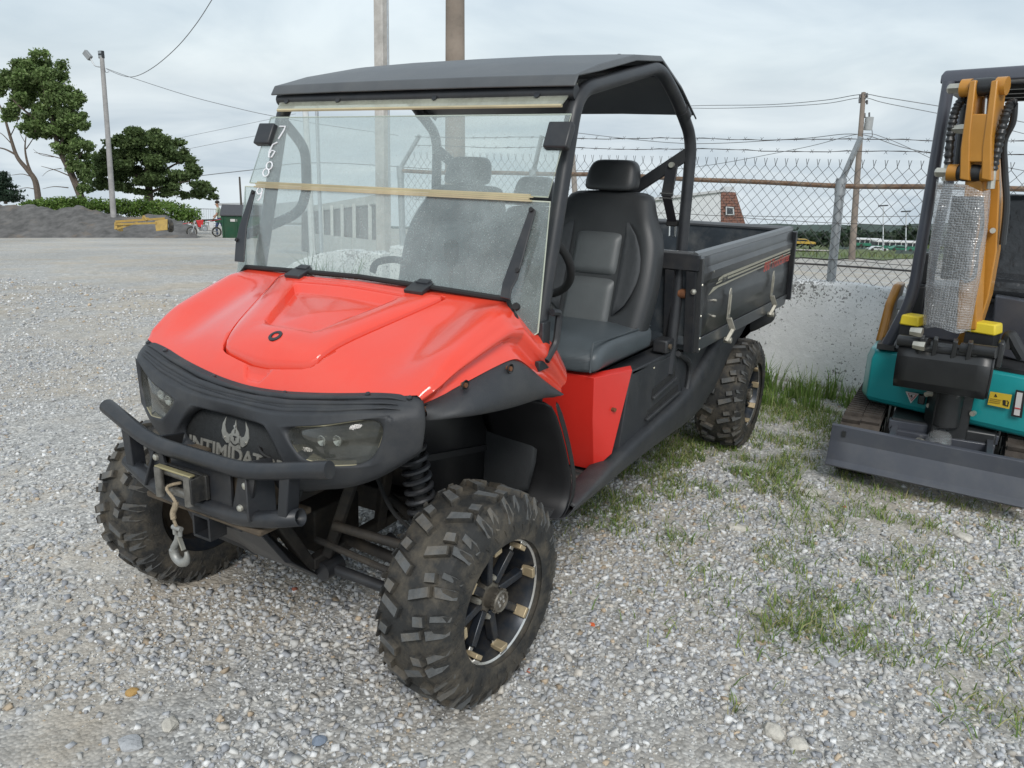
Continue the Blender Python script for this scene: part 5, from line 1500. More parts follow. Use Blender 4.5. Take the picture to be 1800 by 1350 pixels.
mb = MB(); mb.bar((bx(0, 0) - .012, BY + .008, bz(0, -.16)), (bx(0, 1) - .012, BY + .008, bz(0, 1)), .03, .03, (1, 0, 0)); mb.build('front_corner_post', CHAR, bedf, bevel=.003); mb.mirrored().build('front_corner_post', CHAR, bedf, bevel=.003)
for z01 in (.68, .30, .02, -.12):
    p = Vector((bx(0, z01) - .002, BY + .022, bz(0, z01))); b = MB(); b.lathe([(0, .007), (.004, .005), (.005, 0)], 8, 'y', p); b.build('rivet', STEEL, bedf)
b = MB(); p = Vector(A(1219, 513, x=-1.60)); b.lathe([(0, .014), (.01, .012), (.014, 0)], 12, 'x', p); b.build('bolt', STEEL, bedf)
for px, py in ((1254, 477), (1258, 528), (1256, 556)):
    p = Vector(A(px, py, y=BY + .012)); b = MB(); b.lathe([(-.012, .007), (.004, .006), (.006, 0)], 8, 'y', p); b.build('rivet', STEEL, bedf)
# latches
def latch(px, py):
    p = Vector(A(px, py, y=BY + .016)); mb = MB()
    mb.prism([p + Vector((-.026, 0, -.075)), p + Vector((.026, 0, -.075)), p + Vector((.024, 0, .06)), p + Vector((.008, 0, .085)), p + Vector((-.010, 0, .085)), p + Vector((-.024, 0, .06))], (0, .006, 0))
    mb.bar(p + Vector((0, .008, -.07)), p + Vector((-.02, .03, -.135)), .03, .008, (1, 0, 0)); mb.bar(p + Vector((-.02, .03, -.13)), p + Vector((.02, .012, -.19)), .02, .02, (1, 0, 0))
    mb.cyl(p + Vector((.0, -.005, -.185)), p + Vector((.0, .035, -.185)), .016, 10)
    o = mb.build('bed_latch', ZINC, bedf, bevel=.003)
    mb = MB(); mb.tube([p + Vector((-.006, .008, .05)), p + Vector((.006, .008, .05)), p + Vector((.006, .008, -.05)), p + Vector((-.006, .008, -.05))], .0035, 5, closed=True); mb.build('latch_loop', ZINC, o)
latch(1281, 535); latch(1357, 500)
# stripes and lettering
def sp(px, py): return Vector(A(px, py, y=BY + .0145))
def decal(poly, name, m_):
    mb = MB(); mb.prism([sp(*a) for a in poly], (0, .0012, 0)); return mb.build(name, m_, bedf, smooth=False)
decal([(1264, 489), (1272, 483), (1389, 436.5), (1389, 439.5), (1275, 486.5), (1262, 494)], 'stripe', DECALS)
decal([(1260, 497), (1272, 489.5), (1389, 442), (1389, 444), (1275, 492), (1258, 500)], 'stripe', DECALS)
decal([(1254, 505), (1270, 498), (1389, 446.5), (1389, 448), (1290, 492), (1274, 500), (1262, 505), (1245, 519)], 'stripe', DECALS)
def side_text(txt, pa, pb, hpx, m_, nm, shear=.2):
    a, b_ = sp(*pa), sp(*pb); ex = (b_ - a); Lx = ex.length; ex.normalize(); ez = Vector((0, 0, 1))
    tv, tf = text_mesh(txt, 1.0, .0, shear, .012); xs = [v[0] for v in tv]; ys = [v[1] for v in tv]
    kx = Lx / (max(xs) - min(xs)); ky = hpx / (max(ys) - min(ys))
    V = [a + ex * ((v[0] - min(xs)) * kx) + ez * ((v[1] - min(ys)) * ky) + Vector((0, .003, 0)) for v in tv]
    mb = MB(); mb.add(V, tf); mb.build(nm, m_, bedf, smooth=False, recalc=False)
side_text('800 TruckSeries', (1341, 479), (1386, 458), .058, DECALR, 'bed_lettering')
side_text('4x4', (1268, 498), (1278, 494), .032, CHAR, 'drive_lettering', 0)

# ================================================================== THE MINI EXCAVATOR
TEAL = mat('teal_paint', (.015, .30, .31), .32, 0, .06, 4, coat=.3)
ORG = mat('orange_paint', (.48, .215, .03), .38, 0, .08, 6, coat=.25)
DGREY = mat('slate_paint', (.06, .065, .08), .36, 0, .08, 5, coat=.2, dirt=(.13, .13, .125), dscale=6, damt=.3)
XBLK = mat('excavator_black', (.026, .027, .028), .36, 0, .15, 10)
TRACKM = mat('dusty_track_rubber', (.055, .045, .038), .9, 0, .3, 20, bump=.3, bscale=80, dirt=(.12, .10, .08), dscale=9, damt=.6)
YEL = mat('yellow_pad', (.72, .55, .03), .5, 0, .05)
WRAP = None
def wrap_mat():
    m = bpy.data.materials.new('bubble_wrap'); m.use_nodes = True
    N, L = m.node_tree.nodes, m.node_tree.links; N.remove(N['Principled BSDF'])
    t = N.new('ShaderNodeTexCoord'); mp_ = N.new('ShaderNodeMapping'); mp_.inputs['Scale'].default_value = (1, 1, 1)
    L.new(t.outputs['Object'], mp_.inputs[0])
    v = N.new('ShaderNodeTexVoronoi'); v.inputs['Scale'].default_value = 85; v.inputs['Randomness'].default_value = .35; L.new(mp_.outputs[0], v.inputs['Vector'])
    n = N.new('ShaderNodeTexNoise'); n.inputs['Scale'].default_value = 9; n.inputs['Detail'].default_value = 5; L.new(t.outputs['Object'], n.inputs['Vector'])
    b1 = N.new('ShaderNodeBump'); b1.inputs['Strength'].default_value = .5; b1.inputs['Distance'].default_value = .008; b1.invert = True; L.new(v.outputs['Distance'], b1.inputs['Height'])
    b2 = N.new('ShaderNodeBump'); b2.inputs['Strength'].default_value = .35; b2.inputs['Distance'].default_value = .05; L.new(n.outputs['Fac'], b2.inputs['Height']); L.new(b1.outputs[0], b2.inputs['Normal'])
    gl = N.new('ShaderNodeBsdfGlossy'); gl.inputs['Roughness'].default_value = .24; L.new(b2.outputs[0], gl.inputs['Normal']); gl.inputs['Color'].default_value = (.9, .9, .9, 1)
    tr = N.new('ShaderNodeBsdfTransparent'); tr.inputs['Color'].default_value = (.9, .9, .9, 1)
    df = N.new('ShaderNodeBsdfDiffuse'); df.inputs['Color'].default_value = (.62, .63, .63, 1); L.new(b2.outputs[0], df.inputs['Normal'])
    m1 = N.new('ShaderNodeMixShader'); m1.inputs[0].default_value = .24; L.new(tr.outputs[0], m1.inputs[1]); L.new(df.outputs[0], m1.inputs[2])
    mr = N.new('ShaderNodeMapRange'); mr.inputs['From Min'].default_value = .1; mr.inputs['From Max'].default_value = .6; mr.inputs['To Min'].default_value = .03; mr.inputs['To Max'].default_value = .22; L.new(v.outputs['Distance'], mr.inputs[0])
    m2 = N.new('ShaderNodeMixShader'); L.new(mr.outputs[0], m2.inputs[0]); L.new(m1.outputs[0], m2.inputs[1]); L.new(gl.outputs[0], m2.inputs[2])
    L.new(m2.outputs[0], N['Material Output'].inputs['Surface']); return m
WRAP = wrap_mat()
exc = thing('mini_excavator', 'teal and orange mini excavator with its arm in bubble wrap beside the white wall', 'excavator', (-3.2, 1.85, 0))
KY = .33
def XP(px, py, x0):
    """pixel onto the excavator's upright cross plane through (x0, 1.43)"""
    return Vector(AP(px, py, (x0, 1.43, 0), (1, -KY, 0)))
# blade
def BL(y, x, z): return (x + .075 * (y - 1.32), y, z)
mb = MB(); prof_ = [(-2.505, .10), (-2.535, .125), (-2.565, .205), (-2.575, .225), (-2.578, .305), (-2.590, .312)]
mb.grid([[BL(y, x, z) for x, z in prof_] for y in np.linspace(1.318, 2.33, 10)]); blade = mb.build('dozer_blade', DGREY, exc, solid=.012, bevel=.002, ang=15)
for y in (1.385, 2.26):
    b = MB(); b.box(BL(y, -2.566, .272), (.008, .02, .03)); b.build('blade_slot', XBLK, blade)
# blade arms and frame
for y in (1.60, 2.05):
    mb = MB(); mb.prism([BL(y, -2.59, .29), BL(y, -2.60, .16), (-3.05, y, .14), (-3.05, y, .26), (-2.80, y, .32)], (0, .03, 0)); mb.build('blade_arm', DGREY, exc, bevel=.003)
mb = MB(); mb.box((-2.80, 1.84, .315), (.06, .52, .05), Matrix.Rotation(.07, 3, 'Z')); mb.box((-2.74, 1.84, .24), (.03, .50, .12), Matrix.Rotation(.07, 3, 'Z')); mb.build('blade_cross_member', DGREY, exc, bevel=.004)
mb = MB(); mb.tube([(-2.60, 1.83, .26), (-2.66, 1.83, .27), (-2.74, 1.835, .29), (-2.80, 1.835, .30)], [.05, .062, .06, .045], 14); mb.build('wrapped_cylinder', WRAP, exc)
mb = MB(); mb.cyl((-2.70, 1.74, .265), (-2.66, 1.76, .27), .02, 10); mb.build('hose_fitting', STEEL, exc)
mb = MB(); mb.box((-3.25, 1.84, .25), (.95, .50, .20)); mb.cyl((-3.25, 1.84, .32), (-3.25, 1.84, .42), .26, 24); mb.build('undercarriage', XBLK, exc, bevel=.01)
# tracks
def track(yc):
    hw = .10; r_ = .155; xa, xb = -2.80, -3.72; zc = r_ + .012
    path = []
    for i in range(30): path.append((xa + (xb - xa) * i / 30, zc + r_ * (1 - .10 * math.sin(math.pi * i / 30)), 0))
    path = [(xa + (xb - xa) * t, zc + r_) for t in np.linspace(0, 1, 20)[:-1]] + [(xb + r_ * math.cos(a), zc + r_ * math.sin(a)) for a in np.linspace(math.pi / 2, 3 * math.pi / 2, 14)[:-1]] + [(xb + (xa - xb) * t, zc - r_) for t in np.linspace(0, 1, 20)[:-1]] + [(xa + r_ * math.cos(a), zc + r_ * math.sin(a)) for a in np.linspace(-math.pi / 2, math.pi / 2, 14)[:-1]]
    n = len(path); mb = MB()
    rows = []
    for i, (x, z) in enumerate(path):
        x2, z2 = path[(i + 1) % n]; tx, tz = x2 - x, z2 - z; l = math.hypot(tx, tz); nx, nz = -tz / l, tx / l
        nx, nz = -nx, -nz
        rows.append([(x, yc - hw, z), (x, yc + hw, z), (x - nx * .02, yc + hw, z - nz * .02), (x - nx * .02, yc - hw, z - nz * .02)])
    rows.append(rows[0]); mb.grid(rows, closed_u=True)
    tot = 0; acc = 0
    for i in range(n):
        x, z = path[i]; x2, z2 = path[(i + 1) % n]; l = math.hypot(x2 - x, z2 - z); acc += l
        if acc > .047:
            acc = 0; tx, tz = (x2 - x) / l, (z2 - z) / l; nx, nz = tz, -tx
            ang = math.atan2(tz, tx); rot = Matrix.Rotation(-ang, 3, 'Y')
            for sg in (1, -1): mb.box((x + nx * .008 + .008 * sg * tx, yc + sg * hw * .48, z + nz * .008), (.022, hw * .92, .022), rot)
    o = mb.build('track', TRACKM, exc)
    for xx, rr in ((xa, .11), (xb, .12), (-3.05, .06), (-3.26, .06), (-3.47, .06)):
        b = MB(); b.cyl((xx, yc - hw * .8, zc if rr > .1 else .10), (xx, yc + hw * .8, zc if rr > .1 else .10), rr, 18); b.build('track_roller', XBLK, o)
track(1.445); track(2.235)
# house
def foot(inset=0):
    P = [(-2.985, 1.43), (-2.985 + KY * .47, 1.90), (-2.985 + KY * .95, 2.38), (-3.02, 2.52), (-3.60, 2.50), (-3.86, 2.15), (-3.90, 1.75), (-3.76, 1.48), (-3.40, 1.40), (-3.08, 1.395)]
    c = np.mean(P, 0); return [tuple(c + (np.array(p) - c) * (1 - inset)) for p in P]
mb = MB(); f0, f1 = foot(.03), foot(0)
rows = [[(x, y, z) for x, y in ff] for ff, z in ((foot(.07), .365), (f0, .375), (f1, .40), (f1, .62), (f0, .668), (foot(.06), .675))]
mb.grid(rows, closed_u=True); mb.f.append(tuple(range(9, -1, -1))); mb.m.append(0); o_ = 50; mb.f.append(tuple(o_ + i for i in range(10))); mb.m.append(0)
house = mb.build('house_skirt', TEAL, exc, bevel=.006, ang=25)
mb = MB(); mb.prism([(x, y, .676) for x, y in foot(.10)], (0, 0, .02)); mb.build('floor_plate', XBLK, exc)
mb = MB(); mb.prism([(-3.44, 1.52, .69), (-3.40, 2.5, .69), (-3.82, 2.3, .69), (-3.84, 1.75, .69), (-3.72, 1.52, .69)], (0, 0, .33)); mb.build('engine_cover', DGREY, exc, bevel=.02)
mb = MB(); mb.prism([(-3.30, 1.405, .66), (-3.62, 1.42, .66), (-3.66, 1.45, 1.0), (-3.50, 1.44, 1.0), (-3.38, 1.42, .9)], (0, .05, 0)); mb.build('side_cover', ORG, exc, bevel=.015)
mb = MB(); mb.prism([tuple(XP(1750, 520, -3.28)), tuple(XP(1812, 530, -3.28)), tuple(XP(1812, 640, -3.28)), tuple(XP(1738, 620, -3.28))], (-.1, 0, 0)); mb.build('seat_stand', DGREY, exc, bevel=.008)
# swing post in front
sw0 = XP(1672, 690, -2.93)
mb = MB(); mb.box((sw0.x - .02, sw0.y - .0, .44), (.16, .18, .30), Matrix.Rotation(.31, 3, 'Z')); mb.cyl((sw0.x + .05, sw0.y, .36), (sw0.x + .05, sw0.y, .62), .065, 16); mb.build('swing_post', XBLK, exc, bevel=.01)
mb = MB(); mb.prism([tuple(XP(1648, 676, -2.83)), tuple(XP(1700, 686, -2.83)), tuple(XP(1663, 716, -2.83))], (-.03, .0, 0)); mb.build('wrap_scrap', WRAP, exc)
for px, py in ((1632, 692), (1636, 712), (1712, 726)):
    p = XP(px, py, -2.945); b = MB(); b.cyl(p, p + Vector((.025, -.008, 0)), .014, 10); b.build('bolt', STEEL, house)
p = XP(1640, 692, -2.90); b = MB(); b.cyl(p + Vector((0, -.03, 0)), p + Vector((0, .03, 0)), .018, 8); b.build('pin_nut', STEEL, exc)
p = XP(1620, 702, -2.955); b = MB(); b.box(p, (.02, .035, .055)); b.build('lug_plate', XBLK, house, bevel=.006)
# boom behind the wrap
mb = MB()
bo = [XP(1752, 255, -2.98), XP(1757, 330, -2.98), XP(1752, 440, -2.98), XP(1738, 520, -2.98), XP(1700, 640, -2.98), XP(1660, 640, -2.98), XP(1700, 560, -2.98), XP(1722, 480, -2.98), XP(1728, 380, -2.98), XP(1722, 260, -2.98)]
mb.prism(bo, (-.12, .02, 0)); boom = mb.build('boom', ORG, exc, bevel=.006)
for px, py in ((1745, 405), (1750, 262)):
    p = XP(px, py, -2.97); b = MB(); b.cyl(p, p + Vector((.03, .0, 0)), .014, 8); b.build('pin_bolt', STEEL, boom)
# dipper arm: two cheeks, a front plate, pins
def cheek(dx_px):
    return [XP(1704 + dx_px, 142, -2.80), XP(1716 + dx_px, 140, -2.80), XP(1705 + dx_px, 240, -2.80), XP(1703 + dx_px, 318, -2.80), XP(1686 + dx_px, 315, -2.80), XP(1688 + dx_px, 260, -2.80)]
arm = MB(); arm.prism(cheek(0), (-.13, .04, 0)); arm.prism(cheek(38), (-.13, .04, 0))
pl = [XP(1705, 200, -2.805), XP(1741, 200, -2.805), XP(1729, 285, -2.805), XP(1694, 285, -2.805)]
arm.prism(pl, (-.02, 0, 0)); pl = [XP(1700, 248, -2.85), XP(1730, 248, -2.85), XP(1715, 580, -2.85), XP(1680, 580, -2.85)]
arm.prism(pl, (-.10, .03, 0))
dipper = arm.build('dipper_arm', ORG, exc, bevel=.006)
for (px, py, w) in ((1730, 153, .075), (1706, 304, .075)):
    p = XP(px, py, -2.86); ax = Vector((KY, 1, 0)).normalized()
    for sg in (-1, 1):
        b = MB(); b.cyl(p + ax * sg * .055, p + ax * sg * .10, .042, 18); b.build('pin_boss', ORG, dipper)
    b = MB(); b.tube([p - ax * .06, p - ax * .03, p + ax * .03, p + ax * .06], [.036, .042, .042, .036], 18); b.build('pivot_pin', XBLK, dipper)
    b = MB(); b.tube([p - ax * .10, p - ax * .155, p - ax * .165], [.026, .026, .016], 6); b.build('pin_nut', STEEL, dipper)
p = XP(1690, 227, -2.86); b = MB(); b.tube([p - ax * .05, p, p + ax * .02], [.018, .026, .026], 6); b.build('pin_nut', STEEL, dipper)
mb = MB(); mb.cyl(XP(1735, 170, -2.93), XP(1730, 245, -2.93), .022, 12); mb.build('cylinder_rod', CHROME, dipper)
mb = MB(); mb.cyl(XP(1698, 185, -2.98), XP(1683, 310, -2.98), .022, 12); mb.build('steel_hose_pipe', XBLK, exc)
# hydraulic hoses with spiral guard
def hose(pts, r_, name='hydraulic_hose', guard=True):
    P = spline(pts, 14); n = len(P); mb = MB()
    rs = [r_ * (1 + (.16 * math.sin(i * 1.9) if guard else 0)) for i in range(n)]
    mb.tube(P, rs, 9); return mb.build(name, XBLK, exc)
hose([XP(1702, 176, -2.90), XP(1690, 177, -2.88), XP(1678, 200, -2.86), XP(1671, 240, -2.86), XP(1667, 290, -2.86)], .020)
mb = MB(); mb.cyl(XP(1666, 288, -2.86), XP(1661, 318, -2.86), .016, 8); mb.build('hose_fitting', STEEL, exc)
hose([XP(1783, 182, -2.90), XP(1775, 184, -2.88), XP(1764, 215, -2.86), XP(1754, 260, -2.86), XP(1745, 300, -2.86)], .020)
mb = MB(); mb.cyl(XP(1744, 300, -2.86), XP(1741, 332, -2.86), .018, 8); mb.build('hose_fitting', STEEL, exc)
hose([XP(1783, 182, -2.93), XP(1780, 215, -2.95), XP(1765, 250, -2.97), XP(1766, 300, -2.99), XP(1769, 360, -3.0), XP(1762, 430, -3.0)], .016, guard=False)
# wrapped part of the arm: black cylinder and orange arm inside a bubble-wrap sleeve
mb = MB(); mb.cyl(XP(1700, 345, -2.83), XP(1678, 490, -2.83), .065, 18); mb.build('wrapped_arm_cylinder', XBLK, exc)
hose([XP(1725, 345, -2.80), XP(1726, 400, -2.79), XP(1718, 440, -2.79), XP(1712, 485, -2.79), XP(1695, 495, -2.79)], .010, guard=False)
secs = [(1645, 318, 1741, 336), (1642, 340, 1741, 345), (1636, 400, 1736, 405), (1630, 470, 1728, 475), (1625, 530, 1716, 535), (1621, 572, 1706, 584)]
mb = MB(); rows = []
for i, (xa, ya, xb, yb) in enumerate(secs):
    a, b_ = XP(xa, ya, -2.78), XP(xb, yb, -2.78); c = (a + b_) / 2; u = (b_ - a) / 2; row = []
    for j in range(22):
        t = 2 * math.pi * j / 22
        w = 1 + .03 * math.sin(3 * t + i * 1.3)
        row.append(c + u * math.copysign(abs(math.cos(t)) ** .7, math.cos(t)) * w + Vector((.085 * math.sin(t) - .03, 0, .012 * math.sin(5 * t + i))))
    rows.append(row)
mb.grid(rows, closed_u=True); mb.build('bubble_wrap', WRAP, exc, sub=1)
# bucket
ax = Vector((KY * .6, 1, 0)).normalized()
def bucket_row(y_px, profile):
    return None
bl, br = XP(1577, 640, -2.80), XP(1737, 662, -2.80)
mb = MB(); rows = []
pf = [(.02, .125), (.075, .105), (.115, .055), (.12, -.01), (.105, -.07), (.06, -.115), (.0, -.13), (-.10, -.125), (-.2, -.09)]
for t in np.linspace(0, 1, 8):
    c = bl.lerp(br, t); rows.append([c + Vector((dx, 0, dz + .015)) for dx, dz in pf])
mb.grid(rows); bucket = mb.build('bucket', XBLK, exc, solid=.012, ang=30)
for e_ in (bl, br):
    mb = MB(); mb.prism([e_ + Vector((dx, 0, dz + .015)) for dx, dz in pf] + [e_ + Vector((-.16, 0, .06)), e_ + Vector((-.05, 0, .15))], ax * .012); mb.build('bucket_side', XBLK, bucket, bevel=.003)
for (a, b_, r_) in (((1580, 598), (1632, 604), .030), ((1690, 612), (1752, 620), .030), ((1612, 612), (1720, 622), .022)):
    mb = MB(); mb.cyl(XP(*a, -2.72), XP(*b_, -2.72), r_, 16); mb.build('bucket_pin', XBLK, bucket)
for px in (1618, 1642, 1676, 1702):
    mb = MB(); c = XP(px, 615 + (px - 1618) * .12, -2.715); mb.box(c, (.05, .022, .15), Matrix.Rotation(.2, 3, 'Y')); mb.build('bucket_bracket', XBLK, bucket, bevel=.004)
for px, py in ((1617, 584), (1622, 608)):
    p = XP(px, py, -2.69); b = MB(); b.tube([p - ax * .045, p, p + ax * .012], [.02, .026, .026], 6); b.build('pin_nut', STEEL, bucket)
mb = MB(); c = XP(1757, 622, -2.80); mb.box(c, (.10, .03, .13)); mb.build('bucket_link', XBLK, bucket, bevel=.01)
for (xa, ya, xb, yb) in ((1590, 556, 1622, 568), (1703, 568, 1757, 582)):
    a, b_ = XP(xa, ya, -2.92), XP(xb, yb, -2.92); mb = MB(); mb.box((a + b_) / 2, (.12, (b_ - a).length, .055), Matrix.Rotation(-.31, 3, 'Z'), taper=.9); pd = mb.build('yellow_pad', YEL, exc, bevel=.008)
    mb = MB(); mb.box((a + b_) / 2 - Vector((0, 0, .07)), (.10, (b_ - a).length * .9, .09), Matrix.Rotation(-.31, 3, 'Z')); mb.build('pad_post', XBLK, exc)
# foot pedal, levers, seat
hose([XP(1768, 612, -3.0), XP(1776, 590, -3.0), XP(1788, 610, -3.0), XP(1800, 630, -3.0)], .03, 'foot_pedal', False)
mb = MB(); mb.box((-3.45, 2.10, 1.05), (.42, .46, .12)); mb.box((-3.66, 2.14, 1.30), (.12, .44, .52), Matrix.Rotation(-.15, 3, 'Y')); st = mb.build('operator_seat', mat('seat_under_plastic', (.03, .032, .035), .22, 0, .2, 8, bump=.9, bscale=14), exc, bevel=.05, bseg=4)
mb = MB(); mb.cyl((-3.3, 1.88, .98), (-3.3, 2.6, .98), .022, 10); mb.build('arm_bar', XBLK, exc)
mb = MB(); mb.box((-3.42, 1.58, .93), (.2, .1, .18)); mb.box((-3.40, 1.58, 1.12), (.14, .09, .18)); mb.build('control_console', XBLK, exc, bevel=.01)
mb = MB(); mb.box((-3.41, 1.56, .90), (.16, .14, .07)); mb.build('console_cover', mat('pale_console', (.30, .31, .32), .5), exc, bevel=.01)
# canopy
PO = mat('canopy_grey', (.085, .09, .11), .36, 0, .06, 5, coat=.2)
pA = XP(1558, 608, -3.02); pB = XP(1604, 525, -3.02); pC = XP(1668, 143, -3.02)
mb = MB(); mb.tube(fillet([pA, pB, pC], .12, 6), .030, 12); mb.build('canopy_post', PO, exc)
mb = MB(); mb.box(pA, (.09, .09, .03)); mb.build('post_foot', XBLK, exc)
zc_ = pC.z
mb = MB(); mb.tube(fillet([(-3.78, 1.62, .68), (-3.78, 1.62, 1.3), (-3.72, 1.66, zc_ - .01)], .1, 4), .030, 10); mb.build('canopy_post', PO, exc)
mb = MB(); mb.tube([(-3.78, 2.45, .68), (-3.74, 2.48, zc_)], .030, 10); mb.build('canopy_post', PO, exc)
cl = XP(1655, 128, -3.02)
cp = [(cl.x, cl.y, zc_), (cl.x + KY * .95, cl.y + 1.02, zc_), (-3.80, cl.y + 1.10, zc_), (-4.00, cl.y + .12, zc_)]
cc = np.mean(cp, 0)
mb = MB(); rows = [[tuple(cc + (np.array(p) - cc) * k + np.array([0, 0, dz])) for p in cp] for k, dz in ((.93, -.01), (1.0, -.008), (1.0, .03), (.975, .055), (.8, .065))]
mb.grid(rows, closed_u=True); mb.f.append((0, 1, 2, 3)); mb.m.append(0); mb.f.append((16, 17, 18, 19)); mb.m.append(0)
can = mb.build('canopy', PO, exc, bevel=.008)
for t in (.2, .4, .6, .8):
    a = Vector(cp[0]).lerp(Vector(cp[3]), t); b_ = Vector(cp[1]).lerp(Vector(cp[2]), t); mb = MB(); mb.bar(a.lerp(b_, .06) - Vector((0, 0, .02)), a.lerp(b_, .94) - Vector((0, 0, .02)), .035, .025); mb.build('canopy_rib', XBLK, can)
a = Vector(cp[0]); b_ = Vector(cp[3]); mb = MB(); mb.bar(a.lerp(b_, .05) + Vector((0, .06, -.025)), a.lerp(b_, .95) + Vector((0, .06, -.025)), .04, .05); mb.build('canopy_rib', XBLK, can)
# stickers
WHT = mat('sticker_white', (.62, .60, .58), .5, 0, .02); YST = mat('sticker_yellow', (.65, .46, .04), .5, 0, .03); STK = mat('sticker_black', (.02, .02, .02), .5, 0, .02); SRED = mat('sticker_red', (.5, .05, .04), .5, 0, .02)
def stick(poly, name, m_, lift=.0):
    mb = MB(); mb.prism([XP(a, b__, -2.968 + lift) for a, b__ in poly], (.0015, -.0005, 0)); mb.build(name, m_, house, smooth=False)
stick([(1592, 688), (1616, 692), (1601, 709)], 'warning_triangle', WHT); stick([(1596, 691), (1612, 694), (1602, 705)], 'triangle_border', SRED, .003); stick([(1598, 692), (1610, 694), (1602, 703)], 'triangle_field', WHT, .006); stick([(1601, 694), (1604, 694.5), (1603, 697), (1605, 697.5), (1602, 701), (1602.6, 698), (1600.5, 697.6)], 'bolt_sign', STK, .009)
stick([(1741, 688), (1779, 694), (1774, 719), (1736, 711)], 'fuel_label', YST); stick([(1763, 703), (1768, 703.6), (1768, 712), (1771, 713), (1772, 706), (1769, 704), (1771, 704), (1774, 707), (1772, 715), (1763, 712)], 'fuel_pump_sign', STK, .003)
stick([(1748, 697), (1750.5, 692), (1753, 698)], 'warning_sign', STK, .003)
for k in range(3): stick([(1741 - k, 700 + k * 3), (1760 - k, 703 + k * 3), (1760 - k, 704 + k * 3), (1741 - k, 701 + k * 3)], 'label_line', mat('label_print', (.30, .20, .03), .5), .003)
stick([(1786, 685), (1803, 688), (1796, 735), (1777, 731)], 'gauge_plate', STK); stick([(1788, 689), (1798, 691), (1792, 731), (1782, 729)], 'gauge_tube', WHT, .003); stick([(1784, 716), (1794, 718), (1793.6, 720), (1783.6, 718)], 'gauge_mark', SRED, .006)

# ================================================================== TREES, POLES, YARD AT THE BACK
BARK = mat('grey_brown_bark', (.12, .095, .075), .95, 0, .3, 12, bump=.5, bscale=30)
LEAF = attr_mat('leaf', 'tone', .6, .3)
def leaves(name, clumps, n, size, tones, parent, seed, fill=.55, aspect=.6):
    """leaf-sized faces spread through ellipsoid clumps"""
    g_ = np.random.default_rng(seed)
    C_ = np.array([c[0] for c in clumps], float); Rr = np.array([np.atleast_1d(c[1]) * np.ones(3) for c in clumps], float)
    wgt = (Rr.prod(1)) ** .75; k = g_.choice(len(clumps), n, p=wgt / wgt.sum())
    d = g_.normal(size=(n, 3)); d /= np.linalg.norm(d, axis=1)[:, None]
    rad = fill + (1 - fill) * g_.random(n) ** .6 + .22 * g_.normal(size=n)
    p = C_[k] + d * Rr[k] * rad[:, None]
    u = g_.normal(size=(n, 3)); u /= np.linalg.norm(u, axis=1)[:, None]
    nr = d * .35 + np.array([0, 0, .6]) + g_.normal(size=(n, 3)) * .8
    v = np.cross(nr, u); v /= np.linalg.norm(v, axis=1)[:, None] + 1e-9
    s = size * g_.uniform(.55, 1.4, n)[:, None]
    V = np.stack([p - u * s, p + v * s * aspect, p + u * s, p - v * s * aspect], 1).reshape(-1, 3)
    F = np.arange(n * 4).reshape(-1, 4)
    ct = np.array(tones)[g_.integers(0, len(tones), n)] * g_.uniform(.7, 1.3, (n, 1))
    cl = g_.uniform(.78, 1.18, len(clumps))[k][:, None]
    return np_mesh(name, V, F, LEAF, np.repeat(ct * cl, 4, 0), parent)
def clump_set(c, r_, n, sub, seed, flat=1.0, low=-1):
    g_ = np.random.default_rng(seed); out = []
    c = np.array(c, float); r_ = np.array(r_, float)
    while len(out) < n:
        d = g_.normal(size=3); d /= np.linalg.norm(d)
        if d[2] < low: continue
        out.append((c + d * r_ * g_.uniform(.35, 1.0), sub * g_.uniform(.6, 1.3) * np.array([1, 1, .75 * flat])))
    return out
GREEN1 = [(.135, .205, .065), (.165, .235, .08), (.11, .17, .052), (.195, .26, .10)]
GREEN2 = [(.09, .135, .046), (.105, .155, .054), (.125, .175, .062), (.075, .112, .038)]
def wood(parent, paths):
    mb = MB()
    for pts, r0, r1 in paths:
        P = spline(pts, 5); n = len(P); mb.tube(P, [r0 + (r1 - r0) * i / (n - 1) for i in range(n)], 7)
    return mb.build('trunk', BARK, parent)
DT = 41.0
def T(px, py, d=DT): return A(px, py, d=d)
# tall leaning tree
b0 = T(146, 356)
t1 = thing('leaning_tree', 'tall broadleaf tree with a leaning trunk beside the bare tree behind the mound', 'tree', b0)
limbs = [([b0, T(125, 305), T(104, 262), T(92, 215), T(78, 160), T(66, 120)], .20, .04), ([T(104, 262), T(118, 225), T(130, 190)], .08, .03), ([T(97, 240), T(70, 215), T(38, 190), T(18, 170)], .09, .03), ([T(128, 312), T(100, 300), T(72, 292)], .04, .01), ([T(122, 296), T(140, 275), T(150, 255)], .06, .02), ([T(112, 280), T(82, 272), T(60, 268)], .03, .01)]
wood(t1, limbs)
cl = []
for (px, py, rx, ry) in ((66, 110, 22, 24), (40, 128, 24, 22), (96, 130, 22, 22), (20, 150, 26, 22), (70, 150, 30, 26), (110, 160, 24, 24), (130, 180, 20, 20), (45, 180, 26, 20), (85, 190, 26, 22), (120, 210, 26, 22), (20, 200, 18, 18), (60, 215, 24, 16), (95, 230, 26, 18), (135, 225, 20, 16), (145, 250, 18, 14), (115, 260, 22, 16), (120, 245, 26, 16), (138, 300, 18, 18), (148, 325, 12, 14), (55, 235, 14, 10), (130, 285, 16, 16), (140, 265, 20, 14), (5, 140, 18, 20), (150, 300, 12, 20), (145, 205, 10, 8)):
    k = DT / FPX
    for q_ in range(8):
        cl.append((T(px + random.uniform(-.8, .8) * rx, py + random.uniform(-.8, .8) * ry, DT + random.uniform(-1.2, 1.2)), np.array([rx * .50, rx * .50, ry * .42]) * k * random.uniform(.7, 1.15)))
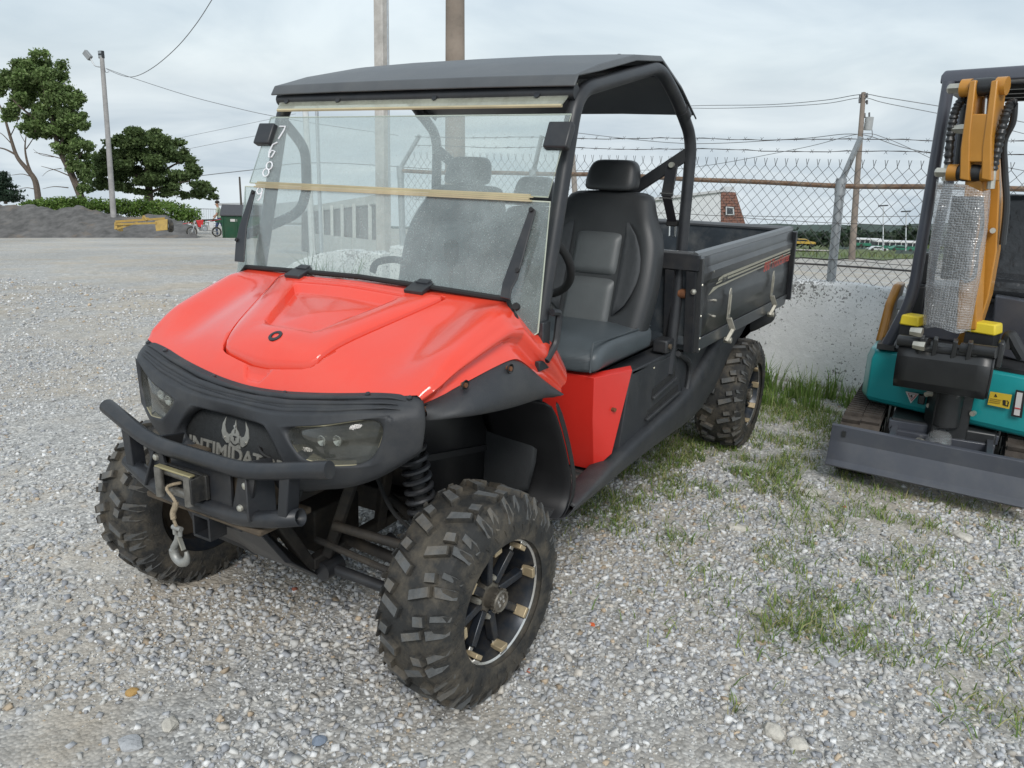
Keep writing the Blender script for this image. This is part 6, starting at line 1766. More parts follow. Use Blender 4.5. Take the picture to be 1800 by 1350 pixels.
leaves('crown', cl, 52000, .075, GREEN1, t1, 5, .2, .7)
# bare tree
b0 = T(68, 356)
t2 = thing('bare_tree', 'leafless grey tree with twisted branches behind the mound', 'tree', b0)
pth = [([b0, T(62, 318), T(48, 298), T(30, 275), T(18, 240), T(6, 200), T(-4, 178)], .17, .03), ([T(64, 322), T(50, 292), T(44, 262), T(46, 238)], .09, .02), ([T(28, 272), T(8, 262), T(-14, 258)], .06, .02), ([T(18, 240), T(30, 215), T(36, 195)], .03, .008), ([T(22, 255), T(4, 236), T(-10, 230)], .03, .01), ([T(46, 262), T(60, 240), T(62, 225)], .03, .008), ([T(58, 312), T(40, 306), T(20, 308)], .03, .008), ([T(12, 220), T(2, 205), T(-6, 196)], .02, .006), ([T(44, 250), T(36, 236), T(34, 225)], .02, .006), ([T(66, 334), T(48, 330), T(30, 333)], .03, .008), ([T(120, 330), T(95, 328), T(75, 332)], .03, .008), ([T(108, 296), T(86, 300), T(74, 310)], .02, .006), ([T(94, 276), T(72, 272), T(58, 262)], .02, .006)]
wood(t2, pth)
# oak
k = 47.0 / FPX; b0 = T(262, 356, 47)
t3 = thing('round_oak_tree', 'wide round dark green oak behind the light pole', 'tree', b0)
wood(t3, [([b0, T(262, 330, 47), T(258, 305, 47), T(262, 270, 47)], .28, .10), ([T(262, 330, 47), T(290, 300, 47), T(315, 285, 47)], .13, .03), ([T(260, 325, 47), T(230, 300, 47), T(200, 290, 47)], .13, .03), ([T(258, 305, 47), T(280, 270, 47), T(290, 250, 47)], .1, .03), ([T(264, 338, 47), T(300, 325, 47), T(335, 318, 47)], .1, .03), ([T(262, 340, 47), T(228, 330, 47), T(195, 325, 47)], .09, .03)])
cl = []
for (px, py, rx, ry) in ((255, 238, 26, 14), (230, 245, 24, 16), (280, 248, 26, 16), (205, 262, 24, 18), (305, 262, 24, 18), (250, 265, 34, 20), (325, 280, 18, 16), (185, 285, 22, 18), (220, 290, 30, 18), (290, 290, 30, 20), (340, 300, 16, 14), (255, 312, 34, 16), (310, 318, 26, 14), (200, 318, 24, 14), (350, 322, 18, 10), (180, 305, 16, 14), (235, 330, 24, 10), (335, 338, 22, 10), (365, 332, 14, 8), (290, 335, 22, 9), (170, 325, 14, 10), (375, 345, 10, 6)):
    for q_ in range(8):
        cl.append((T(px + random.uniform(-.8, .8) * rx, py + random.uniform(-.8, .8) * ry, 47 + random.uniform(-2.2, 2.2)), np.array([rx * .52, rx * .52, ry * .46]) * k * random.uniform(.7, 1.15)))
leaves('crown', cl, 60000, .085, GREEN2, t3, 6, .2, .7)
# conifer at the edge
b0 = T(10, 358, 52)
t4 = thing('dark_conifer', 'small dark conifer beside the bare tree', 'tree', b0)
wood(t4, [([b0, T(8, 335, 52), T(6, 302, 52)], .12, .03)])
cl = [(T(7 + random.uniform(-1, 1) * (4 + i * 2.6), 304 + i * 4, 52 + random.uniform(-.8, .8)), np.array([.22 + i * .035, .22 + i * .035, .12])) for i in range(13) for _ in range(5)]
leaves('crown', cl, 5000, .10, [(.022, .045, .026), (.03, .055, .03), (.02, .036, .022)], t4, 8, .3, .35)
# hedge
hb = T(190, 385, 39)
hd = thing('hedge', 'rough bright green hedge growing on top of the dirt mound', 'hedge', hb)
cl = []
for px in np.linspace(48, 345, 60):
    top = np.interp(px, [40, 70, 150, 210, 260, 300, 330, 350], [358, 350, 347, 350, 347, 352, 362, 372]); bot = np.interp(px, [40, 150, 350], [362, 372, 388])
    for q_ in range(4): cl.append((T(px + random.uniform(-4, 4), random.uniform(top + 4, bot), 39 + random.uniform(-.5, .8)), np.array([.28, .28, .2]) * random.uniform(.7, 1.2)))
leaves('foliage', cl, 14000, .075, [(.11, .19, .035), (.14, .23, .05), (.085, .15, .03), (.19, .27, .07)], hd, 9, .4, .45)
mb = MB()
for px in (80, 150, 230, 300): mb.tube([T(px, 392, 39.4), T(px + 3, 360, 39.4)], .03, 5)
mb.build('stems', BARK, hd)

# dirt mound
MOUND = mat('dark_dirt_pile', (.12, .115, .11), .95, 0, .45, 2.2, bump=1.0, bscale=4, dirt=(.21, .16, .115), dscale=.4, damt=.85, dlo=.5, dhi=.62)
cols = np.linspace(-160, 345, 90); rows = [[], [], [], [], [], [], []]
for i, px in enumerate(cols):
    crest = np.interp(px, [-160, 0, 60, 100, 140, 190, 230, 255, 285, 310, 345], [352, 356, 358, 365, 359, 372, 381, 374, 376, 384, 396]) + 1.5 * math.sin(px * .21) + 1.2 * math.sin(px * .083)
    base = A(px, 405, d=34.5); base[2] = hz(base[0], base[1])
    dd = (base - CAM) @ FW
    for r_, (t, f) in enumerate(((0, 0), (.6, .16), (1.4, .45), (2.3, .78), (3.2, .97), (3.8, 1.0), (9, -.2))):
        cr_ = A(px, crest, d=dd + 3.8); zb = hz(cr_[0], cr_[1])
        p = base + (cr_ - base) * (t / 3.8)
        gz = hz(p[0], p[1])
        z = gz + (cr_[2] - zb) * f + (0.05 * math.sin(px * .7 + r_ * 2.1) if 0 < r_ < 5 else -.05) + .04 * math.sin(px * 1.7 + r_)
        rows[r_].append((p[0], p[1], z))
mb = MB(); mb.grid(rows); md = mb.build('dirt_mound', MOUND, None, sub=1); tag(md, 'long pile of dark dirt at the back of the lot', None, None, 'structure')

# light pole with two floodlights
POLEW = mat('weathered_pole', (.30, .29, .28), .9, 0, .25, 3, bump=.4, bscale=20)
b0 = ground_at(200, 392); b0 = T(200, 385, 37.0)
lp = thing('light_pole', 'leaning grey wooden pole with two floodlights above the mound', 'light pole', b0)
mb = MB(); mb.tube([b0, T(189, 230, 37), T(179, 100, 37)], [.135, .115, .10], 10); mb.build('pole', POLEW, lp)
mb = MB(); mb.box(T(178, 96, 37), (.14, .32, .34)); fl_ = mb.build('floodlight', BLKS, lp, bevel=.02)
for dz in (-.09, .09):
    c = Vector(T(178, 96, 37)) + Vector((.075, 0, dz)); mb = MB(); mb.box(c, (.02, .24, .10)); mb.build('lamp_glass', GALV, fl_)
mb = MB(); mb.tube(spline([T(180, 118, 37), T(168, 116, 37), T(162, 108, 37), T(158, 101, 37)], 5), .03, 6); ar = mb.build('lamp_arm', GALV, lp)
mb = MB(); mb.bar(T(159, 103, 37), T(149, 91, 37), .18, .26); mb.build('floodlight', mat('lamp_grey', (.3, .31, .31), .5, .3), lp, bevel=.02)
mb = MB(); mb.tube(spline([T(184, 118, 37), T(186, 127, 37), T(192, 126, 37)], 4), .012, 5); mb.build('wire_loop', BARB, lp)

# yellow towed box blade
IMPY = mat('faded_yellow_paint', (.44, .29, .07), .55, 0, .15, 8, dirt=(.25, .16, .07), dscale=3, damt=.5)
c0 = A(250, 406, d=32.5); c0[2] = hz(c0[0], c0[1])
dI = float((c0 - CAM) @ FW)
def I(px, py, dd=0): return Vector(A(px, py, d=dI + dd))
im = thing('yellow_grader_implement', 'yellow towed box blade lying in front of the dirt mound', 'implement', c0)
mb = MB(); mb.prism([I(201, 391), I(206, 389), I(206, 402), I(201, 403)], RT * .35 * 0 + FW * .5); mb.build('end_plate', IMPY, im)
mb = MB(); mb.prism([I(272, 388, -.2), I(294, 385, -.2), I(294, 404, -.2), I(274, 406, -.2)], FW * .05); mb.build('end_plate', IMPY, im, bevel=.01)
mb = MB(); mb.bar(I(203, 389.5), I(290, 384, .3), .09, .09); mb.build('beam', IMPY, im)
mb = MB(); mb.bar(I(203, 394), I(275, 392, -.2), .08, .08); mb.build('beam', IMPY, im)
mb = MB(); mb.bar(I(206, 402), I(242, 391, .1), .07, .07); mb.build('draw_bar', IMPY, im)
mb = MB(); mb.bar(I(252, 380, .2), I(258, 388, .1), .08, .08); mb.bar(I(250, 383, .2), I(262, 384, .2), .06, .06); mb.build('lift_bracket', IMPY, im)
mb = MB(); mb.lathe([(-.08, .10), (-.08, .24), (-.05, .27), (.05, .27), (.08, .24), (.08, .10)], 22, 'y'); wl_ = mb.build('wheel', TYRE, im, local=True)
wl_.location = I(299, 397, .3) - im.location; wl_.rotation_euler = (0, 0, R(70))
mb = MB(); mb.cyl((0, -.06, 0), (0, .06, 0), .1, 14); o = mb.build('wheel_hub', GALV, wl_)

# dirt bike, pushed by a person
fx_ = Vector((.93, -.36, 0)).normalized(); fy_ = Vector((0, 0, 1)).cross(fx_); BM_ = None
b0 = Vector(ground_at(361, 418)); dB = float((np.array(b0) - CAM) @ FW)
def frame(o, fx=fx_, fy=fy_, s=1.0): return lambda x, y, z: Vector(o) + (fx * x + fy * y + Vector((0, 0, 1)) * z) * s
B = frame(b0, s=.98)
bike = thing('dirt_bike', 'red dirt bike pushed past the green dumpster', 'motorcycle', b0)
BRED = mat('bike_red', (.55, .03, .03), .4, 0, .08)
for x, rr, nm in ((.60, .29, 'front'), (-.55, .27, 'rear')):
    c = B(x, 0, rr); mb = MB(); rl = rr * .86
    mb.tube([c + (fx_ * math.cos(a) + Vector((0, 0, 1)) * math.sin(a)) * (rl - .035) for a in np.linspace(0, 2 * math.pi, 29)[:-1]], .035, 8, closed=True); w1 = mb.build('wheel', TYRE, bike)
    mb = MB(); mb.tube([c + (fx_ * math.cos(a) + Vector((0, 0, 1)) * math.sin(a)) * (rl - .07) for a in np.linspace(0, 2 * math.pi, 29)[:-1]], .014, 6, closed=True)
    for a in np.linspace(0, math.pi, 9)[:-1]:
        e_ = (fx_ * math.cos(a) + Vector((0, 0, 1)) * math.sin(a)) * (rl - .07); mb.tube([c - e_, c + e_], .004, 3)
    mb.build('rim', ALU, w1)
mb = MB(); mb.tube([B(.60, .07, .29), B(.42, .07, .80)], .022, 7); mb.tube([B(.60, -.07, .29), B(.42, -.07, .80)], .022, 7); mb.build('fork', GALV, bike)
mb = MB(); mb.tube([B(.40, 0, .86), B(.30, .0, .45), B(-.10, 0, .32), B(-.2, 0, .72), B(.38, 0, .78)], .022, 7); mb.tube([B(-.1, .09, .36), B(-.55, .09, .27)], .02, 6); mb.tube([B(-.2, 0, .72), B(-.5, 0, .80)], .018, 6); mb.build('frame', mat('bike_frame', (.3, .3, .3), .4, .6), bike)
mb = MB(); mb.box(B(.08, 0, .48), (.30, .2, .28)); mb.cyl(B(.02, -.12, .42), B(.02, .14, .42), .11, 14); mb.build('engine', GALV, bike, bevel=.02)
mb = MB(); mb.grid([[B(x, y, z) for y in (-.07, 0, .07)] for x, z in ((.98, .66), (.78, .70), (.55, .70), (.38, .66))]); mb.build('front_fender', BRED, bike, solid=.01)
mb = MB(); mb.grid([[B(x, y, z) for y in (-.08, 0, .08)] for x, z in ((-.15, .80), (-.45, .80), (-.75, .86), (-.95, .88))]); mb.build('rear_fender', BRED, bike, solid=.015)
mb = MB(); mb.prism([B(.38, .09, .82), B(.05, .11, .84), B(.12, .13, .52), B(.30, .13, .50)], -fy_ * .22 * .86); mb.build('tank_shroud', BRED, bike, bevel=.02)
mb = MB(); mb.prism([B(.10, .06, .86), B(-.60, .06, .87), B(-.60, .06, .81), B(.05, .06, .78)], -fy_ * .12 * .86); mb.build('seat', BLKD, bike, bevel=.02)
mb = MB(); mb.prism([B(-.18, .11, .74), B(-.42, .11, .76), B(-.36, .11, .48), B(-.22, .11, .48)], -fy_ * .02); mb.build('number_plate', mat('plate_white', (.7, .7, .7), .5), bike)
mb = MB(); mb.tube([B(.36, -.36, 1.00), B(.40, -.15, .94), B(.40, .15, .94), B(.36, .36, 1.00)], .014, 6); mb.build('handlebar', BLKS, bike)

def person(o, fx, fy, hgt):
    Pn = frame(o, fx, fy, hgt / 1.75)
    J = {'pel': (0, 0, .95), 'w': (.01, 0, 1.08), 'ch': (.03, 0, 1.30), 'nk': (.05, 0, 1.47), 'hd0': (.075, 0, 1.56), 'hd1': (.085, 0, 1.68),
         'sl': (.03, .17, 1.40), 'el': (.06, .22, 1.13), 'hl': (.22, .20, .93), 'fl': (.28, .19, .87), 'sr': (.03, -.17, 1.40), 'er': (.10, -.22, 1.15), 'hr': (.30, -.19, 1.02), 'fr': (.36, -.18, .98),
         'pl': (0, .09, .90), 'kl': (.16, .10, .50), 'al': (.12, .10, .09), 'tl': (.27, .10, .035), 'pr': (0, -.09, .90), 'kr': (-.10, -.10, .52), 'ar': (-.42, -.10, .20), 'tr': (-.40, -.10, .05)}
    rad = {'pel': .135, 'w': .12, 'ch': .145, 'nk': .055, 'hd0': .085, 'hd1': .085, 'sl': .062, 'el': .045, 'hl': .034, 'fl': .03, 'sr': .062, 'er': .045, 'hr': .034, 'fr': .03, 'pl': .095, 'kl': .066, 'al': .048, 'tl': .042, 'pr': .095, 'kr': .066, 'ar': .048, 'tr': .042}
    E_ = [('pel', 'w'), ('w', 'ch'), ('ch', 'nk'), ('nk', 'hd0'), ('hd0', 'hd1'), ('ch', 'sl'), ('sl', 'el'), ('el', 'hl'), ('hl', 'fl'), ('ch', 'sr'), ('sr', 'er'), ('er', 'hr'), ('hr', 'fr'), ('pel', 'pl'), ('pl', 'kl'), ('kl', 'al'), ('al', 'tl'), ('pel', 'pr'), ('pr', 'kr'), ('kr', 'ar'), ('ar', 'tr')]
    names = list(J); idx = {n: i for i, n in enumerate(names)}
    me = bpy.data.meshes.new('person'); me.from_pydata([tuple(Pn(*J[n])) for n in names], [(idx[a], idx[b]) for a, b in E_], [])
    ob = bpy.data.objects.new('person', me); COL.objects.link(ob)
    ob.modifiers.new('skin', 'SKIN')
    s = hgt / 1.75
    for n in names:
        sv = me.skin_vertices[0].data[idx[n]]; sv.radius = (rad[n] * s, rad[n] * s * .92); sv.use_root = (n == 'pel')
    sb_ = ob.modifiers.new('sub', 'SUBSURF'); sb_.levels = 2; sb_.render_levels = 2
    dg = bpy.context.evaluated_depsgraph_get(); m2 = bpy.data.meshes.new_from_object(ob.evaluated_get(dg))
    bpy.data.objects.remove(ob)
    for m_ in (mat('shirt_pale_green', (.42, .47, .36), .8), mat('blue_jeans', (.045, .07, .15), .85), mat('skin', (.42, .24, .16), .6), mat('brown_boots', (.09, .06, .04), .8)): m2.materials.append(m_)
    zb = Vector(o).z
    for p in m2.polygons:
        c = p.center; h = (c.z - zb) / s; lat = (c - Vector(o)).dot(fx) / s; side = abs((c - Vector(o)).dot(fy) / s)
        if h > 1.46: k_ = 2
        elif h > .96 and not (side > .155 and h < 1.22): k_ = 0
        elif side > .155 and h < 1.22 and h > .8 and lat > .02: k_ = 2
        elif h < .13 or (lat < -.33 and h < .24): k_ = 3
        else: k_ = 1
        p.material_index = k_; p.use_smooth = True
    ob = bpy.data.objects.new('person', m2); COL.objects.link(ob)
    h0 = Pn(.075, 0, 1.66)
    mb = MB(); bm = bmesh.new(); bmesh.ops.create_icosphere(bm, subdivisions=2, radius=.118 * s)
    V = []
    for v in bm.verts:
        c = Vector(v.co); c.z = max(c.z, -.03 * s); V.append(h0 - fx * .012 + Vector((c.x, c.y, c.z * .95 + .03 * s)))
    mb.add(V, [[v.index for v in f.verts] for f in bm.faces]); bm.free()
    mb.build('hair', mat('dark_hair', (.03, .02, .015), .8), ob)
    mb = MB(); mb.tube([h0 + fx * .085 * s - Vector((0, 0, .05 * s)), h0 + fx * .115 * s - Vector((0, 0, .075 * s))], [.012, .016], 6); mb.build('nose', mat('skin', (.42, .24, .16), .6), ob)
    return ob
px_ = Vector((.60, -.80, 0)); pp = person(np.array(ground_at(384, 417)) + np.array([-.1, .05, 0]), px_, Vector((0, 0, 1)).cross(px_), 1.72)
tag(pp, 'person in pale shirt and blue jeans pushing the red dirt bike', 'person')

# dumpster
DG = mat('dumpster_green', (.018, .085, .045), .5, 0, .15, 3, dirt=(.06, .05, .035), dscale=3, damt=.4)
c0 = Vector(ground_at(416, 418)); dm = thing('dumpster', 'dark green dumpster with sloped black lid behind the windscreen edge', 'dumpster', c0)
dfx = Vector((-.72, .69, 0)); dfy = Vector((.69, .72, 0)).normalized(); Q = frame(c0 + Vector((-.3, .2, 0)), dfx, dfy)
mb = MB(); mb.prism([Q(-.95, .55, .0), Q(.95, .55, .0), Q(.95, .75, 1.05), Q(-.95, .75, 1.05)], None, [Q(-.95, -.75, .0), Q(.95, -.75, .0), Q(.95, -.75, 1.40), Q(-.95, -.75, 1.40)]); bdy = mb.build('bin_body', DG, dm, bevel=.015)
mb = MB(); mb.prism([Q(-1.0, .82, 1.06), Q(1.0, .82, 1.06), Q(1.0, -.8, 1.45), Q(-1.0, -.8, 1.45)], (0, 0, .06)); mb.build('lid', mat('bin_lid', (.06, .06, .065), .7), dm, bevel=.01)
for x in (-.9, -.3, .3, .9):
    mb = MB(); mb.bar(Q(x, .60, .1), Q(x, .76, 1.0), .06, .05); mb.build('rib', DG, bdy)
mb = MB(); mb.box(Q(-.98, 0, .75), (.08, .9, .12)); mb.build('lift_pocket', DG, bdy)
mb = MB(); mb.prism([Q(-.55, .725, .80), Q(-.25, .725, .80), Q(-.25, .745, .92), Q(-.55, .745, .92)], dfy * .01); mb.build('paper_label', WHT, bdy)

# pale rail fence behind the bike
dF = 44.0
rf = thing('pale_rail_fence', 'pale metal picket fence behind the dirt bike', 'fence', T(350, 398, dF))
RAILW = mat('pale_metal', (.40, .42, .43), .5, .4)
for y in (368, 393):
    mb = MB(); mb.bar(T(318, y - 2, dF), T(425, y + 1, dF), .04, .04); mb.build('rail', RAILW, rf)
for i in range(34):
    px = 320 + i * 3.1; mb = MB() if i == 0 else mb
    if i == 0: mb.cyl(T(px, 366, dF), T(px, 400, dF), .014, 5); first = mb.build('picket', RAILW, rf); base_px = np.array(T(px, 383, dF))
    else:
        o = first.copy(); COL.objects.link(o); o.location = Vector(first.location) + Vector(np.array(T(px, 383 + i * .09, dF)) - base_px)
# small distant house and pole behind the dumpster
c0 = T(420, 385, 90); hs = thing('pale_flat_building', 'small pale building with a flat roof far behind the dumpster', 'building', c0)
mb = MB(); mb.box(np.array(T(432, 372, 90)), (4, 3.2, 1.6)); w0 = mb.build('wall', mat('pale_siding', (.5, .5, .47), .8), hs); mb = MB(); mb.box(np.array(T(430, 360, 90)), (5, 4, .25)); mb.build('roof', mat('pale_roof', (.38, .38, .37), .8), hs)
mb = MB(); mb.box(np.array(T(416, 366, 88)), (.1, .5, .6)); mb.build('window', mat('dark_glass', (.03, .035, .04), .15), w0)
c0 = T(424, 380, 80); pl_ = thing('distant_pole', 'thin dark pole far behind the dumpster', 'pole', c0); mb = MB(); mb.tube([T(425, 375, 80), T(421, 311, 80)], [.12, .09], 6); mb.build('pole', mat('dark_pole', (.07, .06, .05), .9), pl_)

# ---------------- poles behind the wall
WPOLE = mat('brown_utility_pole', (.25, .205, .165), .95, 0, .35, 2.5, bump=.8, bscale=14, dirt=(.12, .09, .07), dscale=5, damt=.5)
def column(name, label, pb, pt, d, r_, m_, n=12, sides=None):
    a, b_ = T(*pb, d), T(*pt, d); zg = hz(a[0], a[1]); 
    u = (b_ - a); a2 = a + u * ((zg - a[2]) / u[2]); b2 = b_ + u * .15
    o = thing(name, label, 'pole', a2)
    mb = MB()
    if sides: mb.bar(a2, b2, r_ * 2, r_ * 2, (0, 1, 0))
    else: mb.tube([a2, a2 * .5 + b2 * .5, b2], [r_ * 1.1, r_, r_ * .95], n)
    mb.build('shaft', m_, o, bevel=.01 if sides else 0); return o
column('utility_pole', 'thick brown wooden utility pole standing behind the vehicle roof', (800, 300), (800, 0), 11.6, .15, WPOLE, 16)
gpole = column('square_post', 'weathered pale square post beside the brown utility pole', (673, 300), (670, 0), 11.0, .078, mat('pale_weathered_wood', (.47, .445, .41), .9, 0, .25, 3, bump=.7, bscale=18, dirt=(.22, .19, .16), dscale=4, damt=.5), sides=4)
mb = MB(); mb.tube([T(684, 330, 10.9), T(681, 0, 10.9)], .012, 6); mb.build('conduit', GALV, gpole)
column('thin_steel_post', 'thin steel post seen through the windscreen', (562, 350), (557, 200), 12.5, .03, GALV, 8)
column('white_pvc_post', 'pale slim plastic post between the thin steel post and the grab hoop', (545, 350), (538, 215), 15, .06, mat('white_plastic', (.55, .56, .55), .6), 8)
column('slim_pole', 'slim grey pole behind the driver seat and fence', (1010, 330), (1003, 225), 12, .045, mat('grey_pole', (.26, .23, .2), .8), 8)
# pole with transformer
c0 = T(1497, 458, 46); zg = hz(c0[0], c0[1]); tp_ = thing('transformer_pole', 'tall wooden power pole with grey transformer beyond the fence', 'power pole', T(1496, 470, 46))
mb = MB(); mb.tube([T(1496, 470, 46), T(1507, 310, 46), T(1518, 163, 46)], [.20, .17, .13], 10); mb.build('shaft', mat('pale_brown_pole', (.22, .18, .15), .9, 0, .3, 1.5), tp_)
mb = MB(); p = Vector(T(1527, 217, 46)); mb.cyl(p + Vector((0, 0, -.38)), p + Vector((0, 0, .36)), .24, 14); tf_ = mb.build('transformer', mat('transformer_grey', (.36, .37, .37), .5), tp_)
mb = MB(); mb.bar(T(1514, 215, 46), p, .1, .08); mb.build('bracket', GALV, tf_)
for px, py in ((1520, 203), (1528, 202)):
    mb = MB(); mb.cyl(T(px, py + 4, 46), T(px, py - 4, 46), .05, 8); mb.build('bushing', BLKS, tf_)
for px, py in ((1511, 178), (1524, 180), (1524, 168), (1512, 170)):
    mb = MB(); mb.bar(T(1517, 178, 46), T(px, py, 46), .08, .08); mb.cyl(T(px, py + 3, 46), T(px, py - 4, 46), .06, 8); mb.build('insulator', BLKS, tp_)
mb = MB(); mb.tube(spline([T(1532, 222, 46), T(1533, 240, 46), T(1524, 243, 46)], 4), .02, 4); mb.build('drop_wire', BARB, tp_)
# overhead wires
LINE = mat('cable_grey', (.16, .165, .17), .7)
def wire(label, pts, r_, grp='overhead wires'):
    P = [T(px, py, d) for px, py, d in pts]; mb = MB(); mb.tube(spline(P, 8), r_, 5, caps=False); o = mb.build('overhead_wire', LINE, None); tag(o, label, 'wire', grp)
wire('cable sagging from the light pole up out of the frame', [(188, 122, 37), (215, 133, 34), (238, 134, 31), (270, 118, 28), (310, 84, 26), (345, 42, 24), (376, -6, 22)], .013)
wire('cable running from the light pole down to the roof edge', [(186, 120, 37), (230, 136, 37), (330, 168, 36), (420, 191, 36), (475, 203, 36), (560, 218, 36), (700, 238, 36)], .013)
wire('higher of two faint wires above the oak', [(250, 256, 90), (400, 225, 90), (520, 200, 90)], .02)
wire('lower of two faint wires above the oak', [(300, 268, 90), (400, 248, 90), (520, 226, 90)], .02)
wire('dark wire level with the oak crown', [(330, 312, 60), (368, 307, 60), (440, 299, 60), (560, 286, 60), (800, 300, 60)], .03)
wire('upper wire reaching the transformer pole', [(1000, 195, 60), (1215, 186, 60), (1350, 184, 55), (1450, 176, 50), (1515, 166, 46), (1560, 172, 46), (1700, 195, 46), (1800, 215, 46)], .022)
wire('second wire reaching the transformer pole', [(1000, 180, 60), (1215, 190, 60), (1350, 188, 55), (1450, 182, 50), (1515, 172, 46), (1560, 182, 46), (1700, 210, 46), (1800, 235, 46)], .02)
wire('low wire crossing behind the fence top', [(1000, 232, 60), (1200, 252, 55), (1400, 244, 50), (1508, 236, 46), (1600, 262, 46), (1800, 300, 46)], .022)
wire('lower service wire behind the chain links', [(1000, 300, 60), (1200, 296, 60), (1400, 262, 50), (1508, 236, 46), (1560, 244, 46), (1640, 280, 46)], .018)
wire('lowest wire crossing the chain links', [(1180, 372, 60), (1330, 380, 60), (1500, 381, 60), (1800, 378, 60)], .025)
for i, (px, py, lab) in enumerate(((990, 230, 'wire ending'),)): pass

# ---------------- beyond the fence
def drape(name, pts, m_, lift, label, kind='structure'):
    """polygon of pixels laid on the terrain"""
    mb = MB(); n = len(pts[0]); rows = [[Vector(ground_at(px, py)) + Vector((0, 0, lift)) for px, py in row] for row in pts]
    mb.grid(rows); o = mb.build(name, m_, None); tag(o, label, None, None, kind); return o
FIELD = mat('rough_grass_field', (.10, .135, .045), .95, 0, .35, .35, bump=.6, bscale=3, dirt=(.20, .20, .08), dscale=.12, damt=.7)
xs_ = np.linspace(880, 2300, 60)
drape('grass_field', [[(px, 456 - (px - 1400) * -.004 + 2 * math.sin(px * .07)) for px in xs_], [(px, 446) for px in xs_], [(px, 438 + .004 * (px - 1400)) for px in xs_], [(px, 428) for px in xs_], [(px, 419) for px in xs_]], FIELD, .06, 'green field beyond the gravel lane')
# pale drive through the field
drape('drive', [[(px, 443.5 + (px - 1500) * .004) for px in xs_], [(px, 440.5 + (px - 1500) * .004) for px in xs_]], mat('pale_drive', (.42, .38, .33), .95, 0, .1), .2, 'pale road through the field')
# tall grass at the field's near edge
c4 = [ground_at(px, py)[:2] for px, py in ((1200, 458), (1720, 458), (1720, 444), (1200, 444))]
u_, v_ = rng.random((2, 2600, 1)); cand2 = (c4[0] * (1 - u_) + c4[1] * u_) * (1 - v_) + (c4[3] * (1 - u_) + c4[2] * u_) * v_
tag(blades('field_grass', cand2, .25, .75, .022, 77, [(.13, .18, .045), (.17, .21, .06), (.10, .15, .04), (.24, .25, .10)], .7), 'long grass at the near edge of the field', 'grass', None, 'stuff')
# hills
HILL = mat('wooded_hill', (.045, .068, .055), .95, 0, .35, .02, bump=.8, bscale=.08)
mb = MB(); cols = np.linspace(-400, 2400, 220); rows = [[], [], [], []]
g_ = np.random.default_rng(5); nz = np.convolve(g_.normal(size=260), np.ones(5) / 5, 'same')[:220] * 3.0
for i, px in enumerate(cols):
    top = np.interp(px, [-400, 300, 900, 1200, 1320, 1400, 1470, 1560, 1640, 1700, 1800, 2400], [405, 402, 398, 392, 391, 394, 393, 397, 393, 391, 394, 400]) + nz[i]
    for r_, (t, dd) in enumerate(((1.0, 1000), (.55, 900), (0, 820), (-.6, 700))):
        rows[r_].append(tuple(A(px, 432 + (top - 432) * t, d=dd) - np.array([0, 0, 0])))
mb.grid(rows); tag(mb.build('hills', HILL, None), 'low wooded hills on the horizon', None, None, 'structure')
# belt of trees in front of the hills
cl = []
for px in np.linspace(1180, 1760, 150):
    top = 410 + 4 * math.sin(px * .05) + random.uniform(-4, 3)
    for q_ in range(2): cl.append((T(px + random.uniform(-5, 5), random.uniform(top, 428), 300 + random.uniform(-15, 15)), np.array([2.6, 2.6, 1.5]) * random.uniform(.7, 1.3)))
o = leaves('tree_belt', cl, 9000, .9, [(.028, .048, .03), (.035, .058, .034), (.045, .065, .036)], None, 15, .3)
tag(o, 'distant belt of dark trees below the hills', 'woodland', None, 'stuff')
# buses and cars
def bus(px0, px1, ytop, ybot, d, m_, label):
    c = T((px0 + px1) / 2, ybot, d); k = d / FPX; L_ = (px1 - px0) * k; h = (ybot - ytop) * k
    o = thing('bus', label, 'bus', c, 'buses parked beyond the field')
    ex = Vector(RT); ex.z = 0; ex.normalize(); ey = Vector((-ex.y, ex.x, 0)); F_ = frame(Vector(c) - Vector(RT) * 0, ex, ey)
    def bxx(x0, x1, y0, y1, z0, z1): mb = MB(); mb.prism([F_(x0, y0, z0), F_(x1, y0, z0), F_(x1, y1, z0), F_(x0, y1, z0)], (0, 0, z1 - z0)); return mb
    bxx(-L_ / 2, L_ / 2, -1.2, 1.2, .35, h * .48).build('lower_body', m_, o, bevel=.05)
    bxx(-L_ / 2 + .05, L_ / 2 - .05, -1.17, 1.17, h * .48, h * .82).build('window_band', mat('dark_glass', (.03, .035, .04), .15), o)
    bxx(-L_ / 2, L_ / 2, -1.2, 1.2, h * .82, h).build('roof', mat('bus_white', (.7, .7, .7), .4), o, bevel=.05)
    for k_ in range(int(L_ / 1.4)):
        x = -L_ / 2 + .7 + k_ * 1.4; bxx(x, x + .12, -1.2, 1.2, h * .48, h * .82).build('window_post', mat('bus_white', (.7, .7, .7), .4), o)
    for x in (-L_ * .33, L_ * .3):
        mb = MB(); mb.cyl(F_(x, -1.22, .45), F_(x, -.9, .45), .45, 14); mb.build('wheel', TYRE, o)
BUSG = mat('bus_green', (.03, .18, .11), .4)
bus(1533, 1612, 423, 440, 190, BUSG, 'long green and white bus parked beyond the field'); bus(1502, 1548, 419, 434, 215, BUSG, 'bus partly hidden behind the long green bus')
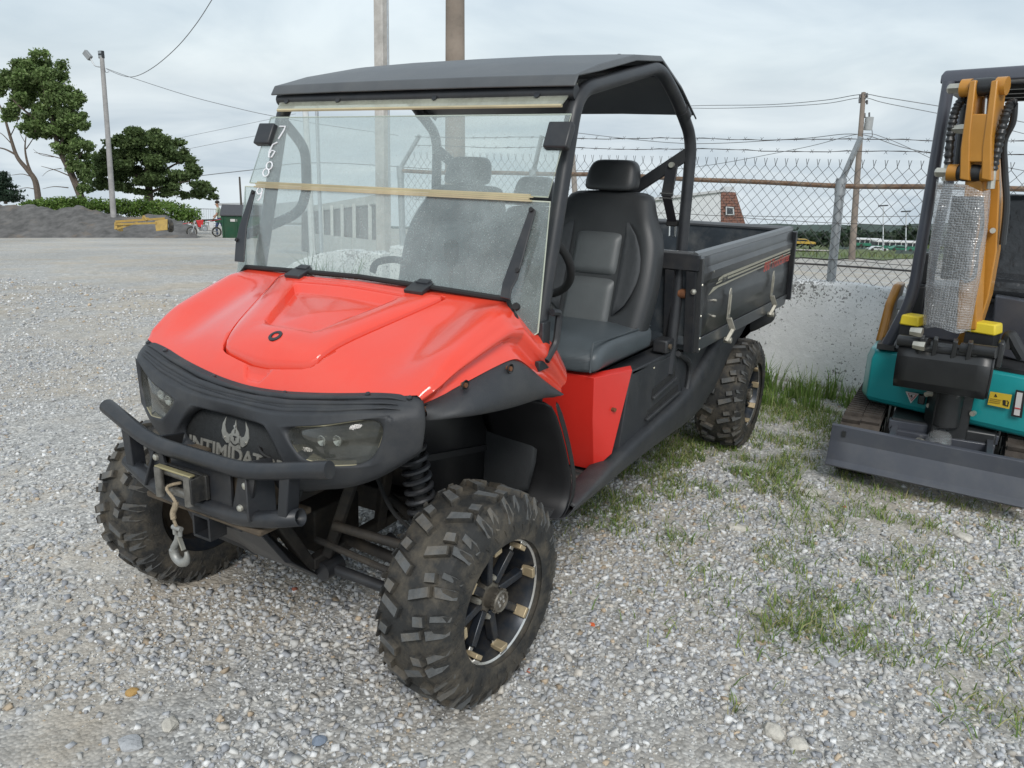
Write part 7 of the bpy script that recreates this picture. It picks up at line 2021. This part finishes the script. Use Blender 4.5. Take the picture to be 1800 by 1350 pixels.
def car(px0, px1, ytop, ybot, d, m_, label):
    c = T((px0 + px1) / 2, ybot, d); k = d / FPX; L_ = (px1 - px0) * k; h = (ybot - ytop) * k
    o = thing('parked_car', label, 'car', c, 'cars parked beyond the field')
    ex = Vector(RT); ex.z = 0; ex.normalize(); ey = Vector((-ex.y, ex.x, 0)); F_ = frame(c, ex, ey)
    prof_ = [(-.5, .25), (-.5, .55), (-.36, .62), (-.24, .98), (.12, 1.0), (.27, .66), (.5, .55), (.5, .25)]
    mb = MB(); mb.prism([F_(x * L_, -.8, z * h) for x, z in prof_], ey * 1.6); mb.build('body', m_, o, bevel=.04)
    mb = MB(); mb.prism([F_(x * L_, -.82, z * h) for x, z in ((-.31, .65), (-.22, .92), (.10, .92), (.21, .66))], ey * 1.64); mb.build('windows', mat('dark_glass', (.03, .035, .04), .15), o)
    for x in (-.32, .32):
        mb = MB(); mb.cyl(F_(x * L_, -.83, .32), F_(x * L_, -.6, .32), .32, 14); mb.build('wheel', TYRE, o)
car(1524, 1558, 433, 441, 165, mat('car_white', (.6, .62, .62), .3), 'white car parked in front of the long green bus'); car(1560, 1605, 432, 441, 165, BUSG, 'green car parked in front of the long green bus')
car(1386, 1432, 420, 431, 230, mat('bus_yellow', (.5, .33, .06), .4), 'yellow van parked at the far edge of the field')
for px, top, lab in ((1552, 362, 'taller slim street light beside the bus beyond the field'), (1592, 372, 'shorter street light with a wide double head beyond the field')):
    c = T(px, 441, 160); o = thing('street_light', lab, 'street light', c); mb = MB(); mb.cyl(T(px, 441, 160), T(px + 1, top, 160), .12, 8); mb.build('pole', GALV, o); mb = MB(); mb.bar(T(px - 8, top, 160), T(px + 9, top - 1, 160), .25, .25); mb.build('lamp_head', BLKS, o)
# white hall with a shingled gable
dH = 48.0
c0 = T(1290, 425, dH); hl = thing('white_hall', 'white building with brown shingled end wall beyond the cargo bed', 'building', c0)
def H_(px, py, dd=0): return Vector(T(px, py, dH + dd))
mb = MB(); mb.prism([H_(1130, 352, 3), H_(1268, 336), H_(1267, 430), H_(1130, 430, 3)], FW * .2); mb.build('wall', mat('white_siding', (.62, .63, .63), .7, 0, .06), hl)
mb = MB(); mb.prism([H_(1128, 350, 2.8), H_(1271, 333, -.2), H_(1271, 337, -.2), H_(1128, 355, 2.8)], FW * .5); mb.build('roof_edge', mat('roof_edge', (.5, .5, .5), .6), hl)
mb = MB(); mb.prism([H_(1267, 336), H_(1293, 338), H_(1318, 418), H_(1267, 420)], FW * .4); gb = mb.build('end_wall', mat('brown_shingle_backing', (.10, .06, .045), .9), hl)
SH = mat('brown_shingle', (.19, .095, .07), .9, 0, .3, 6)
n_sh = 0
for r_ in range(16):
    y = 338.5 + r_ * 5.0; xe = np.interp(y, [338, 418], [1293, 1318]); x = 1267.5 - (r_ % 2) * 5
    while x < xe:
        xa, xb = max(x, 1267.5), min(x + 9.2, xe)
        if xb - xa > 1 and not (1275 < (xa + xb) / 2 < 1291 and 362 < y + 2 < 380):
            mb = MB(); mb.prism([H_(xa, y, -.05), H_(xb, y, -.05), H_(xb, y + 4.3, -.08), H_(xa, y + 4.3, -.08)], FW * .04); mb.build('shingle', SH, gb); n_sh += 1
        x += 9.8
mb = MB(); mb.prism([H_(1276, 363, -.15), H_(1290, 364, -.15), H_(1291, 378, -.15), H_(1276, 378, -.15)], FW * .1); wi = mb.build('window', mat('window_frame_grey', (.4, .42, .42), .5), gb)
mb = MB(); mb.prism([H_(1278, 365, -.17), H_(1288, 366, -.17), H_(1288.5, 376, -.17), H_(1278, 376, -.17)], FW * .02); mb.build('pane', mat('dark_glass', (.03, .035, .04), .15), wi)
mb = MB(); mb.prism([H_(1270, 328), H_(1291, 328), H_(1290, 338), H_(1272, 338)], FW * 1.0); mb.build('roof_unit', mat('unit_grey', (.45, .47, .48), .6), hl)
mb = MB(); mb.prism([H_(1203, 400, -1), H_(1212, 388, -1), H_(1224, 388, -1), H_(1232, 400, -1), H_(1232, 425, -1), H_(1203, 425, -1)], FW * 1.5); mb.build('porch', mat('porch_grey', (.22, .21, .2), .8), hl)

# ---------------- white shed and broken wall seen through the windscreen
SHW = mat('peeling_white_shed', (.58, .58, .55), .85, 0, .15, 3, dirt=(.3, .28, .24), dscale=2, damt=.5)
dS = 13.5
def S3(px, py, dd=0): return Vector(T(px, py, dS + dd))
c0 = S3(610, 478); sh_ = thing('white_shed', 'derelict white shed with a row of tall window openings behind the windscreen', 'shed', c0)
mb = MB(); mb.prism([S3(530, 372, 3), S3(668, 352), S3(672, 470), S3(530, 440, 3)], FW * .15); bw = mb.build('back_wall', mat('dark_shed_interior', (.16, .15, .14), .9, 0, .3, 4), sh_)
mb = MB(); mb.prism([S3(545, 362, 2.6), S3(675, 340, -.3), S3(678, 356, -.3), S3(545, 372, 2.6)], FW * .5); mb.build('roof_fascia', SHW, sh_)
mb = MB(); mb.prism([S3(462, 360, 6), S3(545, 352, 3.4), S3(545, 392, 3.4), S3(462, 390, 6)], FW * .3); mb.build('side_wall', mat('faded_siding', (.45, .47, .47), .8, 0, .1), sh_)
for i, px in enumerate((549, 566, 583, 601, 622, 650, 672)):
    dd = 2.4 - i * .43; w = 4 + i * .5
    mb = MB(); mb.prism([S3(px - w / 2, 364 - i * 1.5, dd), S3(px + w / 2, 364 - i * 1.5, dd), S3(px + w / 2 + 1, 424 + i * 8, dd), S3(px - w / 2 + 1, 424 + i * 8, dd)], FW * .1); mb.build('window_post', SHW, sh_)
mb = MB(); mb.prism([S3(545, 410, 2.4), S3(678, 424, -.4), S3(678, 490, -.4), S3(545, 440, 2.4)], FW * .12); mb.build('lower_wall', SHW, sh_)
rb = thing('broken_white_wall', 'crumbling white concrete wall with a sloping broken top behind the windscreen', 'wall', (WX, -4.2, 0))
mb = MB(); bumpy_slab(mb, WX - .25, WX - .05, -6.2, -3.5, lambda y: .18 + .55 * smooth01((y + 6.2) / 2.3), -.1, 26, .05, 9); mb.build('wall_slab', WALLM, rb)
for i, (px, py, hh, n) in enumerate(((560, 470, .85, 120), (590, 468, .8, 120), (545, 472, .5, 80), (612, 462, .6, 60), (575, 470, .6, 90))):
    c = A(px, py, x=WX + .35); pts = np.array([c[:2]]) + np.random.default_rng(90 + i).normal(0, .12, (n, 2))
    tag(blades('tall_weed', pts, hh * .4, hh, .010, 60 + i, [(.07, .12, .03), (.10, .16, .045), (.13, .18, .06)], .6), 'tall leafy weed in front of the broken white wall', 'weed', 'weeds behind the windscreen')
